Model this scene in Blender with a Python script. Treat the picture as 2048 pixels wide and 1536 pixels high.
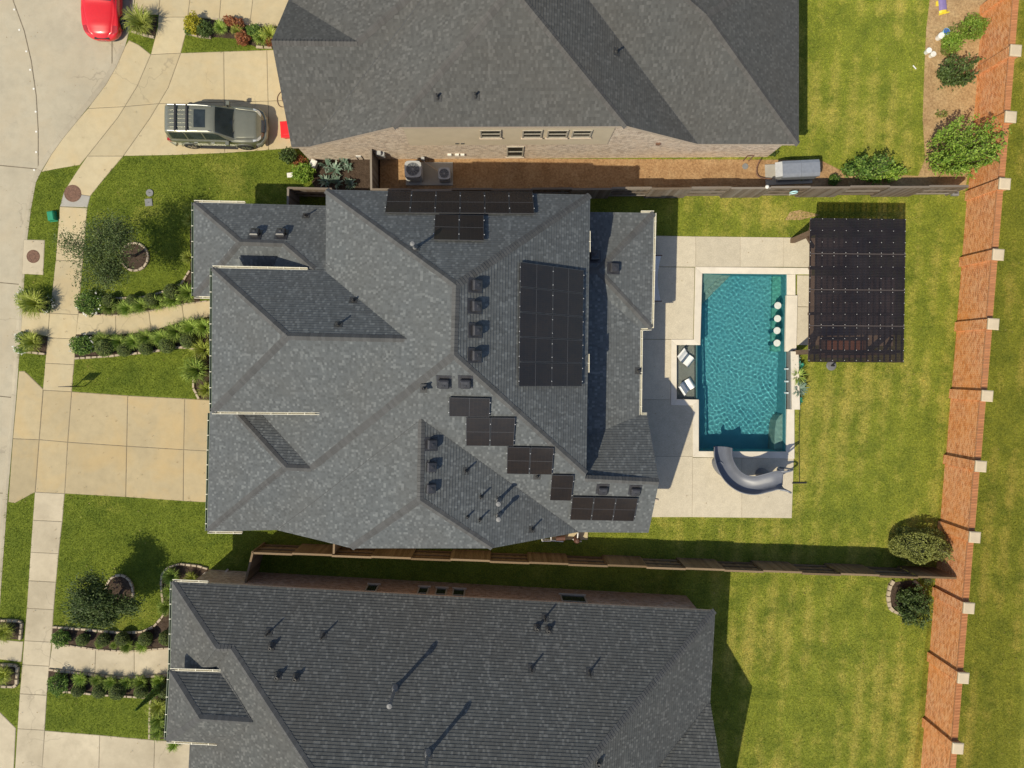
import bpy, bmesh, math, random
import numpy as np
from mathutils import Vector, Matrix, Quaternion
from mathutils.geometry import tessellate_polygon

for _o in list(bpy.data.objects):
    bpy.data.objects.remove(_o)
scene = bpy.context.scene
COL = scene.collection
RND = random.Random(7)
R = math.radians

# ------------------------------------------------------------------ camera
CAM_H = 38.0            # metres above the ground
FPX = 1420.0            # focal length in photo pixels (2048 wide)
NADIR = (1000.0, 732.0) # where the plumb line under the camera meets the photo
cam_d = bpy.data.cameras.new('camera')
cam_d.sensor_fit = 'HORIZONTAL'; cam_d.sensor_width = 36.0
cam_d.lens = FPX / 2048.0 * 36.0
cam_d.clip_start = 0.5; cam_d.clip_end = 2000
cam = bpy.data.objects.new('camera', cam_d)
COL.objects.link(cam)
_c = Vector(((NADIR[0]-1024)/FPX, (768-NADIR[1])/FPX, -1)).normalized()
CAMROT = _c.rotation_difference(Vector((0, 0, -1)))
cam.rotation_mode = 'QUATERNION'
cam.rotation_quaternion = CAMROT
cam.location = (0, 0, CAM_H)
scene.camera = cam

# ------------------------------------------------------------------ light
SHADOW = Vector((0.565, 0.495, -1.0))
sun_d = bpy.data.lights.new('sun', 'SUN')
sun_d.energy = 4.5; sun_d.angle = R(0.6); sun_d.color = (1.0, 0.905, 0.70)
sun = bpy.data.objects.new('sun', sun_d); COL.objects.link(sun)
sun.rotation_mode = 'QUATERNION'
sun.rotation_quaternion = SHADOW.normalized().to_track_quat('-Z', 'Y')
sun.location = (-30, -30, 60)
world = bpy.data.worlds.new('World'); scene.world = world; world.use_nodes = True
_nt = world.node_tree
_bg = _nt.nodes['Background']
_sky = _nt.nodes.new('ShaderNodeTexSky'); _sky.sky_type = 'NISHITA'; _sky.sun_disc = False
_sky.sun_elevation = math.atan2(1, math.hypot(SHADOW.x, SHADOW.y))
_sky.sun_rotation = math.atan2(-SHADOW.x, -SHADOW.y) % (2*math.pi)
_sky.air_density = 1.0; _sky.dust_density = 1.0; _sky.ozone_density = 1.0
_nt.links.new(_sky.outputs[0], _bg.inputs[0]); _bg.inputs[1].default_value = 0.125
scene.view_settings.view_transform = 'Standard'
scene.view_settings.look = 'None'
scene.view_settings.exposure = 0.0
scene.view_settings.gamma = 1.0
scene.render.engine = 'CYCLES'
sun_d.cycles.is_caustics_light = True
scene.cycles.max_bounces = 8
scene.cycles.transparent_max_bounces = 12

# ------------------------------------------------------------------ picture -> place
def ray(px, py):
    d = Vector(((px-1024)/FPX, (768-py)/FPX, -1))
    return CAMROT @ d
def W(px, py, h=0.0):
    d = ray(px, py)
    t = (CAM_H-h)/-d.z
    return Vector((d.x*t, d.y*t, h))
def hit(px, py, p0, n):
    d = ray(px, py); o = Vector((0, 0, CAM_H))
    t = (p0-o).dot(n)/d.dot(n)
    return o+d*t
def W2(pts, h=0.0):
    return [W(p[0], p[1], h) for p in pts]
M_PX = CAM_H/FPX        # metres for one photo pixel on the ground

# ------------------------------------------------------------------ objects
ORG = {}
def thing(name, label, cat, loc=(0, 0, 0), rotz=0.0, group=None, scale=1.0):
    o = bpy.data.objects.new(name, None)
    o.empty_display_size = 0.3
    COL.objects.link(o)
    o.location = loc; o.rotation_euler = (0, 0, rotz); o.scale = (scale,)*3
    o['label'] = label; o['category'] = cat
    if group: o['group'] = group
    ORG[o.name] = Vector(loc)
    return o
def tag(o, label, cat, group=None, kind=None):
    if label: o['label'] = label
    if cat: o['category'] = cat
    if group: o['group'] = group
    if kind: o['kind'] = kind
    return o
def mesh_obj(name, me, parent=None, mat=None):
    o = bpy.data.objects.new(name, me); COL.objects.link(o)
    if parent is not None:
        o.parent = parent
        ORG[o.name] = ORG.get(parent.name, Vector((0, 0, 0)))
    if mat is not None and not me.materials:
        me.materials.append(mat)
    return o
def shared(name, src_me, parent, loc=(0, 0, 0), rot=(0, 0, 0), scale=(1, 1, 1)):
    o = bpy.data.objects.new(name, src_me); COL.objects.link(o)
    o.parent = parent; o.location = loc; o.rotation_euler = rot; o.scale = scale
    return o
def dup(root, loc, rotz=0.0, label=None, group=None, scale=None):
    r = root.copy(); COL.objects.link(r)
    r.location = loc; r.rotation_euler = (0, 0, rotz)
    if scale is not None: r.scale = scale if hasattr(scale, '__len__') else (scale,)*3
    if label: r['label'] = label
    if group: r['group'] = group
    for ch in list(root.children):
        c = ch.copy(); COL.objects.link(c); c.parent = r
        for g in list(ch.children):
            d = g.copy(); COL.objects.link(d); d.parent = c
    return r

class MB:
    """collects faces; build() links them as one mesh object"""
    def __init__(s): s.v = []; s.f = []; s.uv = []; s.has_uv = False
    def face(s, pts, uv=None):
        i = len(s.v); s.v += [tuple(p) for p in pts]
        s.f.append(tuple(range(i, i+len(pts))))
        if uv: s.has_uv = True
        s.uv.append(uv if uv else [(0, 0)]*len(pts))
        return s
    def box(s, c, size, rotz=0.0, M=None):
        hx, hy, hz = size[0]/2, size[1]/2, size[2]/2
        m = M if M is not None else (Matrix.Translation(c) @ Matrix.Rotation(rotz, 4, 'Z'))
        P = [m @ Vector((x*hx, y*hy, z*hz)) for z in (-1, 1) for y in (-1, 1) for x in (-1, 1)]
        for q in ((0, 2, 3, 1), (4, 5, 7, 6), (0, 1, 5, 4), (2, 6, 7, 3), (0, 4, 6, 2), (1, 3, 7, 5)):
            s.face([P[k] for k in q])
        return s
    def bar(s, a, b, w, t=None, up=Vector((0, 0, 1))):
        """box from a to b, width w (sideways), thickness t (upwards)"""
        a, b = Vector(a), Vector(b); t = w if t is None else t
        d = (b-a); L = d.length
        if L < 1e-6: return s
        d.normalize()
        side = d.cross(up)
        if side.length < 1e-4: side = Vector((1, 0, 0))
        side.normalize(); u = side.cross(d).normalized()
        P = [a+side*(x*w/2)+u*(z*t/2)+d*(L*k) for k in (0, 1) for z in (-1, 1) for x in (-1, 1)]
        for q in ((0, 1, 3, 2), (4, 6, 7, 5), (0, 4, 5, 1), (2, 3, 7, 6), (0, 2, 6, 4), (1, 5, 7, 3)):
            s.face([P[k] for k in q])
        return s
    def tube(s, pts, r, n=8, caps=True):
        pts = [Vector(p) for p in pts]
        rr = r if hasattr(r, '__len__') else [r]*len(pts)
        rings = []
        prev = None
        for i, p in enumerate(pts):
            d = (pts[min(i+1, len(pts)-1)]-pts[max(i-1, 0)]).normalized()
            if prev is None:
                a = d.orthogonal().normalized()
            else:
                a = (prev-d*prev.dot(d))
                a = a.normalized() if a.length > 1e-5 else d.orthogonal().normalized()
            prev = a; b = d.cross(a)
            rings.append([p+(a*math.cos(2*math.pi*k/n)+b*math.sin(2*math.pi*k/n))*rr[i] for k in range(n)])
        for i in range(len(rings)-1):
            for k in range(n):
                k2 = (k+1) % n
                s.face([rings[i][k], rings[i][k2], rings[i+1][k2], rings[i+1][k]])
        if caps:
            s.face(list(reversed(rings[0]))); s.face(rings[-1])
        return s
    def lathe(s, prof, c=(0, 0, 0), n=20, M=None):
        """prof = [(r, z)...]"""
        m = M if M is not None else Matrix.Translation(c)
        rings = [[m @ Vector((r*math.cos(2*math.pi*k/n), r*math.sin(2*math.pi*k/n), z)) for k in range(n)] for r, z in prof]
        for i in range(len(rings)-1):
            for k in range(n):
                k2 = (k+1) % n
                s.face([rings[i][k], rings[i][k2], rings[i+1][k2], rings[i+1][k]])
        if prof[-1][0] > 1e-4: s.face(rings[-1])
        if prof[0][0] > 1e-4: s.face(list(reversed(rings[0])))
        return s
    def prism(s, poly, z0, z1, chamfer=0.0, drop=0.008):
        """vertical prism over a plan polygon (any winding)"""
        poly = [Vector((p[0], p[1], 0)) for p in poly]
        if area2(poly) < 0: poly.reverse()
        n = len(poly)
        top = offset_poly(poly, chamfer) if chamfer else poly
        for tri in tessellate_polygon([top]):
            t = [top[i] for i in tri]
            if area2(t) < 0: t.reverse()
            s.face([(p.x, p.y, z1) for p in t])
        zs = z1-drop if chamfer else z1
        for i in range(n):
            a, b = poly[i], poly[(i+1) % n]
            if chamfer:
                ta, tb = top[i], top[(i+1) % n]
                s.face([(a.x, a.y, zs), (b.x, b.y, zs), (tb.x, tb.y, z1), (ta.x, ta.y, z1)])
            s.face([(a.x, a.y, z0), (b.x, b.y, z0), (b.x, b.y, zs), (a.x, a.y, zs)])
        return s
    def mesh(s, name, mat=None, org=None, smooth=False, merge=False):
        me = bpy.data.meshes.new(name)
        v = s.v
        if org is not None:
            ox, oy, oz = org
            v = [(p[0]-ox, p[1]-oy, p[2]-oz) for p in v]
        me.from_pydata(v, [], s.f)
        if s.has_uv:
            l = me.uv_layers.new(name='UVMap')
            flat = np.array([c for f in s.uv for uv in f for c in uv], dtype=np.float32)
            l.data.foreach_set('uv', flat)
        if merge:
            bm = bmesh.new(); bm.from_mesh(me)
            bmesh.ops.remove_doubles(bm, verts=bm.verts, dist=1e-4)
            bmesh.ops.recalc_face_normals(bm, faces=bm.faces)
            bm.to_mesh(me); bm.free()
        if smooth:
            me.polygons.foreach_set('use_smooth', [True]*len(me.polygons))
        if mat is not None: me.materials.append(mat)
        me.update()
        return me
    def build(s, name, mat, parent=None, smooth=False, merge=False, local=False):
        org = None
        if parent is not None and not local: org = ORG.get(parent.name)
        return mesh_obj(name, s.mesh(name, mat, org, smooth, merge), parent)

def area2(p):
    return sum(p[i][0]*p[(i+1) % len(p)][1]-p[(i+1) % len(p)][0]*p[i][1] for i in range(len(p)))/2
def offset_poly(poly, d):
    """move every edge inward by d (polygon counter-clockwise)"""
    n = len(poly); out = []
    if area2(poly) < 0: d = -d
    for i in range(n):
        p0, p1, p2 = poly[i-1], poly[i], poly[(i+1) % n]
        e1 = Vector((p1[0]-p0[0], p1[1]-p0[1])); e2 = Vector((p2[0]-p1[0], p2[1]-p1[1]))
        if e1.length < 1e-6 or e2.length < 1e-6: out.append(Vector((p1[0], p1[1], 0))); continue
        e1.normalize(); e2.normalize()
        n1 = Vector((-e1.y, e1.x)); n2 = Vector((-e2.y, e2.x))
        b = n1+n2
        if b.length < 1e-4: b = n1
        b.normalize()
        k = d/max(0.35, b.dot(n1))
        out.append(Vector((p1[0]+b.x*k, p1[1]+b.y*k, 0)))
    return out
def inside(poly, X, Y):
    """vectorised point in polygon; poly list of (x, y)"""
    c = np.zeros(X.shape, bool); n = len(poly)
    for i in range(n):
        x1, y1 = poly[i][0], poly[i][1]; x2, y2 = poly[i-1][0], poly[i-1][1]
        cond = ((y1 > Y) != (y2 > Y))
        with np.errstate(divide='ignore', invalid='ignore'):
            xs = (x2-x1)*(Y-y1)/((y2-y1) if abs(y2-y1) > 1e-12 else 1e-12)+x1
        c ^= cond & (X < xs)
    return c
def lerp(a, b, t): return a+(b-a)*t
def interp(tab, y):
    for (y0, x0), (y1, x1) in zip(tab, tab[1:]):
        if y <= y1 or (y1, x1) == tab[-1]:
            return lerp(x0, x1, (y-y0)/(y1-y0))
def ordinal(n):
    return ['first', 'second', 'third', 'fourth', 'fifth', 'sixth', 'seventh', 'eighth', 'ninth', 'tenth', 'eleventh', 'twelfth'][n]
# ------------------------------------------------------------------ materials
class NT:
    def __init__(s, name):
        s.m = bpy.data.materials.new(name); s.m.use_nodes = True
        s.t = s.m.node_tree; s.p = s.t.nodes['Principled BSDF']; s.out = s.t.nodes['Material Output']
    def n(s, typ, **kw):
        nd = s.t.nodes.new('ShaderNode'+typ)
        for k, v in kw.items(): setattr(nd, k, v)
        return nd
    def l(s, a, b): s.t.links.new(a, b)
    def set(s, node, **kw):
        for k, v in kw.items():
            i = node.inputs[k.replace('_', ' ')]
            if hasattr(v, 'is_linked') or isinstance(v, bpy.types.NodeSocket): s.l(v, i)
            else: i.default_value = v
        return node
    def math(s, op, a, b=None, c=None, clamp=False):
        nd = s.n('Math', operation=op); nd.use_clamp = clamp
        for i, x in enumerate((a, b, c)):
            if x is None: continue
            if isinstance(x, bpy.types.NodeSocket): s.l(x, nd.inputs[i])
            else: nd.inputs[i].default_value = x
        return nd.outputs[0]
    def noise(s, scale, detail=4, rough=0.55, vec=None, dist=0.0):
        nd = s.n('TexNoise'); nd.inputs['Scale'].default_value = scale
        nd.inputs['Detail'].default_value = detail; nd.inputs['Roughness'].default_value = rough
        nd.inputs['Distortion'].default_value = dist
        s.l(vec if vec is not None else s.pos(), nd.inputs['Vector'])
        return nd.outputs['Fac']
    def pos(s):
        if not hasattr(s, '_geo'): s._geo = s.n('NewGeometry')
        return s._geo.outputs['Position']
    def island(s):
        s.pos(); return s._geo.outputs['Random Per Island']
    def objrand(s):
        if not hasattr(s, '_oi'): s._oi = s.n('ObjectInfo')
        return s._oi.outputs['Random']
    def ramp(s, fac, stops, interp='LINEAR'):
        nd = s.n('ValToRGB'); cr = nd.color_ramp; cr.interpolation = interp
        while len(cr.elements) < len(stops): cr.elements.new(0.5)
        for e, (p, c) in zip(cr.elements, stops):
            e.position = p; e.color = (*c, 1) if len(c) == 3 else c
        s.l(fac, nd.inputs[0]); return nd.outputs[0]
    def mix(s, fac, a, b, blend='MIX'):
        nd = s.n('Mix', data_type='RGBA', blend_type=blend)
        for i, x in ((0, fac), (6, a), (7, b)):
            if isinstance(x, bpy.types.NodeSocket): s.l(x, nd.inputs[i])
            elif i == 0: nd.inputs[0].default_value = x
            else: nd.inputs[i].default_value = (*x, 1) if len(x) == 3 else x
        return nd.outputs[2]
    def bump(s, height, strength=0.3, dist=0.02):
        nd = s.n('Bump'); nd.inputs['Strength'].default_value = strength; nd.inputs['Distance'].default_value = dist
        s.l(height, nd.inputs['Height']); s.l(nd.outputs[0], s.p.inputs['Normal'])
    def fin(s, color=None, rough=0.8, metal=0.0, spec=None, **kw):
        if color is not None:
            if isinstance(color, bpy.types.NodeSocket): s.l(color, s.p.inputs['Base Color'])
            else: s.p.inputs['Base Color'].default_value = (*color, 1)
        if isinstance(rough, bpy.types.NodeSocket): s.l(rough, s.p.inputs['Roughness'])
        else: s.p.inputs['Roughness'].default_value = rough
        s.p.inputs['Metallic'].default_value = metal
        if spec is not None: s.p.inputs['Specular IOR Level'].default_value = spec
        for k, v in kw.items(): s.p.inputs[k.replace('_', ' ')].default_value = v
        return s.m
def sc(c, k): return tuple(min(1, x*k) for x in c)

def mat_plain(name, col, rough=0.6, metal=0.0, var=0.12, scale=6.0, coat=0.0, spec=None):
    t = NT(name)
    f = t.noise(scale, 5)
    c = t.ramp(f, [(0.25, sc(col, 1-var)), (0.75, sc(col, 1+var))])
    m = t.fin(c, rough, metal, spec)
    if coat: t.p.inputs['Coat Weight'].default_value = coat; t.p.inputs['Coat Roughness'].default_value = 0.04
    return m

def mat_shingle(name, dark, mid, light):
    t = NT(name)
    uv = t.n('UVMap').outputs[0]
    sep = t.n('SeparateXYZ'); t.l(uv, sep.inputs[0])
    row = t.math('FLOOR', t.math('DIVIDE', sep.outputs[1], 0.143))
    wn = t.n('TexWhiteNoise', noise_dimensions='1D'); t.l(row, wn.inputs['W'])
    uo = t.math('ADD', sep.outputs[0], t.math('MULTIPLY', wn.outputs['Value'], 3.0))
    tab = t.math('FLOOR', t.math('DIVIDE', uo, 0.10))
    cb = t.n('CombineXYZ'); t.l(row, cb.inputs[0]); t.l(tab, cb.inputs[1])
    w2 = t.n('TexWhiteNoise', noise_dimensions='2D'); t.l(cb.outputs[0], w2.inputs['Vector'])
    c = t.ramp(w2.outputs['Value'], [(0.0, dark), (0.30, sc(mid, 0.94)), (0.78, sc(mid, 1.06)), (0.90, light), (1.0, sc(light, 1.12))])
    # weathering: slow drift over the whole roof and a little granule grain
    big = t.noise(0.35, 5, 0.6)
    c = t.mix(t.math('MULTIPLY', t.ramp(big, [(0.40, (0, 0, 0)), (0.72, (1, 1, 1))]), 0.28), c, sc((mid[0]*1.12, mid[1]*0.98, mid[2]*0.86), 0.85))
    sv = t.n('Mapping'); t.l(t.pos(), sv.inputs[0]); sv.inputs['Scale'].default_value = (2.2, 2.2, .35)
    strk = t.noise(1.0, 5, 0.7, sv.outputs[0])
    c = t.mix(t.math('MULTIPLY', t.ramp(strk, [(0.52, (0, 0, 0)), (0.75, (1, 1, 1))]), 0.18), c, sc(light, 0.95))
    gr = t.noise(120, 2)
    c = t.mix(0.25, c, t.ramp(gr, [(0.3, (0.3, 0.3, 0.3)), (0.7, (1, 1, 1))]), 'MULTIPLY')
    t.bump(t.math('ADD', w2.outputs['Value'], t.math('MULTIPLY', gr, 0.4)), 0.5, 0.008)
    return t.fin(c, 0.92, spec=0.25)

def mat_concrete(name, col, stain=(0.30, 0.27, 0.22), amt=0.35, warm=None, brush=False, agg=False, crack=0.0):
    t = NT(name)
    big = t.noise(0.30, 6, 0.62); mid = t.noise(2.2, 6, 0.65); fine = t.noise(45 if not agg else 26, 3, 0.7)
    c = t.ramp(mid, [(0.25, sc(col, 0.88)), (0.5, col), (0.8, sc(col, 1.10))])
    c = t.mix(t.math('MULTIPLY', t.ramp(big, [(0.42, (0, 0, 0)), (0.75, (1, 1, 1))]), amt), c, stain)
    if warm:
        w = t.noise(0.55, 4, 0.6, dist=0.6)
        c = t.mix(t.math('MULTIPLY', t.ramp(w, [(0.45, (0, 0, 0)), (0.7, (1, 1, 1))]), 0.55), c, warm)
    c = t.mix(0.16 if not agg else 0.55, c, t.ramp(fine, [(0.28, (0.45, 0.42, 0.38)), (0.72, (1, 1, 1))]), 'MULTIPLY')
    k = t.math('ADD', t.math('MULTIPLY', t.objrand(), 0.16), 0.92)
    hs = t.n('HueSaturation'); t.l(c, hs.inputs['Color']); t.l(k, hs.inputs['Value'])
    # small dark spots: oil, leaf stains
    vo = t.n('TexVoronoi'); vo.inputs['Scale'].default_value = 1.6; t.l(t.pos(), vo.inputs['Vector'])
    sp = t.ramp(vo.outputs['Distance'], [(0.0, (1, 1, 1)), (0.045, (0, 0, 0))])
    c = t.mix(t.math('MULTIPLY', sp, 0.35), hs.outputs[0], (0.10, 0.08, 0.06))
    if crack:
        vc = t.n('TexVoronoi', feature='DISTANCE_TO_EDGE'); vc.inputs['Scale'].default_value = 0.33
        wv = t.n('VectorMath', operation='ADD'); nz = t.n('TexNoise'); nz.inputs['Scale'].default_value = 1.4; nz.inputs['Detail'].default_value = 6; t.l(t.pos(), nz.inputs['Vector'])
        t.l(t.pos(), wv.inputs[0]); t.l(nz.outputs['Color'], wv.inputs[1]); t.l(wv.outputs[0], vc.inputs['Vector'])
        ck = t.ramp(vc.outputs['Distance'], [(0.0, (1, 1, 1)), (0.006, (0.6, 0.6, 0.6)), (0.012, (0, 0, 0))])
        mk = t.ramp(t.noise(0.22, 2), [(0.50, (0, 0, 0)), (0.56, (crack, crack, crack))])
        c = t.mix(t.math('MULTIPLY', ck, mk), c, (0.13, 0.11, 0.09))
    h = t.math('ADD', t.math('MULTIPLY', fine, 0.6), mid)
    if brush:
        mp = t.n('Mapping'); t.l(t.pos(), mp.inputs[0]); mp.inputs['Scale'].default_value = (3, 60, 1)
        h = t.math('ADD', h, t.math('MULTIPLY', t.noise(1.0, 2, 0.5, mp.outputs[0]), 0.8))
    t.bump(h, 0.25, 0.01)
    return t.fin(c, 0.85, spec=0.3)

def grass_color(t, green, dry, lush, dryness, east_dry):
    """mown lawn: lush and dry patches, mowing lanes in the back yards, clumpy fine grain"""
    sp = t.n('SeparateXYZ'); t.l(t.pos(), sp.inputs[0])
    big = t.noise(0.17, 5, 0.6, dist=0.4); mid = t.noise(0.8, 5, 0.65); clump = t.noise(4.5, 4, 0.75); fine = t.noise(13, 3, 0.8)
    c = t.ramp(mid, [(0.28, lush), (0.52, green), (0.80, sc(green, 1.22))])
    # the back yards east of the houses get more sun and are drier
    e = t.n('MapRange'); t.l(sp.outputs[0], e.inputs[0])
    for k, v in enumerate((2.0, 11.0, 0.0, east_dry)): e.inputs[k+1].default_value = v
    d = t.math('ADD', t.math('ADD', t.math('MULTIPLY', big, 0.62), t.math('MULTIPLY', mid, 0.38)), e.outputs[0])
    d = t.math('ADD', d, t.math('MULTIPLY', t.math('SUBTRACT', clump, 0.5), 0.22))
    lane = t.math('SINE', t.math('MULTIPLY', t.math('ADD', sp.outputs[0], t.math('ADD', t.math('MULTIPLY', sp.outputs[1], -0.075), t.math('MULTIPLY', mid, 0.5))), 6.0))
    d = t.math('ADD', d, t.math('MULTIPLY', t.math('MULTIPLY', lane, e.outputs[0]), 0.75))
    c = t.mix(t.ramp(d, [(dryness-.05, (0, 0, 0)), (dryness+0.06, (0.38, 0.38, 0.38)), (dryness+0.19, (0.92, 0.92, 0.92))]), c, dry)
    # irrigated front lawns are a deeper green
    fr = t.n('MapRange'); t.l(sp.outputs[0], fr.inputs[0])
    for k, v in enumerate((-9.0, 4.0, 0.85, 0.0)): fr.inputs[k+1].default_value = v
    c = t.mix(fr.outputs[0], c, t.mix(1.0, c, (0.66, 0.755, 0.68), 'MULTIPLY'))
    # unwatered verge outside the boundary wall: coarser, browner turf
    vg = t.math('GREATER_THAN', t.math('SUBTRACT', sp.outputs[0], t.math('MULTIPLY', sp.outputs[1], 0.082)), 24.45)
    c = t.mix(t.math('MULTIPLY', vg, 0.9), c, t.mix(1.0, c, (0.88, 0.79, 0.72), 'MULTIPLY'))
    c = t.mix(0.75, c, t.ramp(clump, [(0.28, (0.70, 0.72, 0.66)), (0.5, (0.97, 0.97, 0.97)), (0.75, (1.15, 1.12, 1.05))]), 'MULTIPLY')
    c = t.mix(0.75, c, t.ramp(fine, [(0.34, (0.50, 0.54, 0.46)), (0.5, (0.96, 0.96, 0.94)), (0.68, (1.55, 1.46, 1.22))]), 'MULTIPLY')
    return c, fine
def mat_grass(name, green, dry, lush, dryness, east_dry=0.0, blade=False):
    t = NT(name)
    c, fine = grass_color(t, green, dry, lush, dryness, east_dry)
    if blade:
        r = t.island()
        hs = t.n('HueSaturation'); t.l(c, hs.inputs['Color'])
        t.l(t.math('ADD', t.math('MULTIPLY', r, 0.8), 0.66), hs.inputs['Value'])
        t.l(t.math('ADD', t.math('MULTIPLY', r, -0.03), 0.515), hs.inputs['Hue'])
        c = hs.outputs[0]
        m = t.fin(c, 0.6, spec=0.2)
        tr = t.n('BsdfTranslucent'); t.l(c, tr.inputs[0])
        mx = t.n('MixShader'); mx.inputs[0].default_value = 0.35
        t.l(t.p.outputs[0], mx.inputs[1]); t.l(tr.outputs[0], mx.inputs[2]); t.l(mx.outputs[0], t.out.inputs[0])
        return m
    t.bump(t.noise(28, 3, 0.7), 0.8, 0.05)
    return t.fin(c, 0.9, spec=0.15)

def mat_soil(name, a, b, c3, scale=3.0, chunky=12.0):
    t = NT(name)
    f = t.noise(scale, 6, 0.7); g = t.noise(chunky, 4, 0.75)
    c = t.ramp(f, [(0.25, a), (0.5, b), (0.78, c3)])
    c = t.mix(0.7, c, t.ramp(g, [(0.3, (0.25, 0.22, 0.2)), (0.75, (1, 1, 1))]), 'MULTIPLY')
    t.bump(t.math('ADD', g, f), 0.7, 0.06)
    return t.fin(c, 0.95, spec=0.15)

def mat_brick(name, c1, c2, mortar, tint=None, w=0.20, h=0.067, mort=0.009, mott=0.0, pale=None):
    t = NT(name)
    uv = t.n('UVMap').outputs[0]
    b = t.n('TexBrick'); t.l(uv, b.inputs['Vector'])
    t.set(b, Color1=(*c1, 1), Color2=(*c2, 1), Mortar=(*mortar, 1), Scale=1.0, Mortar_Size=mort, Mortar_Smooth=0.2, Bias=-0.1, Brick_Width=w, Row_Height=h+0.010)
    b.offset = 0.5
    f = t.noise(0.5, 5, 0.6)
    c = b.outputs['Color']
    if pale:
        # single bricks fired paler or darker than their neighbours
        sp = t.n('SeparateXYZ'); t.l(uv, sp.inputs[0])
        rw = t.math('FLOOR', t.math('DIVIDE', sp.outputs[1], h+0.010))
        cx = t.math('FLOOR', t.math('ADD', t.math('DIVIDE', sp.outputs[0], w), t.math('MULTIPLY', t.math('MODULO', rw, 2.0), 0.5)))
        cb = t.n('CombineXYZ'); t.l(rw, cb.inputs[0]); t.l(cx, cb.inputs[1])
        wn = t.n('TexWhiteNoise', noise_dimensions='2D'); t.l(cb.outputs[0], wn.inputs['Vector'])
        c = t.mix(t.ramp(wn.outputs['Value'], [(0.70, (0, 0, 0)), (0.76, (0.5, 0.5, 0.5))]), c, pale)
        c = t.mix(t.ramp(wn.outputs['Value'], [(0.14, (0.45, 0.45, 0.45)), (0.20, (0, 0, 0))]), c, sc(c2, 0.55))
    if tint: c = t.mix(t.math('MULTIPLY', t.ramp(f, [(0.4, (0, 0, 0)), (0.75, (1, 1, 1))]), 0.55), c, tint)
    if mott:
        v = t.n('TexVoronoi'); v.inputs['Scale'].default_value = 7.5; t.l(t.pos(), v.inputs['Vector'])
        sv = t.n('SeparateColor'); t.l(v.outputs['Color'], sv.inputs[0])
        c = t.mix(t.ramp(sv.outputs[0], [(0.55, (0, 0, 0)), (0.8, (mott, mott, mott))]), c, mortar)
        c = t.mix(t.ramp(sv.outputs[1], [(0.6, (0, 0, 0)), (0.9, (mott, mott, mott))]), c, sc(c2, 0.6))
    g = t.noise(30, 3)
    c = t.mix(0.3, c, t.ramp(g, [(0.3, (0.6, 0.58, 0.55)), (0.7, (1, 1, 1))]), 'MULTIPLY')
    t.bump(t.math('SUBTRACT', t.math('MULTIPLY', g, 0.3), b.outputs['Fac']), 0.6, 0.01)
    return t.fin(c, 0.9, spec=0.2)

def mat_wood(name, col, grey, amt=0.5):
    t = NT(name)
    tc = t.n('TexCoord'); mp = t.n('Mapping'); t.l(tc.outputs['Object'], mp.inputs[0]); mp.inputs['Scale'].default_value = (14, 14, 1.2)
    f = t.noise(1.0, 5, 0.65, mp.outputs[0]); g = t.noise(0.8, 4)
    c = t.ramp(f, [(0.25, sc(col, 0.6)), (0.6, col), (0.85, sc(col, 1.3))])
    c = t.mix(t.math('MULTIPLY', t.math('ADD', g, t.math('MULTIPLY', t.objrand(), 0.5)), amt), c, grey)
    hs = t.n('HueSaturation'); t.l(c, hs.inputs['Color']); t.l(t.math('ADD', t.math('MULTIPLY', t.objrand(), 0.5), 0.75), hs.inputs['Value'])
    t.bump(f, 0.4, 0.01)
    return t.fin(hs.outputs[0], 0.85, spec=0.2)

def mat_leaf(name, a, b, c3=None, rough=0.55, trans=0.25):
    t = NT(name)
    r = t.island(); f = t.noise(1.6, 3)
    st = [(0.0, a), (0.6, b), (1.0, c3 or sc(b, 1.35))]
    c = t.ramp(r, st)
    c = t.mix(0.5, c, t.ramp(f, [(0.3, (0.6, 0.6, 0.55)), (0.7, (1, 1, 1))]), 'MULTIPLY')
    k = t.math('ADD', t.math('MULTIPLY', t.objrand(), 0.35), 0.85)
    hs = t.n('HueSaturation'); t.l(c, hs.inputs['Color']); t.l(k, hs.inputs['Value'])
    c = hs.outputs[0]
    m = t.fin(c, rough, spec=0.35)
    tr = t.n('BsdfTranslucent'); t.l(c, tr.inputs[0])
    mx = t.n('MixShader'); mx.inputs[0].default_value = trans
    t.l(t.p.outputs[0], mx.inputs[1]); t.l(tr.outputs[0], mx.inputs[2]); t.l(mx.outputs[0], t.out.inputs[0])
    return m

def mat_cap(name, col):
    t = NT(name); r = t.island(); f = t.noise(60, 3)
    c = t.ramp(r, [(0.0, sc(col, 0.84)), (0.5, col), (1.0, sc(col, 1.12))])
    c = t.mix(0.35, c, t.ramp(f, [(0.3, (0.5, 0.5, 0.5)), (0.7, (1.1, 1.1, 1.1))]), 'MULTIPLY')
    return t.fin(c, 0.92, spec=0.2)
def mat_glass_dark(name, col=(0.01, 0.014, 0.016), rough=0.04):
    t = NT(name); f = t.noise(2.0, 3)
    return t.fin(t.ramp(f, [(0.3, sc(col, 0.7)), (0.7, sc(col, 1.4))]), rough, spec=0.6)

def mat_water(name='pool_water', col=(0.74, 0.97, 0.965)):
    t = NT(name)
    t.t.nodes.remove(t.p)
    g = t.n('BsdfGlass'); g.inputs['IOR'].default_value = 1.33; g.inputs['Roughness'].default_value = 0.0
    g.inputs['Color'].default_value = (*col, 1)
    t.l(g.outputs[0], t.out.inputs['Surface'])
    return t.m

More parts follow.
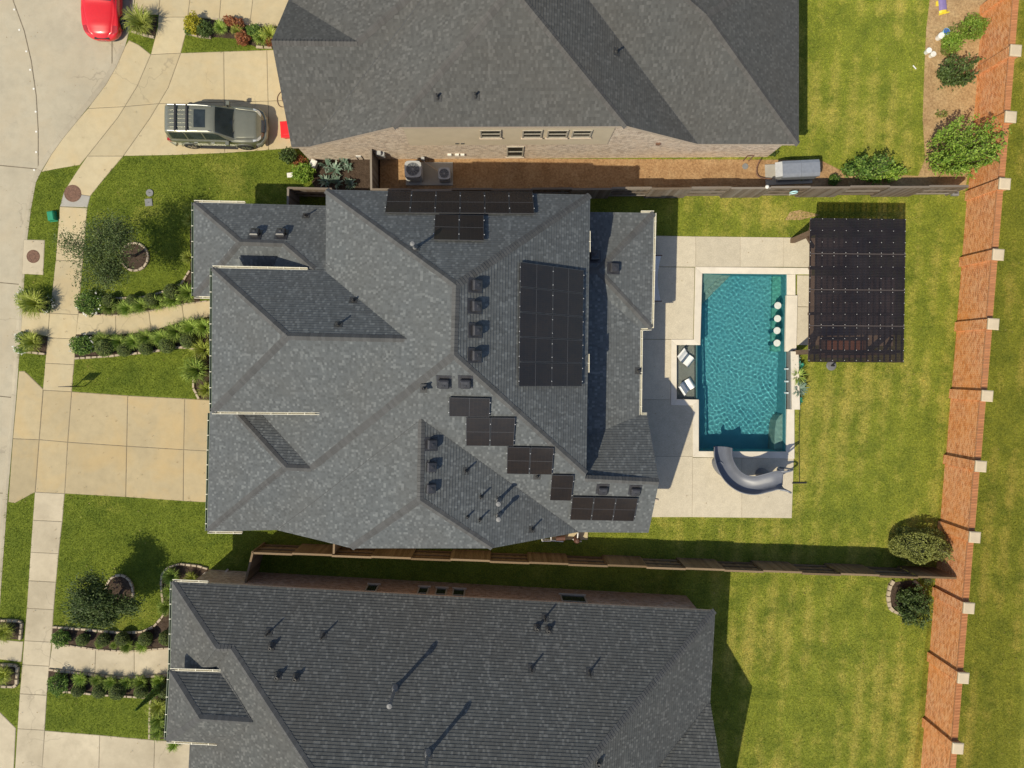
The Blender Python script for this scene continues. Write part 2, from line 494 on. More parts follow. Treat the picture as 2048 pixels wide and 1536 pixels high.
def mat_polycarb():
    t = NT('bronze_polycarbonate')
    col = t.ramp(t.noise(1.2, 4), [(0.3, (0.026, 0.023, 0.026)), (0.7, (0.046, 0.039, 0.040))])
    t.fin(col, 0.28, spec=0.5)
    tr = t.n('BsdfTransparent'); tr.inputs[0].default_value = (0.24, 0.175, 0.15, 1)
    mx = t.n('MixShader'); mx.inputs[0].default_value = 0.50
    t.l(t.p.outputs[0], mx.inputs[1]); t.l(tr.outputs[0], mx.inputs[2]); t.l(mx.outputs[0], t.out.inputs[0])
    return t.m

M = {}
M['shingle_main'] = mat_shingle('shingle_blue_grey', (0.091, 0.099, 0.104), (0.115, 0.125, 0.131), (0.158, 0.170, 0.175))
M['shingle_top'] = mat_shingle('shingle_warm_grey', (0.078, 0.079, 0.077), (0.099, 0.100, 0.097), (0.122, 0.122, 0.118))
M['shingle_low'] = mat_shingle('shingle_slate_grey', (0.078, 0.081, 0.081), (0.099, 0.103, 0.102), (0.142, 0.145, 0.141))
M['cap_main'] = mat_cap('ridge_shingle', (0.100, 0.101, 0.102))
M['cap_top'] = mat_cap('ridge_shingle_warm', (0.106, 0.102, 0.098))
M['flashing'] = mat_plain('dark_flashing', (0.055, 0.058, 0.062), 0.8)
M['vent_black'] = mat_plain('vent_black', (0.042, 0.042, 0.048), 0.42, var=0.3)
M['pipe_metal'] = mat_plain('galvanised', (0.20, 0.20, 0.20), 0.6, 0.1)
M['pipe_dark'] = mat_plain('pipe_dark', (0.05, 0.05, 0.05), 0.6)
M['gutter'] = mat_plain('cream_aluminium', (0.72, 0.68, 0.55), 0.5, var=0.08)
M['gutter_in'] = mat_plain('dark_green_trough', (0.10, 0.12, 0.085), 0.8, var=0.4, scale=20)  # darker green-grey for the inside of the west gutters
M['trim'] = mat_plain('tan_trim', (0.52, 0.43, 0.34), 0.7, var=0.08)
M['siding'] = mat_plain('tan_siding', (0.50, 0.43, 0.32), 0.75, var=0.08, scale=1.5)
M['soffit'] = mat_plain('soffit', (0.45, 0.42, 0.37), 0.8)
M['panel'] = None
M['panel_frame'] = mat_plain('panel_frame', (0.085, 0.085, 0.092), 0.4, 0.3)
M['clip'] = mat_plain('panel_clip', (0.55, 0.55, 0.55), 0.35, 0.3)
M['street'] = mat_concrete('street_concrete', (0.47, 0.418, 0.312), (0.34, 0.30, 0.225), 0.65, (0.48, 0.40, 0.275), brush=True, crack=0.35)
M['curb'] = mat_concrete('curb_concrete', (0.43, 0.38, 0.285), (0.27, 0.225, 0.16), 0.6)
M['walk'] = mat_concrete('walk_concrete', (0.51, 0.43, 0.275), (0.38, 0.315, 0.20), 0.55, (0.53, 0.405, 0.22), crack=0.32)
M['drive'] = mat_concrete('drive_concrete', (0.435, 0.355, 0.215), (0.33, 0.275, 0.175), 0.55, (0.49, 0.355, 0.17), brush=True)
M['walk_pale'] = mat_concrete('pale_concrete', (0.53, 0.46, 0.335), (0.31, 0.26, 0.18), 0.75, crack=0.3)
M['deck'] = mat_concrete('salt_finish_deck', (0.63, 0.565, 0.44), (0.50, 0.445, 0.34), 0.4, agg=True)
M['coping'] = mat_concrete('limestone_coping', (0.70, 0.64, 0.54), (0.58, 0.52, 0.43), 0.3)
M['slabgrey'] = mat_concrete('grey_pad', (0.40, 0.38, 0.34), (0.28, 0.26, 0.22), 0.4)
M['joint'] = mat_plain('joint_dirt', (0.175, 0.145, 0.10), 0.95, var=0.4)
M['lawn'] = mat_grass('lawn_soil', (0.210, 0.238, 0.034), (0.48, 0.39, 0.112), (0.130, 0.165, 0.024), 0.60, 0.055)
M['blade'] = mat_grass('grass_blades', (0.302, 0.352, 0.046), (0.66, 0.55, 0.150), (0.190, 0.258, 0.034), 0.60, 0.055, blade=True)
M['mulch'] = mat_soil('brown_mulch', (0.055, 0.038, 0.028), (0.095, 0.068, 0.050), (0.15, 0.11, 0.085), 5, 18)
M['dirt'] = mat_soil('red_dirt', (0.36, 0.205, 0.098), (0.49, 0.305, 0.155), (0.60, 0.41, 0.225), 1.4, 9)
M['straw'] = mat_soil('dry_soil', (0.40, 0.255, 0.125), (0.55, 0.375, 0.195), (0.66, 0.49, 0.27), 1.2, 8)
M['stone'] = mat_concrete('edging_stone', (0.46, 0.38, 0.28), (0.28, 0.22, 0.16), 0.5)
M['brick_wall'] = mat_brick('orange_brick', (0.70, 0.235, 0.070), (0.52, 0.150, 0.048), (0.86, 0.58, 0.34), (0.78, 0.28, 0.045), mort=0.011, mott=0.16, pale=(0.86, 0.50, 0.28))
M['brick_top'] = mat_brick('tan_brick', (0.66, 0.53, 0.42), (0.47, 0.36, 0.29), (0.80, 0.70, 0.58), (0.74, 0.56, 0.38), mort=0.012, mott=0.35, pale=(0.85, 0.76, 0.64))
M['brick_low'] = mat_brick('brown_brick', (0.50, 0.315, 0.215), (0.32, 0.20, 0.14), (0.62, 0.51, 0.40), (0.50, 0.31, 0.18), mort=0.010, mott=0.3, pale=(0.66, 0.52, 0.40))
M['pier_cap'] = mat_concrete('cast_stone_cap', (0.58, 0.48, 0.34), (0.42, 0.34, 0.23), 0.5)
M['fence'] = mat_wood('weathered_cedar', (0.21, 0.14, 0.085), (0.20, 0.185, 0.165), 0.8)
M['fence_new'] = mat_wood('fence_cedar', (0.24, 0.155, 0.08), (0.19, 0.165, 0.13), 0.35)
M['timber'] = mat_wood('stained_timber', (0.20, 0.13, 0.085), (0.17, 0.13, 0.10), 0.5)
M['polycarb'] = mat_polycarb()
M['washer'] = mat_plain('screw_washer', (0.55, 0.54, 0.52), 0.4)
M['water'] = mat_water()
M['plaster'] = mat_concrete('pool_plaster', (0.165, 0.375, 0.425), (0.090, 0.290, 0.375), 0.6)
M['ledge'] = mat_concrete('ledge_plaster', (0.33, 0.32, 0.29), (0.26, 0.25, 0.22), 0.4, agg=True)
M['slide'] = mat_plain('slide_grey', (0.135, 0.147, 0.180), 0.42, var=0.10, scale=2.0)
M['white'] = mat_plain('white_resin', (0.80, 0.79, 0.76), 0.4, var=0.05)
M['offwhite'] = mat_plain('white_plastic', (0.74, 0.72, 0.66), 0.5, var=0.08)
M['foam'] = mat_plain('foam_white', (0.75, 0.80, 0.82), 0.6)
M['glass'] = mat_glass_dark('window_glass', (0.022, 0.03, 0.028))
M['carglass'] = mat_glass_dark('car_glass', (0.026, 0.034, 0.036))
M['frame'] = mat_plain('window_frame', (0.42, 0.38, 0.31), 0.55)
M['suv'] = mat_plain('suv_green_grey', (0.225, 0.225, 0.168), 0.32, 0.45, var=0.05, coat=0.8)
M['red'] = mat_plain('red_paint', (0.62, 0.010, 0.012), 0.30, 0.0, var=0.06, coat=0.9)
M['redplastic'] = mat_plain('red_plastic', (0.72, 0.010, 0.014), 0.5, var=0.06)
M['blacktrim'] = mat_plain('black_trim', (0.018, 0.018, 0.02), 0.5)
M['tyre'] = mat_plain('tyre_rubber', (0.02, 0.02, 0.02), 0.85)
M['rim'] = mat_plain('alloy_rim', (0.45, 0.44, 0.42), 0.3, 0.8)
M['chrome'] = mat_plain('satin_trim', (0.36, 0.37, 0.35), 0.35, 0.3)
M['lamp'] = mat_plain('headlamp', (0.62, 0.64, 0.62), 0.12, 0.3, coat=1.0)
M['tail'] = mat_plain('tail_lamp', (0.35, 0.01, 0.01), 0.15, coat=1.0)
M['plate'] = mat_plain('licence_plate', (0.8, 0.8, 0.78), 0.5)
M['grille'] = mat_plain('grille_dark', (0.03, 0.03, 0.03), 0.4)
M['ac'] = mat_plain('condenser_grey', (0.40, 0.41, 0.42), 0.5, 0.1)
M['ac_dark'] = mat_plain('condenser_coil', (0.06, 0.07, 0.09), 0.6)
M['genset'] = mat_plain('generator_grey', (0.25, 0.27, 0.31), 0.4, 0.2)
M['rust'] = mat_plain('rusty_iron', (0.16, 0.085, 0.055), 0.8, var=0.5, scale=20)
M['lid'] = mat_plain('grey_lid', (0.20, 0.20, 0.20), 0.7)
M['green_box'] = mat_plain('green_plastic', (0.01, 0.24, 0.12), 0.5)
M['blue_cloth'] = mat_plain('pale_canvas', (0.70, 0.70, 0.69), 0.9, var=0.06)
M['rope'] = mat_plain('rope', (0.45, 0.42, 0.36), 0.9)
M['wood_dark'] = mat_plain('dark_wood', (0.11, 0.05, 0.035), 0.7, var=0.3)
M['cyan'] = mat_plain('pale_blue_plastic', (0.45, 0.72, 0.78), 0.5)
M['teal_pot'] = mat_plain('teal_pot', (0.03, 0.16, 0.20), 0.4)
M['dark_pot'] = mat_plain('dark_pot', (0.03, 0.03, 0.035), 0.5)
M['navy'] = mat_plain('dark_umbrella_base', (0.14, 0.14, 0.15), 0.6)
M['orange'] = mat_plain('brown_cushion', (0.42, 0.19, 0.09), 0.85)
M['bluecush'] = mat_plain('blue_cushion', (0.07, 0.08, 0.20), 0.85)
M['bag_yellow'] = mat_plain('yellow_bag', (0.70, 0.55, 0.04), 0.5)
M['bag_purple'] = mat_plain('violet_bag', (0.22, 0.17, 0.36), 0.5)
M['blue_bucket'] = mat_plain('blue_lid', (0.05, 0.12, 0.36), 0.4)
M['bark'] = mat_wood('bark', (0.16, 0.12, 0.09), (0.22, 0.19, 0.16), 0.5)
M['flax'] = mat_leaf('strap_leaf', (0.201, 0.308, 0.051), (0.355, 0.472, 0.100), (0.709, 0.826, 0.236))
M['flax_y'] = mat_leaf('strap_leaf_yellow', (0.290, 0.349, 0.057), (0.446, 0.504, 0.098), (0.736, 0.775, 0.253))
M['box'] = mat_leaf('boxwood_leaf', (0.082, 0.130, 0.034), (0.154, 0.208, 0.051), (0.284, 0.331, 0.095))
M['leaf'] = mat_leaf('shrub_leaf', (0.068, 0.145, 0.020), (0.128, 0.230, 0.037), (0.255, 0.357, 0.068))
M['leaf_dark'] = mat_leaf('dark_leaf', (0.046, 0.082, 0.018), (0.088, 0.14, 0.032), (0.165, 0.225, 0.065))
M['leaf_y'] = mat_leaf('yellow_leaf', (0.24, 0.22, 0.015), (0.40, 0.36, 0.02), (0.55, 0.50, 0.06))
M['leaf_red'] = mat_leaf('rust_leaf', (0.240, 0.066, 0.030), (0.360, 0.132, 0.054), (0.456, 0.228, 0.096))
M['leaf_olive'] = mat_leaf('olive_leaf', (0.128, 0.145, 0.031), (0.212, 0.230, 0.051), (0.340, 0.357, 0.102))
M['leaf_bright'] = mat_leaf('bright_leaf', (0.128, 0.240, 0.024), (0.208, 0.320, 0.035), (0.352, 0.480, 0.080))
M['leaf_tree'] = mat_leaf('tree_leaf', (0.052, 0.084, 0.022), (0.095, 0.138, 0.040), (0.180, 0.230, 0.080))
M['leaf_teal'] = mat_leaf('teal_leaf', (0.012, 0.22, 0.14), (0.025, 0.34, 0.22), (0.10, 0.46, 0.34))
M['agave'] = mat_leaf('agave_leaf', (0.130, 0.221, 0.156), (0.260, 0.351, 0.273), (0.468, 0.546, 0.468))
M['petal'] = mat_leaf('white_petal', (0.70, 0.70, 0.62), (0.80, 0.80, 0.74), (0.85, 0.85, 0.82))
def mat_solar():
    t = NT('solar_cells')
    uv = t.n('UVMap').outputs[0]
    b = t.n('TexBrick'); t.l(uv, b.inputs['Vector']); b.offset = 0.0
    t.set(b, Color1=(0.024, 0.020, 0.0185, 1), Color2=(0.020, 0.018, 0.0185, 1), Mortar=(0.034, 0.029, 0.027, 1), Scale=1.0, Mortar_Size=0.004, Brick_Width=0.17, Row_Height=0.085)
    f = t.noise(0.9, 3)
    c = t.mix(0.4, b.outputs['Color'], t.ramp(f, [(0.3, (0.6, 0.6, 0.7)), (0.7, (1.5, 1.3, 1.15))]), 'MULTIPLY')
    return t.fin(c, 0.22, spec=0.35)
M['panel'] = mat_solar()
M['rowlock'] = mat_cap('rowlock_brick', (0.52, 0.225, 0.098))
M['mortar'] = mat_plain('mortar', (0.50, 0.40, 0.28), 0.95)
M['tile'] = mat_concrete('grey_ledgestone', (0.26, 0.26, 0.25), (0.15, 0.15, 0.15), 0.6, agg=True)
M['plaster_dim'] = mat_concrete('pool_plaster_bench', (0.16, 0.38, 0.33), (0.13, 0.32, 0.29), 0.3)
M['gutter_green'] = mat_plain('dull_green_gutter', (0.15, 0.19, 0.13), 0.6, var=0.25, scale=10)  # west gutters only: greener and darker than the cream ones
M['water_clear'] = mat_water('ledge_water', (0.93, 0.98, 0.97))
M['seam'] = mat_plain('roof_sheet_seam', (0.075, 0.06, 0.055), 0.5)
M['stool'] = mat_plain('stool_grey_white', (0.60, 0.62, 0.58), 0.6, var=0.1)
M['glint'] = mat_plain('falling_water', (0.50, 0.56, 0.58), 0.3, var=0.2)  # pale colour stands in for glints on the falling water
M['step'] = mat_concrete('step_plaster', (0.36, 0.37, 0.33), (0.29, 0.30, 0.27), 0.4)
M['litter'] = mat_leaf('dry_leaf', (0.20, 0.12, 0.05), (0.34, 0.23, 0.10), (0.50, 0.40, 0.20))
# ------------------------------------------------------------------ the setting: ground, street, paving
NOGRASS = []     # plan polygons where no blades grow
def poly_px(pts, h=0.0): return [W(p[0], p[1], h) for p in pts]
def sheet(name, pts, z, mat, parent=None, kind='structure'):
    mb = MB()
    P = [Vector((p[0], p[1], 0)) for p in pts]
    for tri in tessellate_polygon([P]):
        t = [P[i] for i in tri]
        if area2(t) < 0: t.reverse()
        mb.face([(p.x, p.y, z) for p in t])
    o = mb.build(name, mat, parent)
    if parent is None: o['kind'] = kind
    return o

g = sheet('ground', [(-400, -400), (400, -400), (400, 400), (-400, 400)], -2.6, M['lawn'])

curb_pts = [(-75, 2100), (-40, 1700), (-12, 1400), (2, 1180), (15, 1000), (33, 790), (44, 640), (52, 500), (62, 420), (72, 365), (83, 342), (103, 309), (125, 278), (156, 240), (184, 206),
            (212, 169), (234, 131), (250, 94), (259, 62), (265, 31), (269, 0), (271, -120), (270, -320)]
CURB = poly_px(curb_pts)
street_poly = [(CURB[0].x-60, CURB[0].y)] + [(p.x, p.y) for p in CURB] + [(CURB[-1].x-60, CURB[-1].y)]
street = sheet('street', street_poly, -0.10, M['street'])
NOGRASS.append([(p[0], p[1]) for p in street_poly])
# curb and gutter, cast in lengths
curb = thing('curb', 'pale concrete curb and gutter curving along the street edge', 'curb')
def offs_line(P, d):
    out = []
    for i, p in enumerate(P):
        a = P[max(i-1, 0)]; b = P[min(i+1, len(P)-1)]
        t = (b-a); t.z = 0; t.normalize()
        out.append(p+Vector((-t.y, t.x, 0))*d)
    return out
cl = offs_line(CURB, 0.34)       # street side
cm = offs_line(CURB, 0.14)
for i in range(len(CURB)-1):
    a, b = CURB[i], CURB[i+1]
    mb = MB(); e = (b-a).normalized()*0.003
    q = [(a, 0.012), (cm[i], 0.0), (cl[i], -0.092)]
    r_ = [(b, 0.012), (cm[i+1], 0.0), (cl[i+1], -0.092)]
    for (p0, z0), (p1, z1), (p2, z2), (p3, z3) in ((q[0], r_[0], r_[1], q[1]), (q[1], r_[1], r_[2], q[2])):
        mb.face([(p0.x+e.x, p0.y+e.y, z0), (p3.x+e.x, p3.y+e.y, z3), (p2.x-e.x, p2.y-e.y, z2), (p1.x-e.x, p1.y-e.y, z1)])
    mb.build('curb_length', M['curb'], curb)
# street joints, with a line of pale dots beside one
def strip(mb, pts, w, z):
    L = offs_line(pts, w/2); Rr = offs_line(pts, -w/2)
    for i in range(len(pts)-1):
        mb.face([(L[i].x, L[i].y, z), (Rr[i].x, Rr[i].y, z), (Rr[i+1].x, Rr[i+1].y, z), (L[i+1].x, L[i+1].y, z)])
for pts in ([(16, -60), (24, 0), (46, 60), (60, 120), (70, 190), (74, 260), (74, 335)], [(-200, 320), (0, 330), (72, 337), (83, 345)], [(222, 76), (222, 130), (214, 165)],
            [(-120, 560), (0, 565), (44, 569)], [(-120, 780), (0, 793), (30, 796)], [(-120, 985), (0, 987), (14, 988)]):
    mb = MB(); strip(mb, poly_px(pts), 0.05, -0.096); mb.build('street_joint', M['joint'], street)
for (x, y) in [(26, 17), (50, 101), (58, 138), (65, 176), (69, 222), (70, 262), (70, 303), (66, 339), (36, 58)]:
    p = W(x, y); mb = MB(); mb.lathe([(0.0, -0.085), (0.045, -0.086), (0.055, -0.093)][::-1], (p.x, p.y, 0), 10); mb.build('paint_dot', M['offwhite'], street)

# pool hole in plan (used by lawn, deck, pool)
POOL_OUT = poly_px([(1397, 540), (1580, 541), (1582, 908), (1391, 908), (1391, 804), (1347, 804), (1347, 685), (1394, 685)])
lawn_outer = [Vector((p.x, p.y, 0)) for p in CURB] + [Vector((220, CURB[-1].y, 0)), Vector((220, CURB[0].y, 0))]
mb = MB()
ring = lawn_outer + []
loops = [lawn_outer, POOL_OUT]
flat = lawn_outer+POOL_OUT
for tri in tessellate_polygon(loops):
    t = [flat[i] for i in tri]
    if area2(t) < 0: t.reverse()
    mb.face([(p.x, p.y, 0) for p in t])
for i in range(len(CURB)-1):
    a, b = CURB[i], CURB[i+1]
    mb.face([(a.x, a.y, -0.3), (b.x, b.y, -0.3), (b.x, b.y, 0), (a.x, a.y, 0)])
lawn = mb.build('lawn', M['lawn']); lawn['kind'] = 'structure'
NOGRASS.append([(p.x, p.y) for p in poly_px([(1338, 676), (1388, 676), (1388, 532), (1625, 535), (1622, 700), (1592, 700), (1590, 918), (1383, 916), (1383, 812), (1338, 812)])])

def paving(name, label, mat, polys, top=0.02, gap=0.013, cham=0.025, base=None):
    """slabs cast side by side: each slab one object under the paving"""
    root = bpy.data.objects.new(name, None); COL.objects.link(root); root['kind'] = 'structure'
    if label: root['label'] = label
    ORG[root.name] = Vector((0, 0, 0))
    jb = MB()
    for k, pp in enumerate(polys):
        pw = poly_px(pp)
        P = [Vector((p.x, p.y, 0)) for p in pw]
        if area2(P) < 0: P.reverse()
        NOGRASS.append([(p.x, p.y) for p in offset_poly(P, -0.035)])
        Q = offset_poly(P, gap)
        mb = MB(); mb.prism(Q, -0.05, top+RND.uniform(-0.003, 0.003), cham, 0.012)
        mb.build('slab', mat, root)
        for tri in tessellate_polygon([P]):
            t = [P[i] for i in tri]
            if area2(t) < 0: t.reverse()
            jb.face([(p.x, p.y, 0.004) for p in t])
    jb.build('joint_filler', M['joint'], root)
    return root

SL = [(413, 120), (555, 109), (623, 100), (735, 90), (780, 86), (983, 70), (1087, 62.5), (1236, 52.5), (1384, 40), (1536, 30), (1700, 20)]
SR = [(413, 175), (544, 164), (626, 157), (779, 144), (986, 129.5), (1040, 125), (1100, 118), (1199, 109), (1282, 103.6), (1372, 95), (1536, 85), (1700, 75)]
def wk(y0, y1):
    return [(interp(SL, y0), y0), (interp(SR, y0), y0+3), (interp(SR, y1), y1+3), (interp(SL, y1), y1)]
ys = [413, 520, 626]
paving('sidewalk', 'tan concrete sidewalk running along the street', M['walk'],
       [wk(a, b) for a, b in zip(ys, ys[1:])] + [wk(626, 675), wk(675, 726), wk(726, 780)] +
       [[(45, 622), (100, 626), (96, 673), (42, 662)]])
paving('sidewalk', 'weathered pale sidewalk in front of the lower house', M['walk_pale'],
       [wk(a, b) for a, b in zip([984, 1040, 1104, 1161, 1216, 1281, 1329, 1387, 1457], [1040, 1104, 1161, 1216, 1281, 1329, 1387, 1457, 1600])] +
       [[(-40, 1276), (47, 1283), (43, 1324), (-40, 1314)]])
paving('sidewalk', 'curved sidewalk sweeping past the cul-de-sac', M['walk'],
       [[(324, -60), (384, -60), (380, 0), (376, 34), (317, 34), (320, 0)],
        [(317, 34), (376, 34), (372, 66), (362, 106), (302, 109), (316, 53)],
        [(302, 109), (362, 106), (337, 175), (318, 207), (250, 213), (275, 172)],
        [(250, 213), (318, 207), (300, 237), (247, 312), (175, 312), (237, 234)],
        [(175, 312), (247, 312), (205, 362), (181, 392), (128, 384), (147, 353)]])
paving('sidewalk_pad', 'grey concrete pad around the larger manhole', M['slabgrey'], [[(128, 384), (181, 392), (175, 415), (120, 413)]])
paving('driveway', 'tan slab driveway of the middle house', M['drive'],
       [[(33, 800), (38, 742), (50, 742), (87, 778), (79, 879), (26, 877)], [(26, 877), (79, 879), (71, 984), (30, 1006), (17, 1004)],
        [(87, 780), (144, 783), (136, 884), (79, 879)], [(79, 879), (136, 884), (130, 987), (71, 984)],
        [(144, 783), (256, 791), (254, 892), (136, 884)], [(136, 884), (254, 892), (252, 994), (130, 987)],
        [(256, 791), (370, 797), (368, 899), (254, 892)], [(254, 892), (368, 899), (367, 1002), (252, 994)],
        [(370, 797), (440, 801), (440, 903), (368, 899)], [(368, 899), (440, 903), (440, 1006), (367, 1002)]], gap=0.015)
paving('driveway', 'tan driveway of the upper house with the parked off-roader', M['walk'],
       [[(362, 106), (448, 103), (449, 205), (318, 207), (337, 175)], [(448, 103), (534, 100), (536.5, 202), (449, 205)], [(534, 100), (640, 98), (640, 198), (536.5, 202)],
        [(318, 207), (449, 205), (450, 306), (350, 310), (247, 312), (300, 237)], [(449, 205), (536.5, 202), (537.5, 300), (450, 306)], [(536.5, 202), (640, 198), (640, 292), (537.5, 300)]])
paving('driveway_apron', 'curved driveway apron beside the street curb', M['walk'],
       [[(258, 80), (278, 90), (302, 109), (275, 172), (250, 213), (176, 217), (184, 206), (212, 169), (234, 131), (250, 94)],
        [(176, 217), (250, 213), (237, 234), (175, 312), (160, 330), (112, 338), (83, 344), (103, 309), (125, 278), (156, 240)]])
paving('front_walk', 'concrete walk to the upper house past its planting bed', M['walk'],
       [[(380, 0), (384, -60), (446, -60), (442, 0), (439, 40), (400, 36), (376, 34)], [(442, 0), (446, -60), (512, -60), (506, 0), (500, 48), (439, 40)], [(506, 0), (512, -60), (640, -60), (640, 30), (560, 53), (500, 48)],
        [(270, 0), (271, -60), (324, -60), (320, 0), (317, 30), (266, 30)]])
paving('front_walk', 'curving tan walk to the middle house between planted beds', M['walk'],
       [[(157, 626), (197, 629), (232, 630), (232, 670), (189, 670), (152, 669)], [(232, 630), (273, 625), (298, 621), (303, 662), (273, 667), (232, 670)],
        [(298, 621), (364, 608), (369, 643), (347, 649), (303, 662)], [(364, 608), (440, 598), (440, 630), (369, 643)]])
paving('front_walk', 'pale walk to the lower house between stone edged beds', M['walk_pale'],
       [[(105, 1287), (150, 1293), (192, 1299), (190, 1347), (142, 1341), (98, 1336)], [(192, 1299), (255, 1303), (269, 1303), (269, 1352), (241, 1353), (190, 1347)], [(269, 1303), (360, 1294), (360, 1347), (269, 1352)]])
paving('driveway', 'pale driveway of the lower house at the bottom edge', M['walk_pale'],
       [[(90, 1461), (200, 1470), (196, 1620), (78, 1620)], [(200, 1470), (310, 1480), (306, 1620), (196, 1620)], [(310, 1480), (420, 1487), (420, 1620), (306, 1620)],
        [(-60, 1412), (0, 1424), (32, 1456), (24, 1620), (-60, 1620)]])
paving('inlet_pad', 'square concrete pad holding the smaller manhole by the curb', M['walk_pale'], [[(48, 479), (90, 480), (87, 550), (44, 548)]])
for (x, y, r, lb) in ((146, 387, 15.5, 'large rusty manhole cover set in the sidewalk'), (67, 513, 12, 'small rusty manhole cover on the square curb pad')):
    p = W(x, y); t = thing('manhole_cover', lb, 'manhole', (p.x, p.y, 0.02)); r *= M_PX
    MB().lathe([(r*1.08, 0), (r*1.08, .008), (r, .010), (r*0.98, .004)], n=28).build('rim', M['rust'], t, local=True)
    MB().lathe([(r*0.96, 0.003), (r*0.96, .012), (r*.62, .012), (r*.60, .005), (r*.40, .005), (r*.38, .013), (0, .013)], n=28).build('lid', M['rust'], t, local=True)

# pool deck slabs
DECK = [[(1270, 471), (1391, 473), (1391, 534), (1270, 533)], [(1391, 473), (1480, 474), (1480, 534), (1391, 534)], [(1480, 474), (1566, 475), (1566, 534), (1480, 534)],
        [(1566, 475), (1700, 477), (1700, 536), (1566, 534)], [(1270, 533), (1389, 535), (1386, 679), (1270, 678)], [(1200, 678), (1342, 679), (1341, 799), (1200, 799)],
        [(1200, 799), (1341, 799), (1341, 810), (1386, 811), (1385, 913), (1200, 911)], [(1200, 911), (1385, 913), (1384, 1034), (1200, 1034)],
        [(1385, 915), (1483, 916), (1483, 1035), (1384, 1034)], [(1483, 916), (1587, 916), (1583, 1036), (1483, 1035)]]
paving('pool_deck', 'pale textured pool deck slabs between house and pool', M['deck'], DECK, top=0.05, gap=0.004, cham=0.006)
paving('kitchen_floor', 'pale concrete floor below the pergola', M['deck'], [[(1594, 550), (1700, 552), (1698, 615), (1593, 613)], [(1593, 613), (1698, 615), (1697, 692), (1592, 690)], [(1700, 552), (1790, 555), (1786, 692), (1697, 692)]], top=0.03)

# planting beds and bare soil
def bed(name, pts, mat, z=0.02):
    P = poly_px(pts)
    NOGRASS.append([(p.x, p.y) for p in P])
    return sheet(name, P, z, mat)
BED_N = [(157, 604), (201, 596), (246, 598), (287, 596), (328, 585), (364, 570), (381, 542), (380, 440), (400, 430), (400, 602), (364, 609), (301, 622), (232, 631), (158, 626)]
BED_S = [(152, 669), (232, 670), (303, 662), (347, 649), (440, 630), (440, 800), (399, 798), (388, 776), (388, 759), (393, 697), (355, 694), (314, 702), (260, 708), (210, 713), (150, 717)]
BED_B1 = [(417, 1137), (397, 1131), (360, 1127), (335, 1135), (324, 1151), (324, 1179), (328, 1209), (329, 1230), (309, 1252), (284, 1263), (250, 1265), (210, 1262), (182, 1259), (136, 1255), (106, 1253),
          (104, 1284), (150, 1293), (199, 1300), (255, 1303), (345, 1296), (360, 1296), (380, 1170), (430, 1150)]
BED_B2 = [(98, 1337), (142, 1342), (193, 1348), (241, 1354), (350, 1348), (350, 1478), (300, 1477), (302, 1395), (250, 1391), (210, 1389), (170, 1385), (128, 1382), (95, 1380)]
bed('planting_bed', BED_N, M['mulch']); bed('planting_bed', BED_S, M['mulch']); bed('planting_bed', BED_B1, M['mulch']); bed('planting_bed', BED_B2, M['mulch'])
bed('planting_bed', [(-30, 1240), (45, 1242), (42, 1279), (-30, 1276)], M['mulch']); bed('planting_bed', [(-30, 1327), (37, 1329), (35, 1373), (-30, 1369)], M['mulch'])
bed('planting_bed', [(45, 590), (103, 594), (100, 625), (45, 621)], M['mulch']); bed('planting_bed', [(42, 664), (96, 674), (92, 706), (40, 700)], M['mulch'])
bed('planting_bed', [(370, 38), (400, 37), (500, 49), (556, 54), (550, 92), (512, 94), (470, 78), (420, 74), (372, 66)], M['mulch'])
bed('planting_bed', [(262, 32), (316, 34), (311, 72), (262, 62)], M['mulch'])
def circle_px(cx, cy, rx, ry, n=20): return [(cx+rx*math.cos(2*math.pi*k/n), cy+ry*math.sin(2*math.pi*k/n)) for k in range(n)]
bed('planting_bed', circle_px(270, 514, 27, 27), M['mulch']); bed('planting_bed', circle_px(240, 1184, 27, 34), M['mulch'])
bed('planting_bed', [(1776, 1166), (1822, 1160), (1842, 1180), (1844, 1205), (1832, 1222), (1800, 1228), (1778, 1215)], M['mulch'])
bed('bare_soil', [(618, 316), (760, 316), (760, 381), (632, 381), (618, 352)], M['mulch'])
bed('bare_soil', [(758, 316), (1640, 320), (1690, 345), (1700, 380), (758, 381)], M['dirt'])
bed('bare_soil', [(1866, -60), (1852, 60), (1848, 150), (1845, 240), (1850, 318), (1836, 352), (1690, 345), (1690, 381), (1930, 381), (2000, -60)], M['straw'], 0.012)
bed('bare_soil', [(1580, 424), (1600, 420), (1640, 430), (1600, 440), (1570, 440)], M['straw'], 0.006)
NOGRASS.pop()
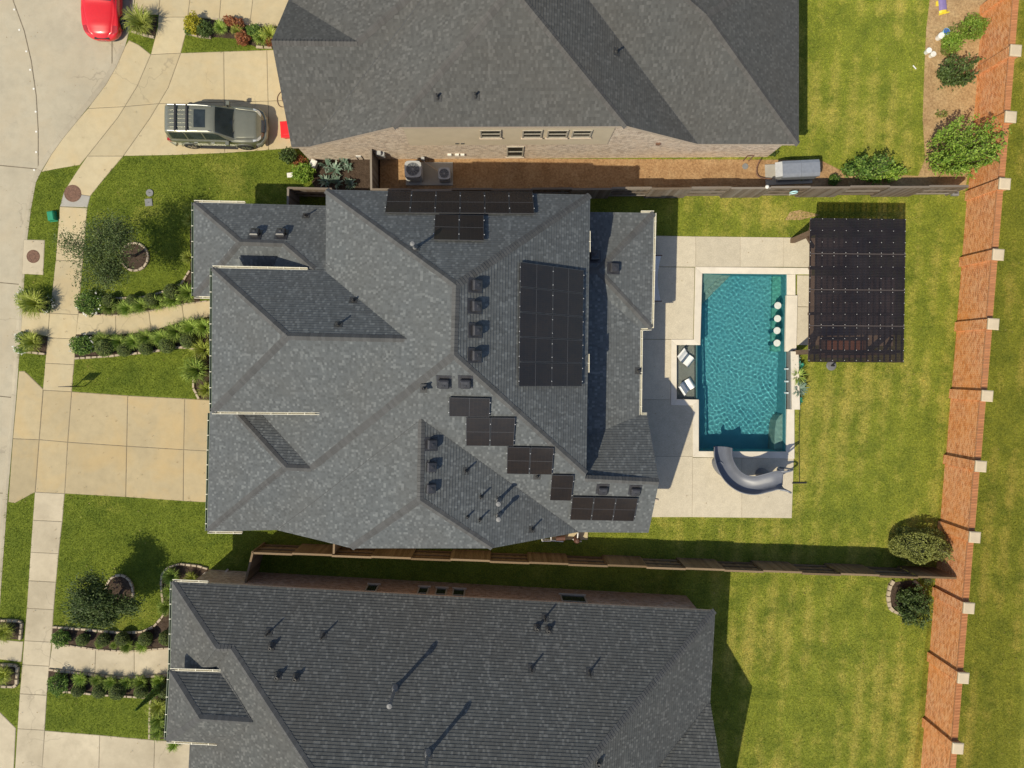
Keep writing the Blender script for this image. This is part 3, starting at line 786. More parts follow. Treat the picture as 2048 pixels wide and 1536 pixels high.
# ------------------------------------------------------------------ roofs and houses
EXPO = 0.143
class Roof:
    def __init__(s, root, mat, cap):
        s.root = root; s.mat = mat; s.cap = cap; s.v = {}; s.faces = []; s.pl = {}; s.fac = MB(); s.obj = None
    def V(s, n, px, py, h=None, on=None):
        """corner of the roof seen at (px, py); its height is given or lies on named planes"""
        if h is None:
            h = sum(hit(px, py, *s.pl[q]).z for q in on)/len(on)
        s.v[n] = W(px, py, h); return s.v[n]
    def plane(s, n, a, b, c):
        A, B, Cc = (s.v[k] if isinstance(k, str) else Vector(k) for k in (a, b, c))
        nn = (B-A).cross(Cc-A).normalized()
        if nn.z < 0: nn = -nn
        s.pl[n] = (A.copy(), nn)
    def plane_eave(s, n, a, b, pitch, up):
        """plane through the eave a-b rising at `pitch` towards the plan direction `up`"""
        A, B = s.v[a], s.v[b]
        e = (B-A); e.z = 0; e.normalize(); u = Vector((-e.y, e.x, 0))
        if u.dot(Vector((up[0], up[1], 0))) < 0: u = -u
        s.plane(n, A, B, A+u+Vector((0, 0, pitch)))
    def z(s, n, x, y):
        p, nn = s.pl[n]; return p.z-((x-p.x)*nn.x+(y-p.y)*nn.y)/nn.z
    def at(s, n, px, py): return hit(px, py, *s.pl[n])
    def face(s, names): s.faces.append([s.v[k] for k in names])
    def fascia(s, names, d=0.19):
        P = [s.v[k] for k in names]
        for a, b in zip(P, P[1:]):
            s.fac.face([(a.x, a.y, a.z+0.005), (b.x, b.y, b.z+0.005), (b.x, b.y, b.z-d), (a.x, a.y, a.z-d)])
    def build(s):
        mb = MB(); und = MB()
        for poly in s.faces:
            nrm = Vector((0, 0, 0)); n = len(poly)
            for i in range(n):
                a, b = poly[i], poly[(i+1) % n]
                nrm += Vector(((a.y-b.y)*(a.z+b.z), (a.z-b.z)*(a.x+b.x), (a.x-b.x)*(a.y+b.y)))
            nrm.normalize()
            if nrm.z < 0: nrm = -nrm
            up = Vector((-nrm.x, -nrm.y, 0)); up.normalize()
            vd = (up-nrm*up.dot(nrm)).normalized(); ud = vd.cross(nrm).normalized()
            o = min(poly, key=lambda p: p.dot(vd)); v0 = o.dot(vd)
            for tri in tessellate_polygon([[Vector((p.x, p.y, 0)) for p in poly]]):
                T = [poly[i] for i in tri]
                if area2(T) < 0: T.reverse()
                if abs(area2(T)) < 1e-5: continue
                und.face([(p.x, p.y, p.z-0.14) for p in reversed(T)])
                vs = [p.dot(vd)-v0 for p in T]
                i0 = int(math.floor(min(vs)/EXPO)); i1 = int(math.floor((max(vs)-1e-6)/EXPO))
                for i in range(i0, i1+1):
                    lo, hi = i*EXPO, (i+1)*EXPO
                    P = clip(clip(T, vd, lo+v0, 1), vd, hi+v0, -1)
                    if len(P) < 3: continue
                    q = []; uv = []
                    for p in P:
                        vv = p.dot(vd)-v0
                        q.append(p+nrm*(0.019*(1-(vv-lo)/EXPO))); uv.append((p.dot(ud), min(max(vv, lo+1e-4), hi-1e-4)))
                    mb.face(q, uv)
                    for k in range(len(P)):
                        a, b = P[k], P[(k+1) % len(P)]
                        if abs(a.dot(vd)-v0-lo) < 1e-4 and abs(b.dot(vd)-v0-lo) < 1e-4 and (a-b).length > 1e-3:
                            mb.face([a, b, b+nrm*0.019, a+nrm*0.019], [(a.dot(ud), lo+1e-4), (b.dot(ud), lo+1e-4)]*2)
        s.obj = mb.build('roof', s.mat, s.root)
        und.build('soffit', M['soffit'], s.root)
        if s.fac.f: s.fac.build('fascia', M['trim'], s.root)
        return s.obj
    def caps(s, a, b, pa, pb, w=0.15, t0=0.0):
        """overlapping cap shingles along a ridge or hip"""
        A, B = s.v[a].copy(), s.v[b].copy()
        d = (B-A); L = d.length; d.normalize()
        if d.z < 0: A, B = B, A; d = -d
        side = Vector((d.y, -d.x, 0)).normalized()
        ca = A+d*(L/2)
        za = s.z(pa, ca.x+side.x, ca.y+side.y)-ca.z; zb = s.z(pb, ca.x-side.x, ca.y-side.y)-ca.z
        z2a = s.z(pb, ca.x+side.x, ca.y+side.y)-ca.z; z2b = s.z(pa, ca.x-side.x, ca.y-side.y)-ca.z
        za, zb = min(za, z2a), min(zb, z2b)
        mb = MB(); n = max(1, int(L/0.15))
        for i in range(n):
            p0 = A+d*(i*L/n); p1 = A+d*min(L, (i+1.35)*L/n)
            j = RND.uniform(0.95, 1.07)*w
            h0, h1 = 0.035, 0.018
            def off(p, sg, zz, h): return p+side*(sg*j)+Vector((0, 0, zz*j+h))
            l0, l1 = off(p0, 1, za, h0), off(p1, 1, za, h1); r0, r1 = off(p0, -1, zb, h0), off(p1, -1, zb, h1)
            m0, m1 = p0+Vector((0, 0, h0+0.012)), p1+Vector((0, 0, h1+0.006))
            mb.face([l0, m0, m1, l1]); mb.face([m0, r0, r1, m1])
            dz = Vector((0, 0, 0.03)); mb.face([l0-dz, m0-dz, m0, l0]); mb.face([m0-dz, r0-dz, r0, m0])
        o = mb.build('ridge_cap', s.cap, s.obj, merge=True); o['kind'] = 'stuff'
        return o
    def valley(s, a, b):
        A, B = s.v[a], s.v[b]; mb = MB()
        mb.bar(A+Vector((0, 0, .016)), B+Vector((0, 0, .016)), 0.035, 0.012); mb.build('valley_flashing', M['flashing'], s.obj)
    # --- things standing on the roof slopes
    def frame(s, pl, px, py):
        p = s.at(pl, px, py); nn = s.pl[pl][1]
        up = Vector((-nn.x, -nn.y, 0)).normalized(); vd = (up-nn*up.dot(nn)).normalized(); ud = vd.cross(nn).normalized()
        return p, ud, vd, nn
    def box_vent(s, pl, px, py, size=0.36):
        p, u, v, n = s.frame(pl, px, py)
        m = Matrix((u, v, n)).transposed().to_4x4(); m.translation = p
        mb = MB(); k = size
        mb.box(None, (k*1.65, k*1.85, 0.03), M=m @ Matrix.Translation((0, 0, 0.02)))
        # throat and overhanging hood with a chamfered rim
        prof = [(k*0.42, 0.03), (k*0.42, 0.13), (k*0.60, 0.13), (k*0.60, 0.20), (k*0.50, 0.255), (k*0.16, 0.275), (k*0.13, 0.30), (0.0, 0.305)]
        rings = [[m @ Vector((x*r, y*r, z)) for x, y in ((-1, -.86), (-.86, -1), (.86, -1), (1, -.86), (1, .86), (.86, 1), (-.86, 1), (-1, .86))] for r, z in prof]
        for a, b in zip(rings, rings[1:]):
            for q in range(8): mb.face([a[q], a[(q+1) % 8], b[(q+1) % 8], b[q]])
        return mb.build('roof_vent', M['vent_black'], s.obj)
    def pipe(s, pl, px, py, h=0.35, r=0.045, tip=True):
        p, u, v, n = s.frame(pl, px, py); p = p-Vector((0, 0, h*0.0))
        mb = MB(); m = Matrix((u, v, n)).transposed().to_4x4(); m.translation = p
        mb.box(None, (0.34, 0.36, 0.014), M=m @ Matrix.Translation((0, 0, 0.022)))
        mb.lathe([(r*2.6, -0.06), (r*1.3, 0.12), (r, 0.13), (r, h), (r*0.7, h), (r*0.7, h-0.05)], p, 10)
        return mb.build('vent_pipe', M['pipe_dark'], s.obj)
    def flue(s, pl, px, py, h=1.0, r=0.07):
        p, u, v, n = s.frame(pl, px, py)
        mb = MB(); m = Matrix((u, v, n)).transposed().to_4x4(); m.translation = p
        MB().box(None, (0.36, 0.40, 0.014), M=m @ Matrix.Translation((0, 0, 0.022))).build('flue_flashing', M['flashing'], s.obj)
        mb.lathe([(r*2.4, -0.12), (r*1.25, 0.22), (r, 0.23), (r, h*0.82), (r*1.15, h*0.82), (r*1.15, h*0.85), (r*0.7, h*0.86), (r*0.7, h*0.9), (r*1.75, h*0.92), (r*1.5, h*0.98), (0, h)], p, 14)
        return mb.build('flue', M['pipe_metal'], s.obj)

def clip(P, d, k, sign):
    out = []
    n = len(P)
    for i in range(n):
        a, b = P[i], P[(i+1) % n]
        da = (a.dot(d)-k)*sign; db = (b.dot(d)-k)*sign
        if da >= -1e-9: out.append(a)
        if (da > 1e-9 and db < -1e-9) or (da < -1e-9 and db > 1e-9):
            out.append(a+(b-a)*(da/(da-db)))
    return out

def gutter(root, a, b, out, w=0.11, straps=0.70):
    """open U gutter along an eave from a to b, `out` = plan direction away from the house"""
    a, b = Vector(a), Vector(b); o = Vector((out[0], out[1], 0)).normalized(); dn = Vector((0, 0, -1))
    d = (b-a); L = d.length; d.normalize()
    prof = [(0.0, 0.02), (0.0, -0.11), (w*0.72, -0.11), (w, -0.02), (w, 0.02), (w-0.022, 0.02), (w-0.03, -0.02), (w*0.66, -0.095), (0.02, -0.095), (0.02, 0.02)]
    mb = MB(); P = [[p+o*x+Vector((0, 0, z)) for x, z in prof] for p in (a, b)]
    n = len(prof)
    for i in list(range(0, 6))+[8, 9]:
        j = (i+1) % n; mb.face([P[0][i], P[0][j], P[1][j], P[1][i]])
    mb.face(P[0]); mb.face(list(reversed(P[1])))
    west = out[0] < -.5
    g = mb.build('gutter', M['gutter_green'] if west else M['gutter'], root)
    mi = MB()
    for i in (6, 7): mi.face([P[0][i], P[0][i+1], P[1][i+1], P[1][i]])
    mi.build('gutter_trough', M['gutter_in'] if west else M['gutter'], g)
    me = MB(); k = int(L/straps)
    for i in range(k):
        p = a+d*((i+0.5)*L/k)
        me.bar(p+o*0.03+Vector((0, 0, 0.022)), p+o*(w+.01)+Vector((0, 0, 0.022)), 0.03, 0.008)
    if me.f: me.build('gutter_straps', M['gutter'], g)['kind'] = 'stuff'
    return g

def brick_run(root, a, b, top, mat, z0=0.0, name='wall', th=0.12):
    """vertical wall a-b; top = [(t, z)...] along it; UV in metres"""
    mb = MB(); a, b = Vector(a), Vector(b); L = (b-a).length
    nrm = Vector((-(b-a).y, (b-a).x, 0)).normalized()*th
    for (t0, h0), (t1, h1) in zip(top, top[1:]):
        p0, p1 = a.lerp(b, t0), a.lerp(b, t1)
        if (p1-p0).length < 1e-4: continue
        for off, rev in ((Vector((0, 0, 0)), 0), (nrm, 1)):
            q = [Vector((p0.x, p0.y, z0))+off, Vector((p1.x, p1.y, z0))+off, Vector((p1.x, p1.y, h1))+off, Vector((p0.x, p0.y, h0))+off]
            uv = [(t0*L, z0), (t1*L, z0), (t1*L, h1), (t0*L, h0)]
            if rev: q.reverse(); uv.reverse()
            mb.face(q, uv)
        mb.face([(p0.x, p0.y, h0), (p1.x, p1.y, h1), (p1.x+nrm.x, p1.y+nrm.y, h1), (p0.x+nrm.x, p0.y+nrm.y, h0)])
    return mb.build(name, mat, root)
def wall_loop(root, pts, h, mat):
    for i in range(len(pts)):
        a, b = pts[i], pts[(i+1) % len(pts)]
        brick_run(root, a, b, [(0, h), (1, h)], mat)
    NOGRASS.append([(p[0], p[1]) for p in pts])

def window(root, c00, c11, nrm, rail=True, cols=1):
    """window between the lower-left and the upper-right corner on a wall, nrm pointing out"""
    a, b = Vector(c00), Vector(c11)
    n = Vector(nrm).normalized(); u = Vector((b.x-a.x, b.y-a.y, 0)); w = u.length; u.normalize(); h = b.z-a.z
    fr = MB(); f = 0.055
    def brick(x0, x1, z0, z1, d0, d1, mb):
        P = [a+u*x+Vector((0, 0, z))+n*d for d in (d0, d1) for z in (z0, z1) for x in (x0, x1)]
        for q in ((0, 2, 3, 1), (4, 5, 7, 6), (0, 1, 5, 4), (2, 6, 7, 3), (0, 4, 6, 2), (1, 3, 7, 5)): mb.face([P[k] for k in q])
    brick(-f, w+f, -f, 0.012, 0.0, 0.05, fr); brick(-f, w+f, h-0.012, h+f, 0.0, 0.05, fr)
    brick(-f, 0.012, 0.012, h-0.012, 0.0, 0.05, fr); brick(w-0.012, w+f, 0.012, h-0.012, 0.0, 0.05, fr)
    if rail: brick(0.012, w-0.012, h*0.5-0.02, h*0.5+0.02, 0.0, 0.04, fr)
    fo = fr.build('window', M['frame'], root)
    gl = MB(); brick(0, w, 0, h, 0.004, 0.014, gl); gl.build('pane', M['glass'], fo)
    si = MB(); brick(-0.1, w+0.1, -f-0.07, -f-0.002, 0.0, 0.09, si); si.build('sill', M['trim'], fo)
    return fo

# ================================================================== middle house
H1, H2, HR = 3.4, 6.0, 10.2
house = thing('brick_house', 'two-storey house with blue-grey shingle roof, solar panels and pool behind', 'house', (0, 0, 0))
r = Roof(house, M['shingle_main'], M['cap_main'])
V = r.V
V('a', 652, 380, H2); V('b', 1180, 390, H2); V('c', 1172, 948, H2); V('R1', 912, 570, HR); V('R2', 908, 710, HR)
V('P2', 1318, 964, 5.6); V('Le', 1297, 1065, H1)
r.plane('W1', 'a', 'R1', 'R2'); r.plane('N1', 'a', 'b', 'R1'); r.plane('E1', 'b', 'c', 'R1'); r.plane('S1', 'c', 'R2', 'Le')
V('P2', 1318, 964, on=['S1']); V('P1', 1170, 957, on=['S1'])
V('G2', 622, 937, on=['W1', 'S1']); V('G1', 572, 935, r.v['G2'].z)
V('SW4', 415, 1062, H1); V('K', 554, 1060, H1); V('V6', 843, 838, on=['S1']); V('L', 1157, 1064, H1)
V('Vx', 500, 803, on=['W1']); V('Vh', 652, 803, on=['W1']); V('a2', 652, 545, on=['W1'])
r.face(['a', 'R1', 'b']); r.face(['b', 'R1', 'R2', 'c'])
r.face(['R2', 'G2', 'G1', 'SW4', 'K', 'V6', 'L', 'Le', 'P2', 'P1', 'c'])
# garage wing
V('NW4', 421, 803, H1)
r.plane('W4', 'SW4', 'NW4', 'G1'); V('Hp', 472, 826, on=['W4']); r.plane('N4', 'G1', 'G2', 'Hp')
V('Hx', 453, 805, on=['W4', 'N4']); V('Vy', 500, 803, on=['N4']); V('Vz', 522, 828, on=['N4'])
r.face(['a', 'a2', 'Vh', 'Vy', 'G2', 'R2', 'R1'])
r.face(['G1', 'G2', 'Vy', 'Hx']); r.face(['SW4', 'NW4', 'Hx', 'G1'])
# side wing
V('R6', 840, 1000, r.v['V6'].z); V('SW6', 702, 1096, H2); V('SE6', 985, 1096, H2)
r.plane('W6', 'V6', 'SW6', 'K'); r.plane('E6', 'V6', 'SE6', 'L'); r.plane('S6', 'R6', 'SW6', 'SE6')
r.face(['V6', 'R6', 'SW6', 'K']); r.face(['V6', 'L', 'SE6', 'R6']); r.face(['R6', 'SE6', 'SW6'])
# patio gable
V('P3', 1294, 830, H1); V('P4', 1150, 830, H1)
r.plane('N8', 'P2', 'P3', 'P4'); V('P1b', 1166, 957, on=['N8']); r.face(['P2', 'P3', 'P4', 'P1b'])
# patio lean-to and its bump-out
V('E0', 1281, 545, H1); V('E1', 1279, 905, H1); V('E2', 1155, 905, H1+.95); V('E3', 1155, 545, H1+.95)
r.plane('E5', 'E0', 'E1', 'E2'); r.face(['E0', 'E3', 'E2', 'E1'])
V('B1', 1308, 426, H1); V('B2', 1303, 656, H1); V('B3', 1150, 660, H1); V('B4', 1150, 424, H1); V('BA', 1196, 541, H1+0.98); V('BB', 1150, 541, H1+0.98)
r.plane('BE', 'B1', 'B2', 'BA'); r.plane('BN', 'B1', 'B4', 'BA'); r.plane('BS', 'B2', 'B3', 'BA')
r.face(['B1', 'BA', 'B2']); r.face(['B1', 'B4', 'BB', 'BA']); r.face(['B2', 'BA', 'BB', 'B3'])
# upper front wing
V('NW3', 425, 536, H2); V('SW3', 424, 823, H2); V('M1', 575, 672, 8.8); V('M2', 862, 679, 8.8); V('NE3', 705, 542, H2); V('SE3', 720, 826, H2)
V('Mv', 830, 678, 8.8)
r.plane('N3', 'NW3', 'M1', 'M2'); r.plane('S3', 'SW3', 'M1', 'M2'); r.plane('W3', 'NW3', 'SW3', 'M1')
r.face(['NW3', 'M1', 'M2', 'NE3']); r.face(['SW3', 'SE3', 'M2', 'M1']); r.face(['NW3', 'SW3', 'M1'])
# single-storey front wing
V('NW2', 388, 405, H1); V('SW2', 388, 592, H1); V('NE2', 656, 412, H1); V('Q1', 480, 484, 5.1)
V('Hq', 628, 539, H2)
r.plane('N2', 'NW2', 'NE2', 'Hq'); V('Q1', 480, 484, on=['N2']); V('Q2', 567, 487, on=['N2']); V('NE2b', 656, 541, on=['N2']); V('Q3', 578, 487, on=['N2'])
V('SE2', 590, 592, H1); r.plane('S2', 'SW2', 'SE2', 'Q1'); r.plane('W2', 'NW2', 'SW2', 'Q1')
V('Z1', 632, 562, H2+.05); V('Z2', 535, 562, 4.3); r.plane('W2b', 'Q2', 'Hq', 'Z2')
r.face(['NW2', 'Q1', 'Q2', 'Hq', 'NE2b', 'NE2']); r.face(['NW2', 'SW2', 'Q1']); r.face(['SW2', 'SE2', 'Q3', 'Q1']); r.face(['Q2', 'Z2', 'Z1', 'Hq'])
for e in (['a', 'a2'], ['a', 'b'], ['b', 'c'], ['SW4', 'K'], ['K', 'SW6'], ['SW6', 'SE6'], ['SE6', 'L'], ['L', 'Le'], ['Le', 'P2'], ['P2', 'P3'], ['P3', 'P4'], ['SW4', 'NW4'], ['E0', 'E1'], ['B4', 'B1'], ['B1', 'B2'], ['B2', 'B3'],
          ['NE3', 'NW3'], ['NW3', 'SW3'], ['SW3', 'SE3'], ['NE2', 'NW2'], ['NW2', 'SW2'], ['SW2', 'SE2']): r.fascia(e)
r.build()
for a_, b_, p_, q_ in (('R1', 'R2', 'W1', 'E1'), ('a', 'R1', 'W1', 'N1'), ('b', 'R1', 'N1', 'E1'), ('c', 'R2', 'E1', 'S1'), ('G2', 'R2', 'W1', 'S1'), ('G1', 'G2', 'N4', 'S1'), ('SW4', 'G1', 'W4', 'S1'), ('Hx', 'G1', 'W4', 'N4'),
                   ('V6', 'R6', 'W6', 'E6'), ('SW6', 'R6', 'W6', 'S6'), ('SE6', 'R6', 'S6', 'E6'), ('P1', 'P2', 'N8', 'S1'), ('B1', 'BA', 'BE', 'BN'), ('B2', 'BA', 'BE', 'BS'), ('BA', 'BB', 'BN', 'BS'),
                   ('M1', 'Mv', 'N3', 'S3'), ('NW3', 'M1', 'W3', 'N3'), ('SW3', 'M1', 'W3', 'S3'), ('Q1', 'Q2', 'N2', 'S2'), ('NW2', 'Q1', 'W2', 'N2'), ('SW2', 'Q1', 'W2', 'S2'), ('Q2', 'Hq', 'N2', 'W2b')):
    r.caps(a_, b_, p_, q_)
V('vq', 522, 828, on=['N4']); r.valley('vq', 'G2'); V('v3', 652, 526, on=['W1']); r.valley('v3', 'Mv')
V('v4', 665, 826, on=['W1']); r.valley('K', 'V6'); r.valley('V6', 'L')
for p, x, y in (('E1', 950, 571), ('E1', 949, 613), ('E1', 950, 661), ('E1', 949, 711), ('S1', 888, 763), ('S1', 931, 763), ('E6', 861, 888), ('E6', 860, 933), ('E6', 859, 976),
                ('N2', 511, 470), ('N2', 563, 470), ('BN', 1189, 514), ('BE', 1226, 536), ('S1', 1205, 977), ('S1', 1270, 979)):
    r.box_vent(p, x, y)
for p, x, y, h in (('N2', 612, 432, .45), ('N3', 707, 601, .3), ('N3', 677, 649, .4), ('W1', 848, 777, .45), ('E6', 932, 942, .5), ('E6', 962, 993, .5), ('E6', 935, 1033, .35), ('E6', 960, 1038, .5), ('E6', 1064, 1058, .55), ('S1', 1074, 953, .3), ('E5', 1296-20, 742, .25)):
    r.pipe(p, x, y, h)
r.flue('N1', 831, 496, 1.1, .06); r.flue('E6', 997, 1000, 1.0, .07); r.flue('E6', 997, 1030, 1.0, .07)
# gutters
def gv(n): return r.v[n]
gutter(house, gv('NW3'), W(615, 540, H2), (0, 1)); gutter(house, gv('NW3'), gv('SW3'), (-1, 0)); gutter(house, gv('SW3'), W(660, 825, H2), (0, -1))
gutter(house, gv('NW2'), W(490, 407, H1), (0, 1)); gutter(house, gv('NW2'), gv('SW2'), (-1, 0)); gutter(house, gv('SW2'), W(424, 593, H1), (0, -1))
gutter(house, W(420, 826, H1), gv('SW4'), (-1, 0)); gutter(house, gv('SW4'), W(484, 1063, H1), (0, -1))
gutter(house, gv('B1'), gv('B2'), (1, 0)); gutter(house, gv('B1'), W(1282, 426, H1), (0, 1)); gutter(house, gv('B2'), W(1282, 657, H1), (0, -1)); gutter(house, W(1281, 660, H1), W(1279, 830, H1), (1, 0)); gutter(house, W(1282, 830, H1), gv('P3'), (0, 1))
gutter(house, W(1176, 462, H2), W(1176, 504, H2), (1, 0)); gutter(house, W(1174, 708, H2), W(1174, 745, H2), (1, 0))
# walls (mostly hidden below the eaves)
def loop(*names, inset=0.42):
    P = [r.v[k] if isinstance(k, str) else k for k in names]
    P = [Vector((p.x, p.y, 0)) for p in P]
    if area2(P) < 0: P.reverse()
    return [(p.x, p.y) for p in offset_poly(P, inset)]
def wl(P, h):
    wall_loop(house, [Vector((p[0], p[1], 0)) for p in P], h, M['brick_low'])
wl(loop('a', 'b', 'c', W(652, 950, H2)), H2-.16)
wl(loop('NW3', 'SW3', 'SE3', 'NE3'), H2-.16)
wl(loop('NW2', 'SW2', W(660, 590, H1), 'NE2'), H1-.12)
wl(loop('SW4', 'NW4', W(660, 803, H1), W(660, 1060, H1)), H1-.12)
wl(loop('SW6', 'SE6', W(985, 900, H2), W(702, 900, H2)), H2-.16)
wl(loop(W(560, 1060, H1), 'Le', W(1290, 960, H1), W(560, 960, H1)), H1-.12)
# patio posts
for (x, y) in ((1290, 440), (1290, 640), (1270, 690), (1270, 815)):
    p = W(x, y, H1); MB().box((p.x-.15, p.y, 1.62), (0.3, 0.3, 3.2)).build('post', M['brick_low'], house)
# downspout beside the deck
MB().bar(W(1303, 998, 0.1), W(1316, 1001, 0.1), 0.09, 0.07).build('downspout', M['trim'], house)
MAIN = r

# solar arrays
def solar(label, pl, rect_px, cols, rows, portrait, rows_mid=True):
    """array whose corners (px) lie on a roof plane: nw, ne, sw"""
    nn = r.pl[pl][1]
    base = [r.at(pl, *p)+nn*0.13 for p in rect_px]
    o, ex, ey = base[0], base[1]-base[0], base[2]-base[0]
    t = thing('solar_array', label, 'solar panels', (o.x, o.y, o.z), group='solar arrays on the middle house')
    def P(u, v, h=0.0): return o+ex*u+ey*v+nn*h
    Lx, Ly = ex.length, ey.length
    for i in range(cols):
        for j in range(rows):
            g = 0.012
            u0, u1, v0, v1 = i/cols+g/Lx, (i+1)/cols-g/Lx, j/rows+g/Ly, (j+1)/rows-g/Ly
            fr = MB()
            top = [P(u0, v0, .02), P(u1, v0, .02), P(u1, v1, .02), P(u0, v1, .02)]; bot = [P(u0, v0, -.02), P(u1, v0, -.02), P(u1, v1, -.02), P(u0, v1, -.02)]
            k = 0.018; a0, a1, b0, b1 = u0+k/Lx, u1-k/Lx, v0+k/Ly, v1-k/Ly
            inn = [P(a0, b0, .02), P(a1, b0, .02), P(a1, b1, .02), P(a0, b1, .02)]
            for q in range(4):
                q2 = (q+1) % 4
                fr.face([top[q], top[q2], inn[q2], inn[q]]); fr.face([bot[q], bot[q2], top[q2], top[q]])
            fr.face(bot)
            f = fr.build('solar_panel', M['panel_frame'], t)
            gl = MB(); Lu, Lv = (a1-a0)*Lx, (b1-b0)*Ly
            def cell(c0, c1, d0, d1):
                gl.face([P(c0, d0, .015), P(c0, d1, .015), P(c1, d1, .015), P(c1, d0, .015)], [(c0*Lx, d0*Ly), (c0*Lx, d1*Ly), (c1*Lx, d1*Ly), (c1*Lx, d0*Ly)])
            if portrait:
                m = (b0+b1)/2; cell(a0, a1, b0, m-.007/Ly); cell(a0, a1, m+.007/Ly, b1)
                fr2 = MB().bar(P(a0, m, .014), P(a1, m, .014), 0.014, 0.004)
            else:
                m = (a0+a1)/2; cell(a0, m-.007/Lx, b0, b1); cell(m+.007/Lx, a1, b0, b1)
                fr2 = MB().bar(P(m, b0, .014), P(m, b1, .014), 0.014, 0.004)
            gl.build('glass', M['panel'], f); fr2.build('busbar', M['panel_frame'], f)
    cm = MB(); 
    for i in range(cols+1):
        for j in range(rows):
            for q in (0.22, 0.78):
                c = P(i/cols, (j+q)/rows, .03); cm.box(c, (.032, .032, .02))
    cm.build('clips', M['clip'], t)['kind'] = 'stuff'
    rl = MB()
    for q in (0.22, 0.78):
        for j in range(rows): rl.bar(P(0, (j+q)/rows, -.05), P(1, (j+q)/rows, -.05), .04, .05)
    rl.build('mounting_rail', M['panel_frame'], t)['kind'] = 'stuff'
solar('long row of six dark solar panels along the upper edge of the north roof slope', 'N1', [(776, 387), (1065, 389), (770, 431)], 6, 1, True)
solar('pair of dark solar panels tucked below the long row on the north slope', 'N1', [(870, 434), (968, 436), (867, 485)], 2, 1, True)
solar('large block of ten solar panels on the east slope above the patio', 'E1', [(1036, 524), (1163, 541), (1033, 773)], 2, 5, False)
solar('single solar panel at the top of the stepped south slope row', 'S1', [(898, 790), (981, 792), (898, 828)], 1, 1, False)
solar('pair of solar panels just below the single one on the stepped row', 'S1', [(932, 830), (1031, 831), (932, 887)], 2, 1, True)
solar('pair of solar panels midway down the stepped south slope row', 'S1', [(1014, 889), (1108, 891), (1013, 943)], 2, 1, True)
solar('lone upright solar panel low on the stepped row beside the hip', 'S1', [(1103, 945), (1148, 946), (1099, 996)], 1, 1, True)
solar('three solar panels at the lowest end of the stepped row', 'S1', [(1144, 989), (1276, 992), (1139, 1035)], 3, 1, True)

# ================================================================== upper house
top = thing('brick_house', 'grey roofed brick house at the top of the picture with siding wall', 'house', (0, 0, 0))
r = Roof(top, M['shingle_top'], M['cap_top']); V = r.V
h1, h2 = 3.2, 6.1
V('g1', 543, 82, 6.25); V('gE', 715, 84, 6.25); V('s1', 583, 294, h1); V('s2', 620, 293, h1); V('n1', 583, -14, h1)
r.plane('Sg', 's1', 's2', 'gE'); V('g1', 543, 82, on=['Sg']); V('gE', 715, 84, on=['Sg'])
V('t1', 786, 254, h2); V('t2', 1253, 252, h2); V('q1', 1395, 288, h1); V('q2', 1597, 288, h1)
V('A', 1012, -9, 9.7); V('A2', 1040, -9, 9.7)
r.plane('S1', 't1', 't2', 'A'); r.plane('W1', 's2', 't1', 'A'); r.plane('E1', 't2', 'q1', 'A2')
V('u1', 865, -28, on=['Sg', 'W1']); V('u2', 835, -22, on=['Sg']); V('gv', 577, 6, 3.7)
r.face(['g1', 'gE', 'u2', 'u1', 's2', 's1'])
V('n2', 700, -14, h1); r.plane('Ng', 'n1', 'g1', 'gE'); r.face(['g1', 'n1', 'n2', 'gE'])
V('u3', 740, -80, 6.6); r.plane('Wu', 'gE', 'u2', 'gv'); V('u3', 690, -70, on=['Wu']); r.face(['gE', 'gv', 'u3', 'u2'])
V('AW', 950, -90, on=['W1']); r.face(['s2', 'u1', 'AW', 'A', 't1'])
r.face(['t1', 'A', 'A2', 't2'])
V('e1', 1160, -22, on=['E1']); V('e0', 1060, -90, on=['E1']); r.face(['t2', 'A2', 'e0', 'e1', 'q1'])
V('k', 1413, 30, 7.0); r.plane('S2', 'q1', 'q2', 'k'); V('k2', 1362, -14, on=['S2']); r.face(['q1', 'e1', 'k2', 'k', 'q2'])
V('q3', 1597, -60, h1); V('k3', 1492, -16, 5.8); r.plane('E2', 'q2', 'q3', 'k'); V('k3', 1492, -16, on=['E2']); r.face(['q2', 'k', 'k3', 'q3'])
V('k4', 1430, -60, 6.0); r.face(['k', 'k2', 'k4', 'k3']); r.plane('N2', 'k', 'k2', 'k4')
for e in (['s1', 's2'], ['s2', 't1'], ['t1', 't2'], ['t2', 'q1'], ['q1', 'q2'], ['q2', 'q3'], ['s1', 'g1'], ['g1', 'n1']): r.fascia(e, 0.22)
r.build()
for a_, b_, p_, q_ in (('g1', 'gE', 'Sg', 'Ng'), ('gE', 'u2', 'Sg', 'Wu'), ('t1', 'A', 'W1', 'S1'), ('t2', 'A2', 'S1', 'E1'), ('q2', 'k', 'S2', 'E2'), ('k', 'k2', 'S2', 'N2'), ('k', 'k3', 'E2', 'N2')): r.caps(a_, b_, p_, q_)
r.valley('s2', 'u1'); r.valley('q1', 'e1')
for p, x, y in (('S1', 875, 195), ('S1', 951, 192), ('E1', 1232, 104)): r.pipe(p, x, y, .4)
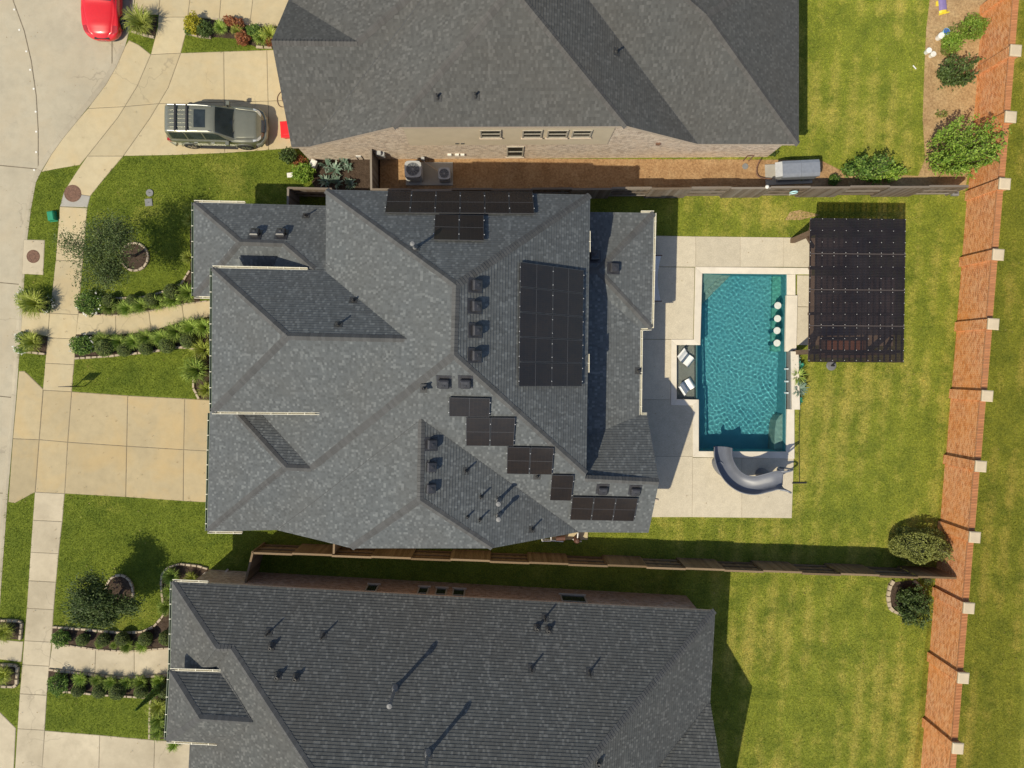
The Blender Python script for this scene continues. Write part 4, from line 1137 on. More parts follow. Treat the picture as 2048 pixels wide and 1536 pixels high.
# south wall, rising with the catslides
def ground(v, dy=-0.30): return Vector((v.x, v.y+dy, 0))
s1, s2, t1, t2, q1, q2 = (r.v[k] for k in ('s1', 's2', 't1', 't2', 'q1', 'q2'))
wa = Vector((W(619, 318).x, s1.y+.30, 0)); wb = Vector((W(1534, 316).x, q2.y+.30, 0)); wL = (wb-wa).length
def tt(v): return min(1, max(0, (v.x-wa.x)/(wb.x-wa.x)))
prof = [(0, h1-.2), (tt(s2), h1-.2), (tt(t1)-1e-3, h2-.25), (tt(t1), h2-.2), (tt(t2), h2-.2), (tt(t2)+1e-3, h2-.25), (tt(q1), h1-.2), (1, h1-.2)]
brick_run(top, wa, wb, prof, M['brick_top'])
brick_run(top, wb, wb+Vector((0, 14, 0)), [(0, h1-.2), (1, h1-.2)], M['brick_top']); brick_run(top, wa+Vector((0, 9, 0)), wa, [(0, h1-.2), (1, h1-.2)], M['brick_top'])
NOGRASS.append([(wa.x, wa.y), (wb.x, wb.y), (wb.x, wb.y+14), (wa.x, wa.y+14)])
WN = Vector((0, -1, 0)); WP = Vector((wa.x, wa.y, 0)); 
wn2 = Vector(((wb-wa).y, -(wb-wa).x, 0)).normalized(); WN = wn2
def th(px, py): return hit(px, py, WP, WN)
# lapped siding boards on the upper storey
tl, tr_, bl, br = th(806, 256), th(1228, 256), th(820, 289), th(1216, 286)
zt, zb_ = 5.88, min(bl.z, br.z)
nb = int((zt-zb_)/0.2)
for i in range(nb):
    z0 = zb_+(zt-zb_)*i/nb; z1 = zb_+(zt-zb_)*(i+1)/nb
    def sp(px, z, d): 
        p = th(px, 270); return Vector((p.x, p.y, z))+WN*d
    xl, xr = lerp(bl.x, tl.x, 0.5), lerp(br.x, tr_.x, 0.5)
    pa = Vector((xl, lerp(wa.y, wb.y, (xl-wa.x)/(wb.x-wa.x)), 0)); pb = Vector((xr, lerp(wa.y, wb.y, (xr-wa.x)/(wb.x-wa.x)), 0))
    mb = MB(); Zz = lambda p, z, d: Vector((p.x, p.y, z))+WN*d
    mb.face([Zz(pa, z0, .045), Zz(pb, z0, .045), Zz(pb, z1, .025), Zz(pa, z1, .025)]); mb.face([Zz(pa, z0, .005), Zz(pb, z0, .005), Zz(pb, z0, .045), Zz(pa, z0, .045)])
    mb.build('siding_board', M['siding'], top)
for x0, y0, x1, y1, off in ((963, 272, 1000, 258, .05), (1046, 272, 1083, 258, .05), (1095, 272, 1135, 258, .05), (1144, 271, 1183, 258, .05), (1015, 312, 1046, 293, 0.0)):
    a_, b_ = th(x0, y0), th(x1, y1); window(top, a_+WN*off, b_+WN*off, WN)
for x0, y0 in ((914, 285), (925, 285)):
    a_ = th(x0, y0); MB().box(a_+WN*.06, (.16, .04, .08)).build('wall_vent', M['pipe_dark'], top)
for x0, y0 in ((899, 308), (914, 308), (925, 308), (1316, 286)):
    a_ = th(x0, y0); MB().box(a_+WN*.05, (.2, .1, .16)).build('meter_box', M['offwhite'] if x0 < 1300 else M['rust'], top)
for (x0, y0) in ((765, 306), (758, 304)):
    a_ = th(x0, y0); MB().box(a_+WN*.10, (.24, .2, .45)).build('meter_box', M['ac'], top)
TOP = r

# ================================================================== lower house
low = thing('brick_house', 'slate grey roofed brick house at the bottom of the picture', 'house', (0, 0, 0))
r = Roof(low, M['shingle_low'], M['cap_main']); V = r.V
hb = 3.3
V('nw', 345, 1163, hb); V('ne', 1430, 1222, hb); V('ap', 433, 1297, 5.3); V('ap2', 462, 1297, 5.28); V('he', 1165, 1536, 7.95)
r.plane('N', 'nw', 'ne', 'he'); V('ap', 433, 1297, on=['N']); V('ap2', 462, 1297, on=['N']); V('hw', 690, 1645, on=['N']); V('he2', 1078, 1645, on=['N'])
V('sw', 336, 1480, hb); r.plane('W', 'nw', 'sw', 'ap')
r.face(['nw', 'ap', 'ap2', 'hw', 'he2', 'ne'])
V('swb', 340, 1372, hb); V('sb', 375, 1372, on=['W']); V('sb2', 455, 1385, 3.5); r.plane('S2', 'ap', 'ap2', 'sb')
r.face(['nw', 'swb', 'sb', 'ap']); r.face(['ap', 'sb', 'sb2', 'ap2'])
V('we1', 388, 1360, hb); V('we2', 372, 1660, hb); r.plane('W2', 'ap2', 'hw', 'we2'); V('we1', 386, 1340, on=['W2'])
r.face(['ap2', 'we1', 'we2', 'hw'])
V('e1', 1420, 1402, hb); V('e2', 1225, 1645, 6.2); r.plane('E', 'ne', 'e1', 'he'); V('e2', 1228, 1645, on=['E']); r.face(['ne', 'he2', 'e2', 'e1'])
V('x1', 1453, 1606, 5.7); V('x2', 1235, 1596, 5.7); V('x3', 1300, 1396, hb); r.plane('N3', 'e1', 'x1', 'x2'); r.face(['e1', 'x3', 'x2', 'x1'])
V('x4', 1420, 1790, hb); V('x5', 1300, 1790, hb); r.face(['x1', 'x2', 'x5', 'x4'])
he_ = 4.8
V('p1', 340, 1341, he_); V('p2', 333, 1481, he_); V('pr', 400, 1437, 6.2); V('pq', 530, 1446, 6.2); V('p3', 470, 1346, he_); V('p4', 470, 1489, he_); V('pv', 505, 1444, 6.2)
r.plane('pN', 'p1', 'p3', 'pr'); r.plane('pS', 'p2', 'p4', 'pr'); r.plane('pW', 'p1', 'p2', 'pr')
r.face(['p1', 'pr', 'pq', 'p3']); r.face(['p1', 'p2', 'pr']); r.face(['p2', 'p4', 'pq', 'pr'])
for e in (['nw', 'ne'], ['nw', 'swb'], ['ne', 'e1'], ['e1', 'x1'], ['p3', 'p1'], ['p1', 'p2'], ['p2', 'p4'], ['we1', 'we2']): r.fascia(e)
r.build()
for a_, b_, p_, q_ in (('nw', 'ap', 'N', 'W'), ('ap', 'ap2', 'N', 'S2'), ('ap2', 'hw', 'N', 'W2'), ('ne', 'he2', 'N', 'E'), ('p1', 'pr', 'pN', 'pW'), ('p2', 'pr', 'pS', 'pW'), ('pr', 'pv', 'pN', 'pS')): r.caps(a_, b_, p_, q_)
V('pv0', 447, 1345, on=['W2']); r.valley('pv0', 'pv'); V('ev', 1310, 1540, on=['E']); r.valley('e1', 'ev')
for x, y, h in ((538, 1258, .55), (647, 1264, .55), (1090, 1229, .55), (1063, 1330, .55), (1179, 1338, .55)): r.pipe('N', x, y+6, h, .04)
for x, y in ((543, 1293), (556, 1352), (592, 1355), (1074, 1256), (1097, 1260)): r.pipe('N', x, y, .28, .075)
r.flue('N', 790, 1378, 1.7, .075); r.flue('N', 856, 1508, 1.7, .075); r.pipe('E', 1196, 1524, .3, .09)
gutter(low, r.v['nw'], W(416, 1166, hb), (0, 1)); gutter(low, r.v['nw'], r.v['swb'], (-1, 0)); gutter(low, r.v['p1'], W(443, 1344, he_), (0, 1)); gutter(low, r.v['p1'], r.v['p2'], (-1, 0)); gutter(low, r.v['p2'], W(434, 1486, he_), (0, -1))
nw, ne = r.v['nw'], r.v['ne']
e = (ne-nw); e.z = 0; e.normalize(); inn = Vector((e.y, -e.x, 0))
wa = nw+e*0.5+inn*0.33; wa.z = 0; wb = ne-e*0.55+inn*0.33; wb.z = 0
brick_run(low, wb, wa, [(0, hb-.12), (1, hb-.12)], M['brick_low'])
wc = wa+inn*5.5; wd = wb+inn*9
brick_run(low, wa, wc, [(0, hb-.12), (1, hb-.12)], M['brick_low']); brick_run(low, wd, wb, [(0, hb-.12), (1, hb-.12)], M['brick_low'])
NOGRASS.append([(p.x, p.y) for p in (wa, wb, wb+inn*25, wa+inn*25)])
pp = [r.v[k] for k in ('p1', 'p2', 'p4', 'p3')]; pl_ = offset_poly([Vector((p.x, p.y, 0)) for p in pp], 0.4)
for i in range(4): brick_run(low, pl_[i], pl_[(i+1) % 4], [(0, he_-.15), (1, he_-.15)], M['brick_low'])
BNn = -inn
def bh(px, py): return hit(px, py, wa, BNn)
for x0, x1, y0, y1 in ((726, 757, 1171, 1186), (833, 857, 1176, 1190), (869, 893, 1178, 1192), (904, 929, 1180, 1194), (1127, 1168, 1193, 1206)):
    a_, b_ = bh(x1, y0), bh(x0, y1+4)
    zlo, zhi = min(a_.z, b_.z), max(a_.z, b_.z)+.35
    A_ = Vector((a_.x, a_.y, max(.6, zlo))); B_ = Vector((b_.x, b_.y, zhi))
    window(low, A_, B_, BNn)
LOW = r
# gable wall of the east wing, under its rakes
e1_, x1_, x4_ = r.v['e1'], r.v['x1'], r.v['x4']
ga = Vector((e1_.x-.35, e1_.y-.3, 0)); gb = Vector((x4_.x-.35, x4_.y+.3, 0)); tm = (x1_.y-ga.y)/(gb.y-ga.y)
brick_run(low, gb, ga, [(0, hb-.2), (1-tm, x1_.z-.22), (1, hb-.2)], M['brick_low'])
# ------------------------------------------------------------------ fences and the perimeter wall
def fence(name, label, a, b, h, mat, first=0, section=1.98, cap=True, group=None):
    """board fence a-b; sections alternate their picket face"""
    a, b = Vector((a[0], a[1], 0)), Vector((b[0], b[1], 0)); d = (b-a); L = d.length; d.normalize()
    n = Vector((-d.y, d.x, 0)); ang = math.atan2(d.y, d.x)
    t = thing(name, label, 'fence', (a.x, a.y, 0), ang, group)
    ORG[t.name] = Vector((0, 0, 0))
    k = max(1, round(L/section)); sl = L/k; pw = 0.145
    npk = max(2, int(sl/pw)); pwid = sl/npk
    me = MB(); me.box((0, 0, h/2), (pwid-0.006, 0.018, h)); pk = me.mesh('picket', mat)
    me = MB(); me.box((0, 0, 0), (sl-0.02, 0.045, 0.09)); rl = me.mesh('rail', mat)
    me = MB(); me.box((0, 0, (h-.02)/2), (0.09, 0.09, h-.02)); ps = me.mesh('post', mat)
    me = MB(); me.box((0, 0, 0), (sl, 0.10, 0.035)); cp = me.mesh('top_cap', mat)
    me = MB(); me.box((0, 0, .1), (sl, 0.03, .2)); kb = me.mesh('kickboard', mat)
    for i in range(k):
        sg = 1 if (i+first) % 2 == 0 else -1
        x0 = i*sl
        pan = shared('panel', kb, t, (x0+sl/2, 0.05*sg, 0.0))
        dz = RND.uniform(-0.03, 0.03)
        for j in range(npk): shared('picket', pk, pan, (-sl/2+(j+.5)*pwid, 0.012*sg, dz+RND.uniform(-.008, .008)), scale=(1, 1, RND.uniform(.995, 1.005)))
        for z in (0.35, 1.0, h-.22): shared('rail', rl, pan, (0, -0.045*sg, z))
        if cap: shared('top_cap', cp, pan, (0, -0.03*sg, h+.02+dz))
        shared('post', ps, t, (x0, -0.02*sg, 0))
    shared('post', ps, t, (L, 0, 0))
    return t
FN0 = W(742, 380, 1.85); FN1 = W(1936, 373, 1.85)
fence('fence', 'long weathered board fence between the upper and the middle house', FN0, FN1, 1.86, M['fence'])
p = W(741, 307, 1.85); fence('fence', 'short fence return from the upper house wall beside the condensers', (p.x, W(741, 318).y), (FN0.x, FN0.y), 1.86, M['fence'])
a_ = W(576, 377, 1.85); b_ = W(664, 379, 1.85); fence('fence', 'short board fence behind the front wing of the middle house', (a_.x, a_.y), (b_.x, b_.y), 1.86, M['fence'])
b_ = W(575, 412, 1.85); fence('fence', 'gate panel closing the alcove beside the front wing', (a_.x, a_.y), (b_.x, b_.y), 1.86, M['fence'])
FS0 = W(505, 1105, 1.85); FS1 = W(1912, 1157, 1.85)
fence('fence', 'long brown board fence between the middle and the lower house', FS0, FS1, 1.86, M['fence_new'], first=1)
b_ = W(502, 1145, 1.0); fence('fence', 'gate return of the lower fence against the brown brick wall', (FS0.x, FS0.y), (b_.x, b_.y-.25), 1.86, M['fence_new'])
a_ = W(668, 1078, 1.85); b_ = W(667, 1106, 1.85); fence('fence', 'narrow gate between the side wing and the lower fence', (a_.x, a_.y), (b_.x, b_.y), 1.86, M['fence_new'])

PIERS = [(2043, -33), (2033, 100), (2023, 233), (2011, 367), (1998, 509), (1988, 648), (1976, 792), (1963, 933), (1951, 1075), (1939, 1217), (1928, 1357), (1917, 1498), (1906, 1640)]
PH = 2.72
PW = [W(x, y, PH) for x, y in PIERS]
pd = (PW[0]-PW[-1]); pd.z = 0; pang = math.atan2(pd.y, pd.x)-math.pi/2
bw = thing('brick_boundary_wall', 'long orange brick boundary wall with stone capped piers', 'wall', (0, 0, 0))
def uvbox(mb, c, size, ang):
    """box with wall UVs in metres"""
    m = Matrix.Translation(c) @ Matrix.Rotation(ang, 4, 'Z'); hx, hy, hz = size[0]/2, size[1]/2, size[2]/2
    for (n, u) in (((1, 0), (0, 1)), ((-1, 0), (0, -1)), ((0, 1), (-1, 0)), ((0, -1), (1, 0))):
        w = hy if n[0] else hx; dpt = hx if n[0] else hy
        P = []; U = []
        for su, sz in ((-1, -1), (1, -1), (1, 1), (-1, 1)):
            P.append(m @ Vector((n[0]*dpt+u[0]*w*su, n[1]*dpt+u[1]*w*su, sz*hz))); U.append((su*w+(c[1] if n[0] else c[0]), c[2]+sz*hz))
        mb.face(P, U)
    for sz in (1, -1):
        P = [m @ Vector((x*hx, y*hy, sz*hz)) for x, y in ((-1, -1), (1, -1), (1, 1), (-1, 1))]
        U = [(P_.y*0.335, P_.x) for P_ in P]
        if sz < 0: P.reverse(); U.reverse()
        mb.face(P, U)
for i, p in enumerate(PW):
    mb = MB(); uvbox(mb, (p.x, p.y, (PH-.1)/2), (0.50, 0.50, PH-.1), pang); pr = mb.build('pier', M['brick_wall'], bw)
    mb = MB(); mb.prism([(p.x+x*.285*math.cos(pang)-y*.285*math.sin(pang), p.y+x*.285*math.sin(pang)+y*.285*math.cos(pang)) for x, y in ((-1, -1), (1, -1), (1, 1), (-1, 1))], PH-.1, PH, .05, .03)
    mb.build('cap', M['pier_cap'], pr)
    if i:
        q = PW[i-1]; c = (p+q)/2; L = (p-q).length-.5
        mb = MB(); uvbox(mb, (c.x, c.y, 1.16), (0.24, L, 2.32), pang); wp = mb.build('wall_panel', M['brick_wall'], bw)
        # rowlock course: bricks on edge along the top
        mb = MB(); nb = int(L/0.076)
        for k in range(nb):
            y = -L/2+(k+.5)*L/nb
            m = Matrix.Translation((c.x, c.y, 0)) @ Matrix.Rotation(pang, 4, 'Z')
            cc = m @ Vector((0.0, y, 2.365)); mb.box(cc, (0.30, L/nb-.022, .088), pang)
        o = mb.build('rowlock_course', M['rowlock'], wp); o['kind'] = 'stuff'
        mb = MB(); uvbox(mb, (c.x, c.y, 2.345), (0.285, L, .05), pang); mb.build('mortar_bed', M['mortar'], wp)
NOGRASS.append([(p.x+.2, p.y) for p in PW]+[(p.x-.2, p.y) for p in reversed(PW)])

# ------------------------------------------------------------------ swimming pool
pool = thing('swimming_pool', 'rectangular turquoise swimming pool with cream coping and tanning ledge', 'pool', (0, 0, 0))
WZ = -0.09
def prism_px(pts, z0, z1, name, mat, parent, ch=0.012, drop=.01):
    P = poly_px(pts); mb = MB(); mb.prism([(p.x, p.y) for p in P], z0, z1, ch, drop); return mb.build(name, mat, parent)
# basin
bas = poly_px([(1404, 547), (1573, 549), (1571, 903), (1397, 902), (1397, 798), (1394, 798), (1394, 690), (1401, 690)])
B = [(p.x, p.y) for p in bas]
yN, yS = B[0][1], B[2][1]
def depth(y): 
    t = (yN-y)/(yN-yS); return -1.25-0.55*min(1, max(0, (t-.2)/.6))
mb = MB()
xs0, xs1 = min(p[0] for p in B)-.1, max(p[0] for p in B)+.1
rows = 16
for i in range(rows):
    y0, y1 = lerp(yN+.1, yS-.1, i/rows), lerp(yN+.1, yS-.1, (i+1)/rows)
    mb.face([(xs0, y1, depth(y1)), (xs1, y1, depth(y1)), (xs1, y0, depth(y0)), (xs0, y0, depth(y0))])
for i in range(len(B)):
    a, b = B[i], B[(i+1) % len(B)]
    mb.face([(a[0], a[1], -2.2), (b[0], b[1], -2.2), (b[0], b[1], .02), (a[0], a[1], .02)])
basin = mb.build('basin', M['plaster'], pool)
basin.cycles.is_caustics_receiver = True
# entry steps in the corner, swim-out bench, bar bench
c0 = W(1403, 546)
for k, leg in enumerate((28, 50, 70)):
    P = [(c0.x-.05, c0.y+.05), (c0.x-.05, c0.y-leg*M_PX), (c0.x+leg*M_PX, c0.y+.05)]
    mb = MB(); mb.prism(P, -1.6, -0.30-0.26*k, .03, .03); mb.build('step', M['step'], pool).cycles.is_caustics_receiver = True
prism_px([(1573, 828), (1566, 832), (1559, 842), (1556, 860), (1554, 904), (1573, 905)], -2.1, -0.55, 'bench', M['step'], pool).cycles.is_caustics_receiver = True
prism_px([(1556, 549), (1575, 549), (1574, 702), (1554, 702)], -2.0, -1.02, 'bench', M['plaster_dim'], pool).cycles.is_caustics_receiver = True
# tanning ledge
prism_px([(1352, 688), (1394, 688), (1394, 800), (1352, 800)], -0.9, -0.30, 'tanning_ledge', M['ledge'], pool).cycles.is_caustics_receiver = True
prism_px([(1391, 690), (1394.6, 690), (1394.6, 798), (1391, 798)], -0.9, -0.285, 'ledge_nosing', M['deck'], pool)
mbw = MB()
LG = [(p.x, p.y) for p in poly_px([(1353, 690), (1394, 690), (1394, 798), (1353, 798)])]
for i in (0, 2, 3):
    a, b = LG[i], LG[(i+1) % 4]; mbw.face([(a[0], a[1], -.6), (b[0], b[1], -.6), (b[0], b[1], .02), (a[0], a[1], .02)])
mbw.build('ledge_wall', M['ledge'], pool)
# bar stools standing in the water
for (x, y) in ((1555.5, 611), (1555, 637), (1554, 661), (1554, 686)):
    p = W(x, y, WZ); st = thing('pool_stool', 'x', 'stool', (p.x, p.y, -1.33), group='stools at the swim-up bar')
    i = int((y-600)//25); st['label'] = 'round white stool in the water, %s from the top at the swim-up bar' % ordinal(i)
    MB().lathe([(0.19, 1.19), (0.19, 1.26), (0.175, 1.275), (0.0, 1.275)], n=24).build('seat', M['stool'], st, local=True)
    MB().lathe([(0.13, -.4), (0.13, 0.02), (0.085, 0.05), (0.085, 1.10), (0.15, 1.19)], n=16).build('pedestal', M['plaster'], st, local=True)
# water surface with real ripples; open sheet, its glass tint stands in for absorbed light
rng = np.random.default_rng(3)
def water_height(x, y):
    h = np.zeros_like(x)
    cx, cy = W(1585, 770).x, W(1585, 770).y
    for k in range(46):
        lam = rng.uniform(0.11, 0.30); th_ = rng.uniform(0, 2*math.pi); ph = rng.uniform(0, 6.28)
        kx, ky = math.cos(th_)*2*math.pi/lam, math.sin(th_)*2*math.pi/lam
        h += lam*lam*0.0034*np.sin(kx*x+ky*y+ph)
    d = np.hypot(x-cx, y-cy)
    for lam, am in ((0.22, 1.0), (0.34, .8)):
        h += lam*lam*0.0125*am*np.sin(2*math.pi*d/lam+0.4)*np.exp(-d/4.0)
    return h
def water_sheet(poly, step=0.022):
    xs = [p[0] for p in poly]; ysv = [p[1] for p in poly]
    x0, x1, y0, y1 = min(xs), max(xs), min(ysv), max(ysv)
    nx, ny = int((x1-x0)/step)+1, int((y1-y0)/step)+1
    gx, gy = np.meshgrid(np.linspace(x0, x1, nx), np.linspace(y0, y1, ny))
    gz = water_height(gx, gy)+WZ
    verts = np.stack([gx.ravel(), gy.ravel(), gz.ravel()], 1)
    idx = np.arange(nx*ny).reshape(ny, nx)
    q = np.stack([idx[:-1, :-1].ravel(), idx[:-1, 1:].ravel(), idx[1:, 1:].ravel(), idx[1:, :-1].ravel()], 1)
    vl = verts.tolist(); fl = q.tolist()
    return vl, fl
wx = [p.x for p in poly_px([(1352, 545), (1576, 906)])]; wy = [p.y for p in poly_px([(1352, 545), (1576, 906)])]
rng = np.random.default_rng(3)
vl, fl = water_sheet([(wx[0], wy[0]), (wx[1], wy[1])])
me = bpy.data.meshes.new('water'); me.from_pydata(vl, [], fl); me.polygons.foreach_set('use_smooth', [True]*len(fl)); me.update()
me.materials.append(M['water']); me.materials.append(M['water_clear'])
xl = W(1394, 745).x
me.polygons.foreach_set('material_index', [1 if vl[f[0]][0] < xl and vl[f[2]][0] < xl else 0 for f in fl])
wo = mesh_obj('water', me, pool)
wo.cycles.is_caustics_caster = True
# coping
cop = [[(1390, 534), (1622, 536), (1622, 549), (1404, 547)], [(1390, 534), (1404, 547), (1400, 690), (1387, 679)], [(1342, 679), (1387, 679), (1400, 690), (1353, 690)],
       [(1342, 679), (1353, 690), (1353, 798), (1341, 810)], [(1341, 810), (1353, 798), (1397, 799), (1385, 811)], [(1385, 811), (1397, 799), (1397, 902), (1385, 914)],
       [(1385, 914), (1397, 902), (1571, 903), (1588, 917)], [(1588, 917), (1571, 903), (1573, 818), (1588, 818)], [(1573, 549), (1590, 549), (1590, 592), (1573, 592)]]
for c in cop: prism_px(c, -0.06, 0.075, 'coping', M['coping'], pool, .015, .012)
prism_px([(1571.5, 591), (1593.5, 591), (1591, 703), (1569, 703)], -.06, .13, 'bar_counter', M['coping'], pool, .015, .012)
# raised wall with three water spillways
prism_px([(1575, 703), (1590, 703), (1593, 818), (1577, 818)], .40, .47, 'coping', M['coping'], pool, .015, .012)
mb = MB(); q = [(p.x, p.y) for p in poly_px([(1574.5, 703), (1592, 703), (1592, 818), (1574.5, 818)])]; mb.prism(q, -1.2, .40); mb.build('feature_wall', M['tile'], pool)
for y in (738, 763, 786):
    a = W(1577, y-1.6, .2); b = W(1577, y+1.6, .2); x = a.x
    mb = MB()
    pr = [(0.0, .20), (-.05, .17), (-.09, .08), (-.12, WZ+.02)]
    for (x0, z0), (x1, z1) in zip(pr, pr[1:]): mb.face([(x+x0, a.y, z0), (x+x0, b.y, z0), (x+x1, b.y, z1), (x+x1, a.y, z1)])
    mb.build('water_sheet', M['glint'], pool)

# ------------------------------------------------------------------ pergola
PGH = 3.0
pg = thing('pergola', 'timber pergola roofed with dark bronze corrugated sheets beside the pool', 'pergola', (0, 0, 0))
cnw, cne, cse, csw = W(1620, 436, PGH), W(1812, 438, PGH), W(1805, 727, PGH), W(1616, 724, PGH)
ex = (cne-cnw); Lx = ex.length; ex.normalize(); ey = (csw-cnw); Ly = ey.length; ey.normalize()
def pgp(u, v, z): p = cnw+ex*u+ey*v; return Vector((p.x, p.y, z))
nsh = 4
for k in range(nsh):
    v0, v1 = Ly*k/nsh-(.06 if k else 0), Ly*(k+1)/nsh
    mb = MB(); nc = int((v1-v0)/0.038)
    zz = lambda i: PGH+0.010*math.cos(i*math.pi)+0.006*k
    nu = 1
    for i in range(nc):
        a, b = lerp(v0, v1, i/nc), lerp(v0, v1, (i+1)/nc)
        mb.face([pgp(0, a, zz(i)), pgp(0, b, zz(i+1)), pgp(Lx, b, zz(i+1)), pgp(Lx, a, zz(i))])
    mb.build('roof_sheet', M['polycarb'], pg)
sc_m = MB().lathe([(0.017, 0), (0.017, .006), (0.008, .012), (0, .016)], n=8).mesh('screw', M['washer'])
ncol = 8
for i in range(ncol+1):
    for k in range(nsh):
        for f in ((.04, .34, .66, .95) if k else (.02, .34, .66, .95)):
            p = pgp(.03+(Lx-.06)*i/ncol, Ly*(k+f)/nsh, PGH+.02+.006*k); shared('screw', sc_m, pg, p)
for k in range(1, nsh):
    MB().bar(pgp(0, Ly*k/nsh-.03, PGH+.022+.006*k), pgp(Lx, Ly*k/nsh-.03, PGH+.022+.006*k), .05, .012).build('sheet_overlap', M['seam'], pg)
for i in range(ncol*2+1): # purlins
    u = .06+(Lx-.12)*i/(ncol*2); mb = MB(); mb.box(pgp(u, Ly/2, PGH-.075), (.045, Ly-.1, .09), math.atan2(ey.y, ey.x)+math.pi/2); mb.build('rafter', M['timber'], pg)
for v in (.5, Ly*.34, Ly*.66, Ly-.55):
    mb = MB(); mb.box(pgp(Lx/2, v, PGH-.24), (Lx-.2, .14, .23), math.atan2(ex.y, ex.x)); mb.build('beam', M['timber'], pg)
posts = [W(1584, 482), W(1588, 705), None, None]
pu = [(posts[0]-cnw).dot(ex), (posts[1]-cnw).dot(ex)]; pv = [(posts[0]-cnw).dot(ey), (posts[1]-cnw).dot(ey)]
pts4 = [(max(.3, pu[0]), max(.4, pv[0])), (max(.3, pu[1]), min(Ly-.35, pv[1])), (Lx-.35, max(.4, pv[0])), (Lx-.35, min(Ly-.35, pv[1]))]
for u, v in pts4:
    p = pgp(u, v, 0); mb = MB(); mb.box((p.x, p.y, (PGH-.35)/2+.01), (.24, .24, PGH-.35), math.atan2(ex.y, ex.x)); mb.build('post', M['timber'], pg)
    s_ = 1 if u < Lx/2 else -1; w_ = 1 if v < Ly/2 else -1
    mb = MB(); mb.bar(pgp(u, v, 1.75), pgp(u+s_*.75, v, 2.6), .12, .14); mb.bar(pgp(u, v, 1.75), pgp(u, v+w_*.75, 2.6), .12, .14); mb.build('brace', M['timber'], pg)
# things below the pergola
def under(u, v): p = pgp(u, v, 0); return p
p = under(3.0, Ly-.75); t = thing('outdoor_sofa', 'brown cushioned sofa glimpsed through the pergola roof', 'sofa', (p.x, p.y, 0.02))
mb = MB(); mb.box((0, 0, .2), (2.3, .9, .3)); mb.box((0, -.42, .5), (2.3, .14, .5)); mb.box((-1.1, 0, .4), (.14, .9, .5)); mb.box((1.1, 0, .4), (.14, .9, .5)); mb.build('frame', M['timber'], t, local=True)
for k in range(3): MB().box((-.68+k*.68, .04, .42), (.64, .76, .14)).build('cushion', M['orange'], t, local=True)
MB().box((-.2, 1.0, .2), (1.9, .6, .35)).build('ottoman', M['bluecush'], t, local=True)
p = under(2.6, 2.2); t = thing('kitchen_counter', 'dark outdoor kitchen counter in the shade below the pergola', 'counter', (p.x, p.y, .02))
mb = MB(); mb.box((.9, 0, .43), (.75, 3.2, .86)); mb.build('cabinet', M['timber'], t, local=True); MB().box((.9, 0, .89), (.85, 3.3, .05)).build('worktop', M['slabgrey'], t, local=True)

# ------------------------------------------------------------------ slide
def catmull(P, n=8):
    P = [Vector(p) for p in P]; out = []
    Q = [P[0]*2-P[1]]+P+[P[-1]*2-P[-2]]
    for i in range(1, len(Q)-2):
        for k in range(n):
            t = k/n; a, b, c, d = Q[i-1], Q[i], Q[i+1], Q[i+2]
            out.append(0.5*((2*b)+(c-a)*t+(2*a-5*b+4*c-d)*t*t+(3*b-a-3*c+d)*t**3))
    out.append(P[-1]); return out
sl = thing('pool_slide', 'curved grey plastic slide dropping into the pool end', 'slide', tuple(W(1500, 955)))
path = [W(1441, 893, .30), W(1441.5, 912, .42), W(1448, 932, .62), W(1461, 951, .86), W(1480, 964, 1.12), W(1503, 968, 1.36), W(1527, 963, 1.58), W(1547, 958, 1.74), W(1564, 958.5, 1.80)]
C = catmull(path, 8)
prof = [(-.49, .47), (-.465, .50), (-.44, .48), (-.40, .26), (-.345, .09), (-.26, .01), (-.08, -.015), (.08, -.015), (.26, .01), (.345, .09), (.40, .26), (.44, .48), (.465, .50), (.49, .47)]
prof_o = [(-.49, .47), (-.43, .18), (-.36, .02), (-.24, -.05), (-.10, -.07), (.10, -.07), (.24, -.05), (.36, .02), (.43, .18), (.49, .47)]
def sweep(prof, C, closed=False, hs=1.0):
    mb = MB(); rg = []
    for i, p in enumerate(C):
        d = C[min(i+1, len(C)-1)]-C[max(i-1, 0)]; d.z = 0; d.normalize(); s_ = Vector((d.y, -d.x, 0))
        k = 1.0; 
        rg.append([p+s_*x*k+Vector((0, 0, z)) for x, z in prof])
    for a, b in zip(rg, rg[1:]):
        for q in range(len(prof)-1): mb.face([a[q], a[q+1], b[q+1], b[q]])
    return mb, rg
mb, rg = sweep(prof, C); mb.build('flume', M['slide'], sl, smooth=True, merge=True)
mb, rg2 = sweep(prof_o, C); mb.build('flume_shell', M['slide'], sl, smooth=True, merge=True)
d_end = (C[-1]-C[-4]); d_end.z = 0; d_end.normalize(); s_end = Vector((d_end.y, -d_end.x, 0))
for sg in (-1, 1):
    b0 = C[-1]+s_end*(.465*sg)+Vector((0, 0, .47))
    hp = [b0-d_end*.25, b0+d_end*.02+Vector((0, 0, .10))+s_end*.02*sg, b0+d_end*.22+Vector((0, 0, .12))+s_end*.10*sg, b0+d_end*.30+Vector((0, 0, -.15))+s_end*.12*sg, b0+d_end*.16+Vector((0, 0, -1.2))+s_end*.04*sg]
    MB().tube(catmull(hp, 5), .05, 10).build('handrail', M['slide'], sl, smooth=True)
# ladder
top_c = C[-1]+d_end*.02
for sg in (-1, 1):
    MB().bar(top_c+s_end*.26*sg-Vector((0, 0, .05)), Vector((top_c.x, top_c.y, .05))+d_end*.42+s_end*.26*sg, .08, .10).build('ladder_rail', M['slide'], sl)
for k in range(6):
    z = .28+.27*k; f = 1-z/1.75
    q = Vector((top_c.x, top_c.y, z))+d_end*.42*f; MB().box(q, (.12, .50, .05), math.atan2(d_end.y, d_end.x)).build('rung', M['slide'], sl)
